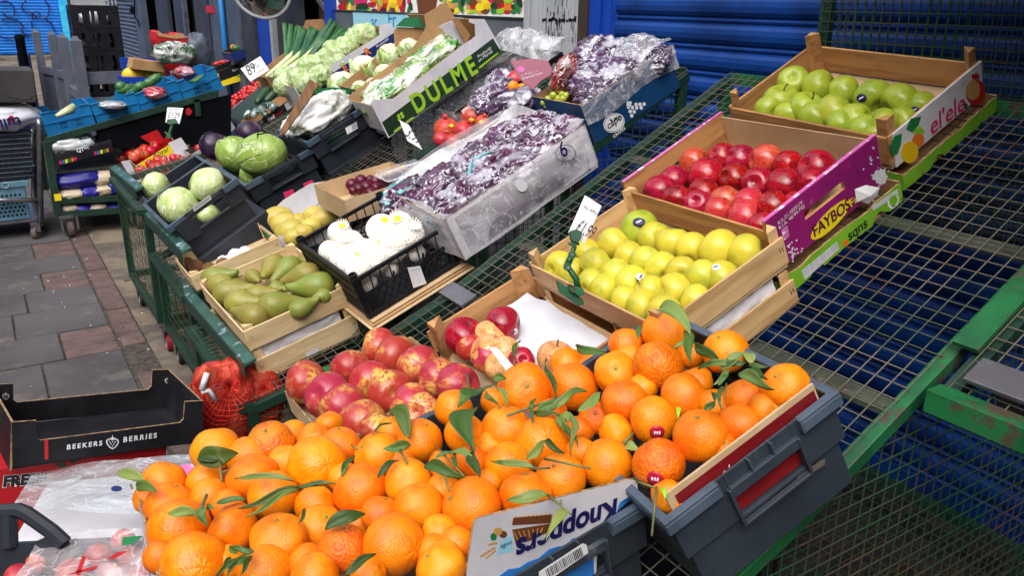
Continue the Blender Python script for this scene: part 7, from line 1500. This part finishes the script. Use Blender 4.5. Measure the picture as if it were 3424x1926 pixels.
for k in range(3): single('parsnip', MB().tube([CR_[0].hit(*A1(340+k*15, 700-k*12), -.04), CR_[0].hit(*A1(430+k*8, 665-k*10), -.03)], [.012, .028], 10), M['leek_white'], f'pale parsnip in the blue crate, {ORD[k]} from the street', 'parsnip', smooth=True)
lump('mushroom_pack', CR_[1].hit(*A1(680, 632), -.04), (.09, .12, .025), Matrix.Identity(3), M['carrot_bag'], .4, 1.5, seed=190, n=20, label='white filmed pack in the second blue crate', cat='pack')
lump('radish_bag', CR_[2].hit(*A1(935, 560), -.04), (.08, .12, .04), Matrix.Identity(3), M.setdefault('rad', bag_mat('rad', S(190,22,50), S(238,190,205), dots=False)), .4, 1.5, seed=191, n=22, label='pink bag of radishes in the third blue crate', cat='bag')
lump('radish_bag', CR_[3].hit(*A1(1120, 432), -.02), (.07, .14, .04), Matrix.Identity(3), M['rad'], .4, 1.5, seed=192, n=22, label='pink bag of radishes behind the chillies', cat='bag')
for k in range(5): single('chilli', MB().tube([CR_[3].hit(*A1(1140+k*12, 492-k*8), -.03), CR_[3].hit(*A1(1185+k*10, 490-k*8), -.02), CR_[3].hit(*A1(1225+k*3, 465-k*5), -.01)], [.004, .010, .004], 7), M['courgette'], f'long green chilli, {ORD[k]} from the front of the blue crate', 'chilli', smooth=True)
for k, (a, b2) in enumerate([((710,550),(800,525)),((745,565),(830,540)),((815,535),(880,510)),((870,515),(950,475)),((900,500),(975,455)),((700,530),(760,512))]):
    P, Q = atY(*A1(*a), YF+.25), atY(*A1(*b2), YF+.25); single('courgette', MB().tube([P, P.lerp(Q, .3), P.lerp(Q, .7), Q], [.02, .036, .036, .022], 10), M['courgette'], f'green courgette heaped behind the blue crates, {ORD[k]} from the street', 'courgette', smooth=True, group='courgettes behind the blue crates')
# things behind the blue crates
Y8 = 8.0; h8 = lambda x, y, d=0: atY(*A1(x, y), Y8-d)
def boxf(name, label, cat, q, dy, m, Y=Y8, **k):
    P = [atY(*A1(*p), Y) for p in q]; return single(name, MB().hexa([P[0], P[1], P[2], P[3]]+[p+Vector((0, dy, 0)) for p in P]), M[m], label, cat, **k)
boxf('blue_tray', 'deep blue tray of yellow melons behind the blue crates', 'tray', ((745, 500), (1000, 510), (990, 470), (740, 465)), .3, 'paint_blue'); boxf('blue_backboard', 'blue display board behind the melon tray', 'board', ((745, 470), (965, 470), (960, 352), (722, 345)), .02, 'paint_blue', Y=Y8+.32)
for k, (x, y) in enumerate(((812, 450), (925, 460))): put(OR[0], 'melon', ('bright yellow melon in the blue tray by the street', 'yellow melon behind the long courgette')[k], 'melon', h8(x, y, -.15), 62/1.8116*8.5/FPX*.85, axis_rot((1, 0, .1)), 'yellow melons', None, stretch=(.8, .8, 1.15)).data = bpy.data.meshes.get('melon_skin') or mesh('melon_skin', MB().lathe([(max(.004, math.sin(math.pi*i/16)), -math.cos(math.pi*i/16)) for i in range(17)], 22), M['yellow_melon'], True)
boxf('brown_carton', 'plain brown carton lying on the melons', 'carton', ((795, 415), (995, 438), (995, 380), (808, 352)), .25, 'card', Y=Y8-.02, bevel=.004)
P = [atY(*A1(*p), Y8+.1) for p in ((945, 240), (945, 192), (962, 184), (975, 196), (990, 206), (1060, 210), (1068, 198), (1110, 200), (1118, 215), (1140, 222), (1142, 262), (1150, 470), (1040, 480), (995, 380))]
rc = single('red_carton', MB().prism(P, (0, .3, 0)), M['red_print'], 'tall red carton with a torn brown top behind the filmed greens', 'carton')
decal(rc, [A1(945, 192), A1(962, 184), A1(975, 196), A1(990, 206), A1(1060, 210), A1(1068, 198), A1(1110, 200), A1(1118, 215), A1(1140, 226), A1(1060, 232), A1(960, 216)], M['card'], lambda X, Y: atY(X, Y, Y8+.095), name='torn_top', lift=.004); text(rc, 'EXPRESS', A1(975, 258), A1(1060, 262), M['ink'], lambda X, Y: atY(X, Y, Y8+.09), up=Vector((0, 0, 1)), thick=.03); text(rc, 'TEC', A1(1030, 448), A1(1085, 442), M['white_ink'], lambda X, Y: atY(X, Y, Y8+.09), up=Vector((0, 0, 1)), thick=.03)
lump('greens_bag', h8(1055, 318, .1), (.17, .10, .085), Matrix.Identity(3), M.setdefault('greens', bag_mat('greens', S(60,110,70), S(222,222,226), dots=False)), .4, 1.4, seed=200, n=28, label='clear bag of spring greens hanging before the red carton', cat='bag')
lump('grey_bag', h8(1200, 325, -.1), (.11, .1, .17), Matrix.Identity(3), M['frame_grey'], .35, 1.3, seed=201, n=22, label='grey plastic bag beside the red carton', cat='bag')
# black flat cartons rising to the shops
for k, (a, b2, wd, lb) in enumerate([((1300,480),(1520,400),.5,'black carton of red fruit with a yellow banana print'),((835,410),(980,310),.5,'x')]):
    if k: continue
bn = faced('black_carton', 'black carton with yellow printed front holding small red peppers', 'carton', A1(1295, 440), A1(1530, 345), .5, .4, .13, k=1.0); carton(bn, 'black_card', 'black_card')
hit = lambda x, y: bn.near(x, y, bn.u+.003); decal(bn.e, [A1(1340, 490), A1(1480, 440), A1(1500, 475), A1(1345, 522)], M['yellow_print'], hit, name='yellow_band', lift=.001)
decal(bn.e, ell(*A1(1455, 455), 14, 5, -.3), M['lime_print'], hit, lift=.002); decal(bn.e, [A1(1315, 385+60), A1(1322, 440), A1(1330, 475), A1(1318, 480)], M['yellow_print'], hit)
text(bn.e, 'SUNNY', A1(1410, 432), A1(1470, 415), M['white_ink'], hit, up=bn.n)
for k in range(9): put(OR[0], 'red_pepper', f'small red pepper, {ORD[k]} along the yellow-printed black carton', 'pepper', bn.hit(*A1(1305+k*9, 386-k*2.2), -.0), .028, None, 'small red peppers').data = TB
ax = faced('black_carton', 'black carton lettered in white with round green pears heaped in it', 'carton', Bx(205, 392), Bx(440, 296), .5, .36, .14, k=1.15); carton(ax, 'black_card', 'black_card')
hit = lambda x, y: ax.near(x, y, ax.u+.003); text(ax.e, 'AVEX', Bx(280, 470), Bx(345, 440), M['white_ink'], hit, up=ax.n, thick=.02, shear=.2); text(ax.e, 'NEX', Bx(345, 405), Bx(430, 365), M['frame_grey'], hit, up=ax.n, thick=.01); decal(ax.e, ell(*Bx(362, 348), 7, 8), M['white_ink'], hit)
for q in ((238, 392), (282, 378)): decal(ax.e, [Bx(q[0], q[1]), Bx(q[0]+34, q[1]-16), Bx(q[0]+40, q[1]+16), Bx(q[0]+6, q[1]+34)], M['white_card'], hit)
gp = [(170,380,17),(200,365,18),(225,352,18),(250,345,16),(275,345,18),(305,332,18),(330,318,19),(352,322,17),(375,310,18),(400,300,17),(418,290,14),(240,370,16),(290,360,15)]
for k, (x, y, r) in enumerate(gp): P = ax.hit(*Bx(x, y), .01); put(AP['green_apple'], 'green_pear', f'small light green pear, {ORD[k]} up the white-lettered black carton', 'pear', P, r/2.07*depth(P)/FPX, None, 'small green pears')
nv = faced('navy_tray', 'navy tray of mixed vegetables rising to the blue door', 'tray', Bx(20, 365), Bx(385, 245), .55, .4, .10, k=1.2); carton(nv, 'navy', 'black_card')
for k, (x, y, r, m_, lb) in enumerate([(60,330,26,'courgette','dark green squash at the low end of the navy tray'),(90,310,24,'courgette','green squash in the navy tray'),(45,325,22,'orange_print','orange tipped root in the navy tray'),(190,262,34,'carrot_bag','white and pink filmed pack high on the navy tray'),(165,290,26,'carrot_bag','small pale filmed pack on the navy tray'),(225,300,22,'cabbage_purple','dark root in the navy tray'),(130,300,22,'courgette','small dark squash in the navy tray')]): P = nv.hit(*Bx(x, y), .01); rr = r/2.07*depth(P)/FPX; lump('vegetable', P, (rr, rr, rr*.8), Matrix.Identity(3), M[m_], .3, 1.4, seed=210+k, n=18, label=lb, cat='vegetable')
single('stall_board', MB().hexa([lk.P(lk.u+.12, -.35, -.28), lk.P(lk.u+.12, .5, -.20), lk.P(-.5, .5, -.20), lk.P(-.5, -.35, -.28)]+[lk.P(lk.u+.12, -.35, -.26), lk.P(lk.u+.12, .5, -.18), lk.P(-.5, .5, -.18), lk.P(-.5, -.35, -.26)]), M['dark_green_paint'], 'dark green board under the far vegetable cartons', 'board')
# ------------------------------------------------------------------ 18 convex mirror
e = thing('convex_mirror', 'round convex mirror with a white rim high on the shop front', 'mirror', atX(872, -45, 2.45)); Pm = atX(872, -45, 2.45); rr = 103*depth(Pm)/FPX; Q = Matrix.Translation(Pm) @ (Vector((-.75, -1, -.35)).normalized()).to_track_quat('Z', 'Y').to_matrix().to_4x4()
obj('mirror_face', MB().lathe([(rr*math.sin(t*.6/10)/math.sin(.6)+.0001, rr*.28*(math.cos(t*.6/10)-math.cos(.6))/(1-math.cos(.6))) for t in range(11)][::-1], 40, M=Q), M['mirror'], e, smooth=True)
obj('rim', MB().tube([Q @ Vector((math.cos(a)*rr, math.sin(a)*rr, 0)) for a in [k*math.pi/24 for k in range(48)]], .018, 8, True), M['old_panel'], e, smooth=True)
obj('arm', MB().tube([Pm, Vector((XW, Pm.y+.3, Pm.z+.3))], .02, 8), M['dark_void'], e)
# ------------------------------------------------------------------ 19 fence, bollard, crate stack
f = thing('post_fence', 'slate grey painted fence with tall capped posts and slatted panels', 'fence', atY(235, 400, 6.8))
posts = [((105,133),97,12.0),((157,186),105,11.5),((190,226),113,9.6),((232,272),122,8.7)]
C4 = []
for (xa, xb), yt, Y in posts:
    A, B = atY(xa, yt, Y), atY(xb, yt, Y); wd = B.x-A.x; c = (A+B)/2; C4.append((c, wd)); z = c.z-.03
    pst = obj('post', MB().span(c.x-wd/2, c.x+wd/2, Y, Y+wd, GZ, z), M['fence_grey'], f, bevel=.004); obj('post_cap', MB().hexa([(c.x-wd*.42, Y+.08*wd, z-.02), (c.x+wd*.42, Y+.08*wd, z-.02), (c.x+wd*.42, Y+.92*wd, z-.02), (c.x-wd*.42, Y+.92*wd, z-.02), (c.x-wd*.2, Y+.3*wd, z+.035), (c.x+wd*.2, Y+.3*wd, z+.035), (c.x+wd*.2, Y+.7*wd, z+.035), (c.x-wd*.2, Y+.7*wd, z+.035)]), M['fence_grey'], pst)
def panel(P, Q, z1, z0=GZ+.1, n=14):
    P, Q = Vector((P.x, P.y+.05, 0)), Vector((Q.x, Q.y+.05, 0)); mb = MB().bar(P+Vector((0, 0, z1)), Q+Vector((0, 0, z1)), .05, .09); mb.bar(P+Vector((0, 0, z0)), Q+Vector((0, 0, z0)), .05, .09); obj('rail', mb, M['fence_grey'], f)
    mb = MB()
    for k in range(n): c = P.lerp(Q, (k+.5)/n); mb.bar(c+Vector((0, 0, z0)), c+Vector((0, 0, z1-.045)), .03*(Q-P).length/n/.1*1.6, .02, up=(Q-P).normalized().cross(Vector((0, 0, 1))))
    obj('slat_panel', mb, M['fence_grey'], f)
panel(C4[0][0], C4[1][0], C4[0][0].z-.48); panel(C4[2][0], C4[3][0], C4[3][0].z-.55); panel(C4[1][0], Vector((C4[1][0].x+.1, C4[2][0].y+1.2, 0)), .7)
R1 = atY(400, 290, 7.0); zr = atY(272, 262, 8.75).z; mb = MB().bar((C4[3][0].x, 8.78, zr), (1.75, 8.78, zr), .05, .11); obj('rail', mb, M['fence_grey'], f); mb = MB().bar((C4[3][0].x, 8.78, zr-.21), (1.75, 8.78, zr-.21), .04, .06); obj('rail', mb, M['fence_grey'], f)
mb = MB()
for k in range(12): x = C4[3][0].x+.03+k*.07; mb.bar((x, 8.79, zr-.50), (x+.22, 8.79, zr-.22), .02, .012, up=(0, 1, 0)); mb.bar((x+.22, 8.805, zr-.50), (x, 8.805, zr-.22), .02, .012, up=(0, 1, 0))
obj('lattice', mb, M['fence_grey'], f)
Pb = atY(63, 113, 11.0); single('bollard', MB().lathe([(.04, GZ), (.048, GZ+.02), (.048, Pb.z-.06), (.052, Pb.z-.05), (.052, Pb.z-.02), (.035, Pb.z), (.001, Pb.z)], 16, M=Matrix.Translation((Pb.x, 11, 0))), M['dark_void'], 'black round bollard behind the grey fence', 'bollard', smooth=True)
single('blue_bin', MB().span(atY(64, 200, 11.5).x, atY(104, 200, 11.5).x, 11.5, 11.9, GZ, atY(80, 178, 11.5).z), M['navy'], 'dark blue box standing behind the grey fence', 'box', bevel=.02)
Yc = 9.9; xa, xb = atY(232, 20, Yc).x, atY(394, 20, Yc).x; h = .225; zt = atY(300, 17, Yc).z
for k in range(8):
    z1 = zt-k*(h+.003); z0 = z1-h; wd = xb-xa; e = thing('black_crate', f'black slotted plastic crate, {ORD[k]} from the top of the tall stack', 'crate', (xa, Yc, z0), 'stacked black crates'); t = .012
    def wall(fx):   # slotted wall, fx maps (s in 0..1, z, thickness)
        mb = MB(); return mb
    mb = MB()
    for Y in (Yc, Yc+.35):
        mb.span(xa, xb, Y, Y+t, z1-.045, z1).span(xa, xb, Y, Y+t, z0, z0+.035)
        for a, b2 in ((0, .14), (.24, .37), (.43, .47), (.56, .72), (.82, 1)): mb.prism([(xa+wd*a, Y, z0+.035), (xa+wd*b2, Y, z0+.035), (xa+wd*(b2+(.02 if b2 < 1 else 0)), Y, z1-.045), (xa+wd*(a-(.02 if a else 0)), Y, z1-.045)], (0, t, 0))
    for X in (xa, xb-t):
        mb.span(X, X+t, Yc+t, Yc+.35, z1-.045, z1).span(X, X+t, Yc+t, Yc+.35, z0, z0+.035)
        for q in range(5): mb.span(X, X+t, Yc+t+.07*q, Yc+t+.07*q+.03, z0+.035, z1-.045)
    obj('slotted_shell', mb, M['black_plastic'], e); obj('crate_floor', MB().span(xa+t, xb-t, Yc+t, Yc+.35, z0, z0+.006), M['black_plastic'], e)
    if k < 3: lump('crate_liner', Vector(((xa+xb)/2, Yc+.25, z0+.09)), (.15, .06, .07), Matrix.Identity(3), M['carrot_bag'], .2, 1.3, seed=230+k, n=16, label=f'pale bag showing through the {ORD[k]} black crate from the top', cat='bag')
e = thing('white_crate', 'white slotted crate on top of the black crate stack', 'crate', (xa, Yc, zt)); mb = MB()
for r_ in range(5): mb.span(xa+.05, xb-.08, Yc, Yc+.01, zt+.004+r_*.045, zt+.02+r_*.045)
for q in range(12): mb.span(xa+.05+q*.035, xa+.062+q*.035, Yc+.001, Yc+.009, zt+.004, zt+.2)
obj('slotted_shell', mb, M['old_panel'], e); obj('crate_back', MB().span(xa+.05, xb-.08, Yc+.33, Yc+.34, zt+.004, zt+.2), M['old_panel'], e)
# ------------------------------------------------------------------ 20 trolley of folded crates on the pavement side
YT = 7.0; tY = lambda x, y, d=0: atY(*A1(x, y), YT-d)
e = thing('steel_trolley', 'chrome tube trolley loaded with folded crates at the picture edge', 'trolley', (0.2, YT, GZ))
obj('tube_post', MB().tube([tY(235, 720, .05), tY(240, 760, .05), tY(245, 1370, .05)], .022, 10), M['steel'], e, smooth=True); obj('tube_post', MB().tube([tY(235, 720, .05)+Vector((0, .6, 0)), tY(245, 1370, .05)+Vector((0, .6, 0))], .022, 10), M['steel'], e, smooth=True)
obj('cross_tube', MB().tube([tY(-200, 1212, .05), tY(245, 1212, .05)], .018, 10), M['steel'], e, smooth=True); obj('deck', MB().span(-.6, .3, YT, YT+.6, tY(100, 1335).z-.02, tY(100, 1335).z), M['steel'], e)
Pc = tY(225, 1385, .05); obj('caster', MB().lathe([(.001, -.02), (.05, -.018), (.05, .018), (.001, .02)], 20, M=Matrix.Translation((Pc.x-.01, YT-.05, GZ+.052)) @ Matrix.Rotation(math.pi/2, 4, 'Y') @ Matrix.Rotation(.5, 4, 'X')), M['slab_warm'], e)
obj('fork', MB().span(Pc.x-.04, Pc.x+.02, YT-.08, YT, GZ+.06, GZ+.12), M['steel'], e)
x1 = tY(165, 1200).x; z0, z1, z2 = tY(100, 1330).z, tY(100, 1135).z, tY(100, 1095).z
e = thing('pale_crate', 'pale blue perforated crate at the bottom of the trolley', 'crate', (x1-.5, YT, z0)); mb = MB(); X0_ = x1-.6
n = 22; mb.span(X0_, x1, YT, YT+.01, z0, z0+.02).span(X0_, x1, YT, YT+.01, z1-.015, z1)
obj('rim', mb, M['pale_blue_plastic'], e)
obj('perforated_side', MB().span(X0_, x1, YT+.002, YT+.3, z0+.001, z1-.001), M['pale_blue_plastic'], e, bevel=.01); mb = MB()
for r_ in range(6):
    for q in range(20): P = Vector((x1-.03-q*.028-(.014 if r_ % 2 else 0), YT+.0015, z0+.035+r_*(z1-z0-.06)/6)); mb.lathe([(.0001, 0), (.009, 0), (.009, .001)], 8, M=Matrix.Translation(P) @ Matrix.Rotation(math.pi/2, 4, 'X'))
obj('hole_pattern', mb, M['dark_void'], e)
e = thing('pale_crate', 'pale blue crate with a round emblem and a handle slot, second from the trolley bottom', 'crate', (X0_, YT, z1)); obj('crate_side', MB().span(X0_, x1+.03, YT-.01, YT+.3, z1+.002, z2), M['pale_blue_plastic'], e, bevel=.006)
obj('round_emblem', MB().tube([Vector((tY(32, 1113).x+.02*math.cos(a), YT-.014, (z1+z2)/2+.02*math.sin(a))) for a in [k*math.pi/8 for k in range(16)]], .003, 5, True), M['old_panel'], e)
zt = tY(100, 780).z; k = 0; z = z2+.004; nn = 11; hh_ = (zt-z2)/nn
while k < nn:
    e = thing('folded_crate', f'folded grey-blue plastic crate, {ORD[nn-1-k]} from the top of the trolley pile', 'crate', (X0_, YT, z), 'folded crates on the trolley'); xr = x1+.07+R_.uniform(-.012, .012)+k*.004
    obj('lid_edge', MB().span(X0_, xr, YT+.0, YT+.4, z+hh_*.6, z+hh_-.003), M['dark_rim'] if k < nn-1 else M['navy'], e, bevel=.003); mb = MB().span(X0_, xr-.01, YT+.01, YT+.39, z, z+hh_*.55)
    for q in range(14): mb.span(xr-.03-q*.04, xr-.02-q*.04, YT-.004, YT+.0095, z+.004, z+hh_*.55)
    obj('folded_side', mb, M['dark_crate'], e); z += hh_; k += 1
lump('carrier_bag', Vector((.06, YT+.15, zt+.07)), (.33, .2, .10), Matrix.Identity(3), M['liner_paper'], .3, 1.2, seed=250, n=30, label='white printed carrier bag with a red fruit on the trolley pile', cat='bag')
bg = bpy.data.objects['carrier_bag.001'] if 'carrier_bag.001' in bpy.data.objects else bpy.data.objects['carrier_bag']
hT = lambda X, Y: atY(X, Y, YT-.075)
obj('printed_fruit', MB().prism([hT(*p) for p in ell(*A1(68, 720), 11, 12)], (0, .004, 0)), M['red_print'], bg); text(bg, 'tulip', A1(122, 705), A1(-60, 735), M['knop_navy'], hT, up=Vector((0, 0, -1)), thick=.03, lift=.004)
P = [atY(*A1(*p), YT-.02) for p in ((-160, 620), (215, 622), (225, 600), (205, 428), (190, 420), (0, 418), (-160, 420))]
single('black_box', MB().prism(P, (0, .35, 0)), M.setdefault('worn_black', mat('worn_black', (.035, .032, .034), .7, (.05, .046, .046), 5)), 'worn black cardboard box on top of the trolley bag', 'box', bevel=.01)
obj('curved_scratch', MB().tube([atY(*A1(*p), YT-.024) for p in ((0, 548), (60, 580), (130, 600), (180, 590), (198, 575))], .0022, 5), M['slab'], bpy.data.objects['black_box'])
# ------------------------------------------------------------------ 21 near pavement corner: berry box, red box, film, onion net, fruit bag
Ib = lambda x, y: (x/1.942, 1180+y/1.942)
bk = faced('berry_carton', 'flat black berry carton with white strawberry emblem and notched sides', 'carton', Ib(75, 452), Ib(1318, 312), .52, .30, .115, yaw=-.14)
v, u, H = bk.v, bk.u, .115
def prof(): 
    q = [bk.M.inverted() @ bk.near(*Ib(*p)) for p in ((80, 742), (1320, 580), (1318, 312), (1200, 318), (1192, 430), (1168, 455), (262, 570), (238, 555), (236, 440), (75, 452))]
    return [(p.y, p.z) for p in q]
pf = prof(); H = -min(p[1] for p in pf)
bk.H = H; fp = [(p[0], p[1]) for p in pf]
carton(bk, 'black_card', 'black_card', near=pf, far=fp, left=[(0, -H), (u, -H), (u, 0), (0, 0)], right=[(0, -H), (u, -H), (u, 0), (0, 0)], th=.006)
hit = lambda x, y: bk.near(x, y, bk.u+.001); U = bk.n
text(bk.e, 'BEEKERS', Ib(433, 628), Ib(662, 600), M['white_ink'], hit, up=U, thick=.03, sp=1.4, hs=1.1); text(bk.e, 'BERRIES', Ib(800, 580), Ib(1016, 551), M['white_ink'], hit, up=U, thick=.03, sp=1.4, hs=1.1)
def berry(cx, cy, s, hit, par):
    st = [(cx+s*a, cy+s*b_) for a, b_ in ((0, 1), (-.45, .75), (-.85, .25), (-1, -.2), (-.8, -.55), (-.3, -.6), (0, -.5), (.3, -.6), (.8, -.55), (1, -.2), (.85, .25), (.45, .75))]
    decal(par, st, M['white_ink'], hit, name='berry_emblem', lift=.0008); decal(par, [(cx+(x-cx)*.8, cy+(y-cy)*.8) for x, y in st], M['ink'], hit, name='berry_emblem', lift=.0014)
    for a, b_ in ((-.4, -.15), (0, -.2), (.4, -.15), (-.25, .15), (.2, .15), (0, .45)): decal(par, ell(cx+a*s, cy+b_*s, s*.08, s*.1, 0, 6), M['white_ink'], hit, name='seed', lift=.002)
    decal(par, [(cx-.5*s, cy-.75*s), (cx-.1*s, cy-.75*s), (cx, cy-1.2*s), (cx+.1*s, cy-.75*s), (cx+.5*s, cy-.75*s), (cx, cy-.55*s)], M['white_ink'], hit, name='berry_leaf', lift=.002)
berry(*Ib(730, 585), 22, hit, bk.e); decal(bk.e, [Ib(288, 565), Ib(312, 562), Ib(314, 692), Ib(290, 694)], M['red_print'], hit, name='red_tab')
hit2 = lambda x, y: bk.near(x, y, .0072); berry(*Ib(1095, 182), 13, hit2, bk.e); berry(*Ib(37, 283), 12, hit2, bk.e)
rd = thing('red_carton', 'bright red carton lettered fresh under the black berry carton', 'carton', bk.P(0, 0, -H-.2)); 
obj('red_shell', MB().hexa([bk.P(x, y, z) for z in (-H-.40, -H-.006) for x, y in ((.0, -.15), (bk.u-.03, -.15), (bk.u-.03, v*.83), (.0, v*.83))]), M['red_print'], rd, bevel=.003)
hit = lambda x, y: bk.near(x, y, bk.u-.028); text(rd, 'FRESH', Ib(18, 868), Ib(300, 840), M['ink'], hit, up=U, thick=.05, hs=1.1, lift=.002); text(rd, 'FRESH', Ib(14, 871), Ib(304, 842), M['white_ink'], hit, up=U, thick=.09, hs=1.1, lift=.0008)
decal(rd, [Ib(355, 735), Ib(400, 708), Ib(430, 725), Ib(420, 745)], M['dark_green_print'], hit, lift=.001); decal(rd, [Ib(455, 715), Ib(475, 690), Ib(540, 692), Ib(500, 705), Ib(470, 725)], M['dark_green_print'], hit, lift=.001)
single('brown_flap', MB().prism([atZ(*Ib(*q), .24) for q in ((560, 715), (935, 688), (940, 712), (560, 740))], (0, 0, -.01)), M['card'], 'strip of brown cardboard above the white film', 'cardboard')
ca = [Ib(*q) for q in ((80, 1000), (880, 1060), (1300, 660), (240, 745))]; cs = [atZ(*ca[0], .40), atZ(*ca[1], .42), atZ(*ca[2], .36), atZ(*ca[3], .30)]
film_sheet('film_sheet', bilerp(*cs), 60, 44, .012, 4, M.setdefault('film_milky', film_mat('film_milky', (.72,.78,.82), clear=.30, sc=7)), 'milky white plastic sheet spread over the boxes at the pavement corner', 'plastic sheet', seed=31)
single('box_under_film', MB().hexa([atZ(*Ib(*q), .30)-Vector((0, 0, z)) for z in (.25, .03) for q in ((60, 1180), (930, 1180), (1180, 700), (300, 790))]), M['white_card'], 'pale box hidden under the milky sheet', 'box'); 
decal(bpy.data.objects['film_sheet'], ell(*Ib(757, 887), 19, 9, -.03), M['navy'], lambda X, Y: atZ(X, Y, .435), name='oval_sticker', lift=.002)
single('pink_box', MB().prism([atZ(*Ib(*q), .44) for q in ((1145, 735), (1285, 712), (1300, 775), (1210, 800))], (0, 0, -.15)), M['pink_edge'], 'pink and white carton corner between film and oranges', 'carton')
hd = thing('handled_crate', 'dark plastic crate with a raised angular handle at the picture corner', 'crate', atZ(*Ib(60, 1250), .3)); H4 = lambda x, y: onP(*Ib(x, y), atZ(*Ib(60, 1100), .55), -_f)
obj('handle', MB().tube([H4(-60, 1040), H4(25, 1030), H4(120, 1025), H4(170, 1045), H4(340, 1165), H4(420, 1240)], [.016]*6, 8), M['dark_crate'], hd, smooth=False); obj('upright', MB().tube([H4(55, 1040), H4(60, 1260)], .017, 8), M['dark_crate'], hd); obj('crate_side', MB().prism([H4(*q) for q in ((-80, 1270), (180, 1255), (330, 1180), (420, 1250), (420, 1500), (-80, 1500))], _f*.02), M['dark_crate'], hd)
Pf = atZ(*Ib(380, 1400), .50)
fb = thing('bagged_fruit_crate', 'crate of filmed red fruit packs at the picture corner', 'crate', Pf-Vector((0, 0, .12)))
obj('crate_base', MB().hexa([atZ(*Ib(*q), z) for z in (.30, .40) for q in ((-60, 1700), (1010, 1700), (930, 1190), (60, 1230))]), M['dark_crate'], fb, bevel=.004)
fp_ = Pile()
for k, (x, y, r, lb) in enumerate([(290,1330,118,'large salmon red fruit under film, nearest the dark handle'),(470,1440,105,'red fruit under film beside the largest one'),(640,1330,90,'red fruit under film in the middle of the pack'),(800,1220,75,'small red fruit under film by the green leaf print'),(860,1340,85,'red fruit under film against the orange box'),(720,1460,95,'red fruit under film at the bottom edge'),(120,1460,90,'dark red fruit under film below the handle'),(900,1460,80,'lowest red fruit under film by the orange box')]):
    P = atZ(*Ib(x, y), .46); r = r/1.942*depth(P)/FPX; P = fp_.place(P, r, .85, .06); put(PM, 'pomegranate', lb, 'pomegranate', P, r, axis_rot((R_.uniform(-.6, .6), -.4, .8), k), 'filmed red fruit')
fruitbag = thing('fruit_film', 'thin clear film with red lettering stretched over the red fruit', 'plastic film', Pf)
cr = [atZ(*Ib(*q), .50) for q in ((20, 1600), (1000, 1640), (925, 1160), (300, 1150))]
film_sheet('clear_film', bilerp(*cr), 70, 60, .022, 9, M['film_bag'] if 'film_bag' in M else M.setdefault('film_bag', film_mat('film_bag', (.84,.78,.8), clear=.45, sc=9, rough=.2)), parent=fruitbag, seed=35)
hF = lambda x, y: atZ(x, y, .525)
for q in ([(490, 1445), (535, 1320), (560, 1325), (520, 1449)], [(430, 1449), (500, 1420), (640, 1385), (620, 1410)], [(700, 1340), (760, 1300), (830, 1290), (740, 1345)]): decal(fruitbag, [Ib(*p) for p in q], M['red_print'], hF, name='red_print')
decal(fruitbag, [Ib(*q) for q in ((795, 1200), (925, 1192), (870, 1240), (790, 1260))], M['green_print'], hF, name='green_print')
# onion net
e = thing('onion_net', 'red net sack of onions tied with a white clip under the cart corner', 'net sack', atX(740, 1400, .75)); Po = atY(745, 1345, 2.62)
o = lump('net_sack', Po, (.10, .10, .13), Matrix.Rotation(.1, 3, 'Y'), M['onion_net'], .35, 1.5, seed=300, n=30, parent=e)
o2 = lump('net_sack', Po+Vector((.10, .02, -.04)), (.09, .10, .12), Matrix.Rotation(.3, 3, 'Y'), M['onion_net'], .35, 1.5, seed=301, n=26, parent=e)
hO = lambda x, y: atY(*Ib(x, y), 2.48); obj('net_neck', MB().prism([hO(*q) for q in ((1255, 200), (1335, 90), (1420, 120), (1400, 200), (1340, 240), (1290, 260))], (0, .03, 0)), M['onion_net'], e, bevel=.006); obj('white_tie', MB().tube([hO(1305, 255), hO(1355, 245), hO(1400, 310)], .008, 7).tube([hO(1345, 130), hO(1310, 240)], .010, 6), M['tissue'], e, smooth=True)
for k, (c_, q) in enumerate(((Po, (.104, .104, .135)), (Po+Vector((.10, .02, -.04)), (.094, .104, .125)))):
    n_ = lump('netting', c_, q, Matrix.Rotation((.1, .3)[k], 3, 'Y') @ Matrix.Rotation(.8, 3, 'X'), M['net_red'], .35, 1.5, seed=300+k, n=20, parent=e); m_ = n_.modifiers.new('w', 'WIREFRAME'); m_.thickness = .0032
for k, (x, y) in enumerate(((1.45, 1.35), (1.45, 1.78), (1.95, 1.75))):
    cc = thing('stored_crate', f'black slotted crate stored under the near mesh cart, {ORD[k]} from the street', 'crate', (x, y, GZ)); mb = MB(); z0 = GZ+.06
    for r_ in range(3):
        z = z0+r_*.14; mb.span(x-.2, x+.2, y-.18, y+.18, z, z+.012)
        for i in range(14): mb.span(x-.2+i*.0295, x-.19+i*.0295, y-.18, y-.172, z+.0125, z+.125).span(x-.2+i*.0295, x-.19+i*.0295, y+.172, y+.18, z+.0125, z+.125)
        mb.span(x-.2, x+.2, y-.18, y-.17, z+.1255, z+.139).span(x-.2, x+.2, y+.17, y+.18, z+.1255, z+.139).span(x-.2, x-.19, y-.17, y+.17, z+.1255, z+.139).span(x+.19, x+.2, y-.17, y+.17, z+.1255, z+.139)
    obj('slotted_shell', mb, M['black_plastic'], cc)
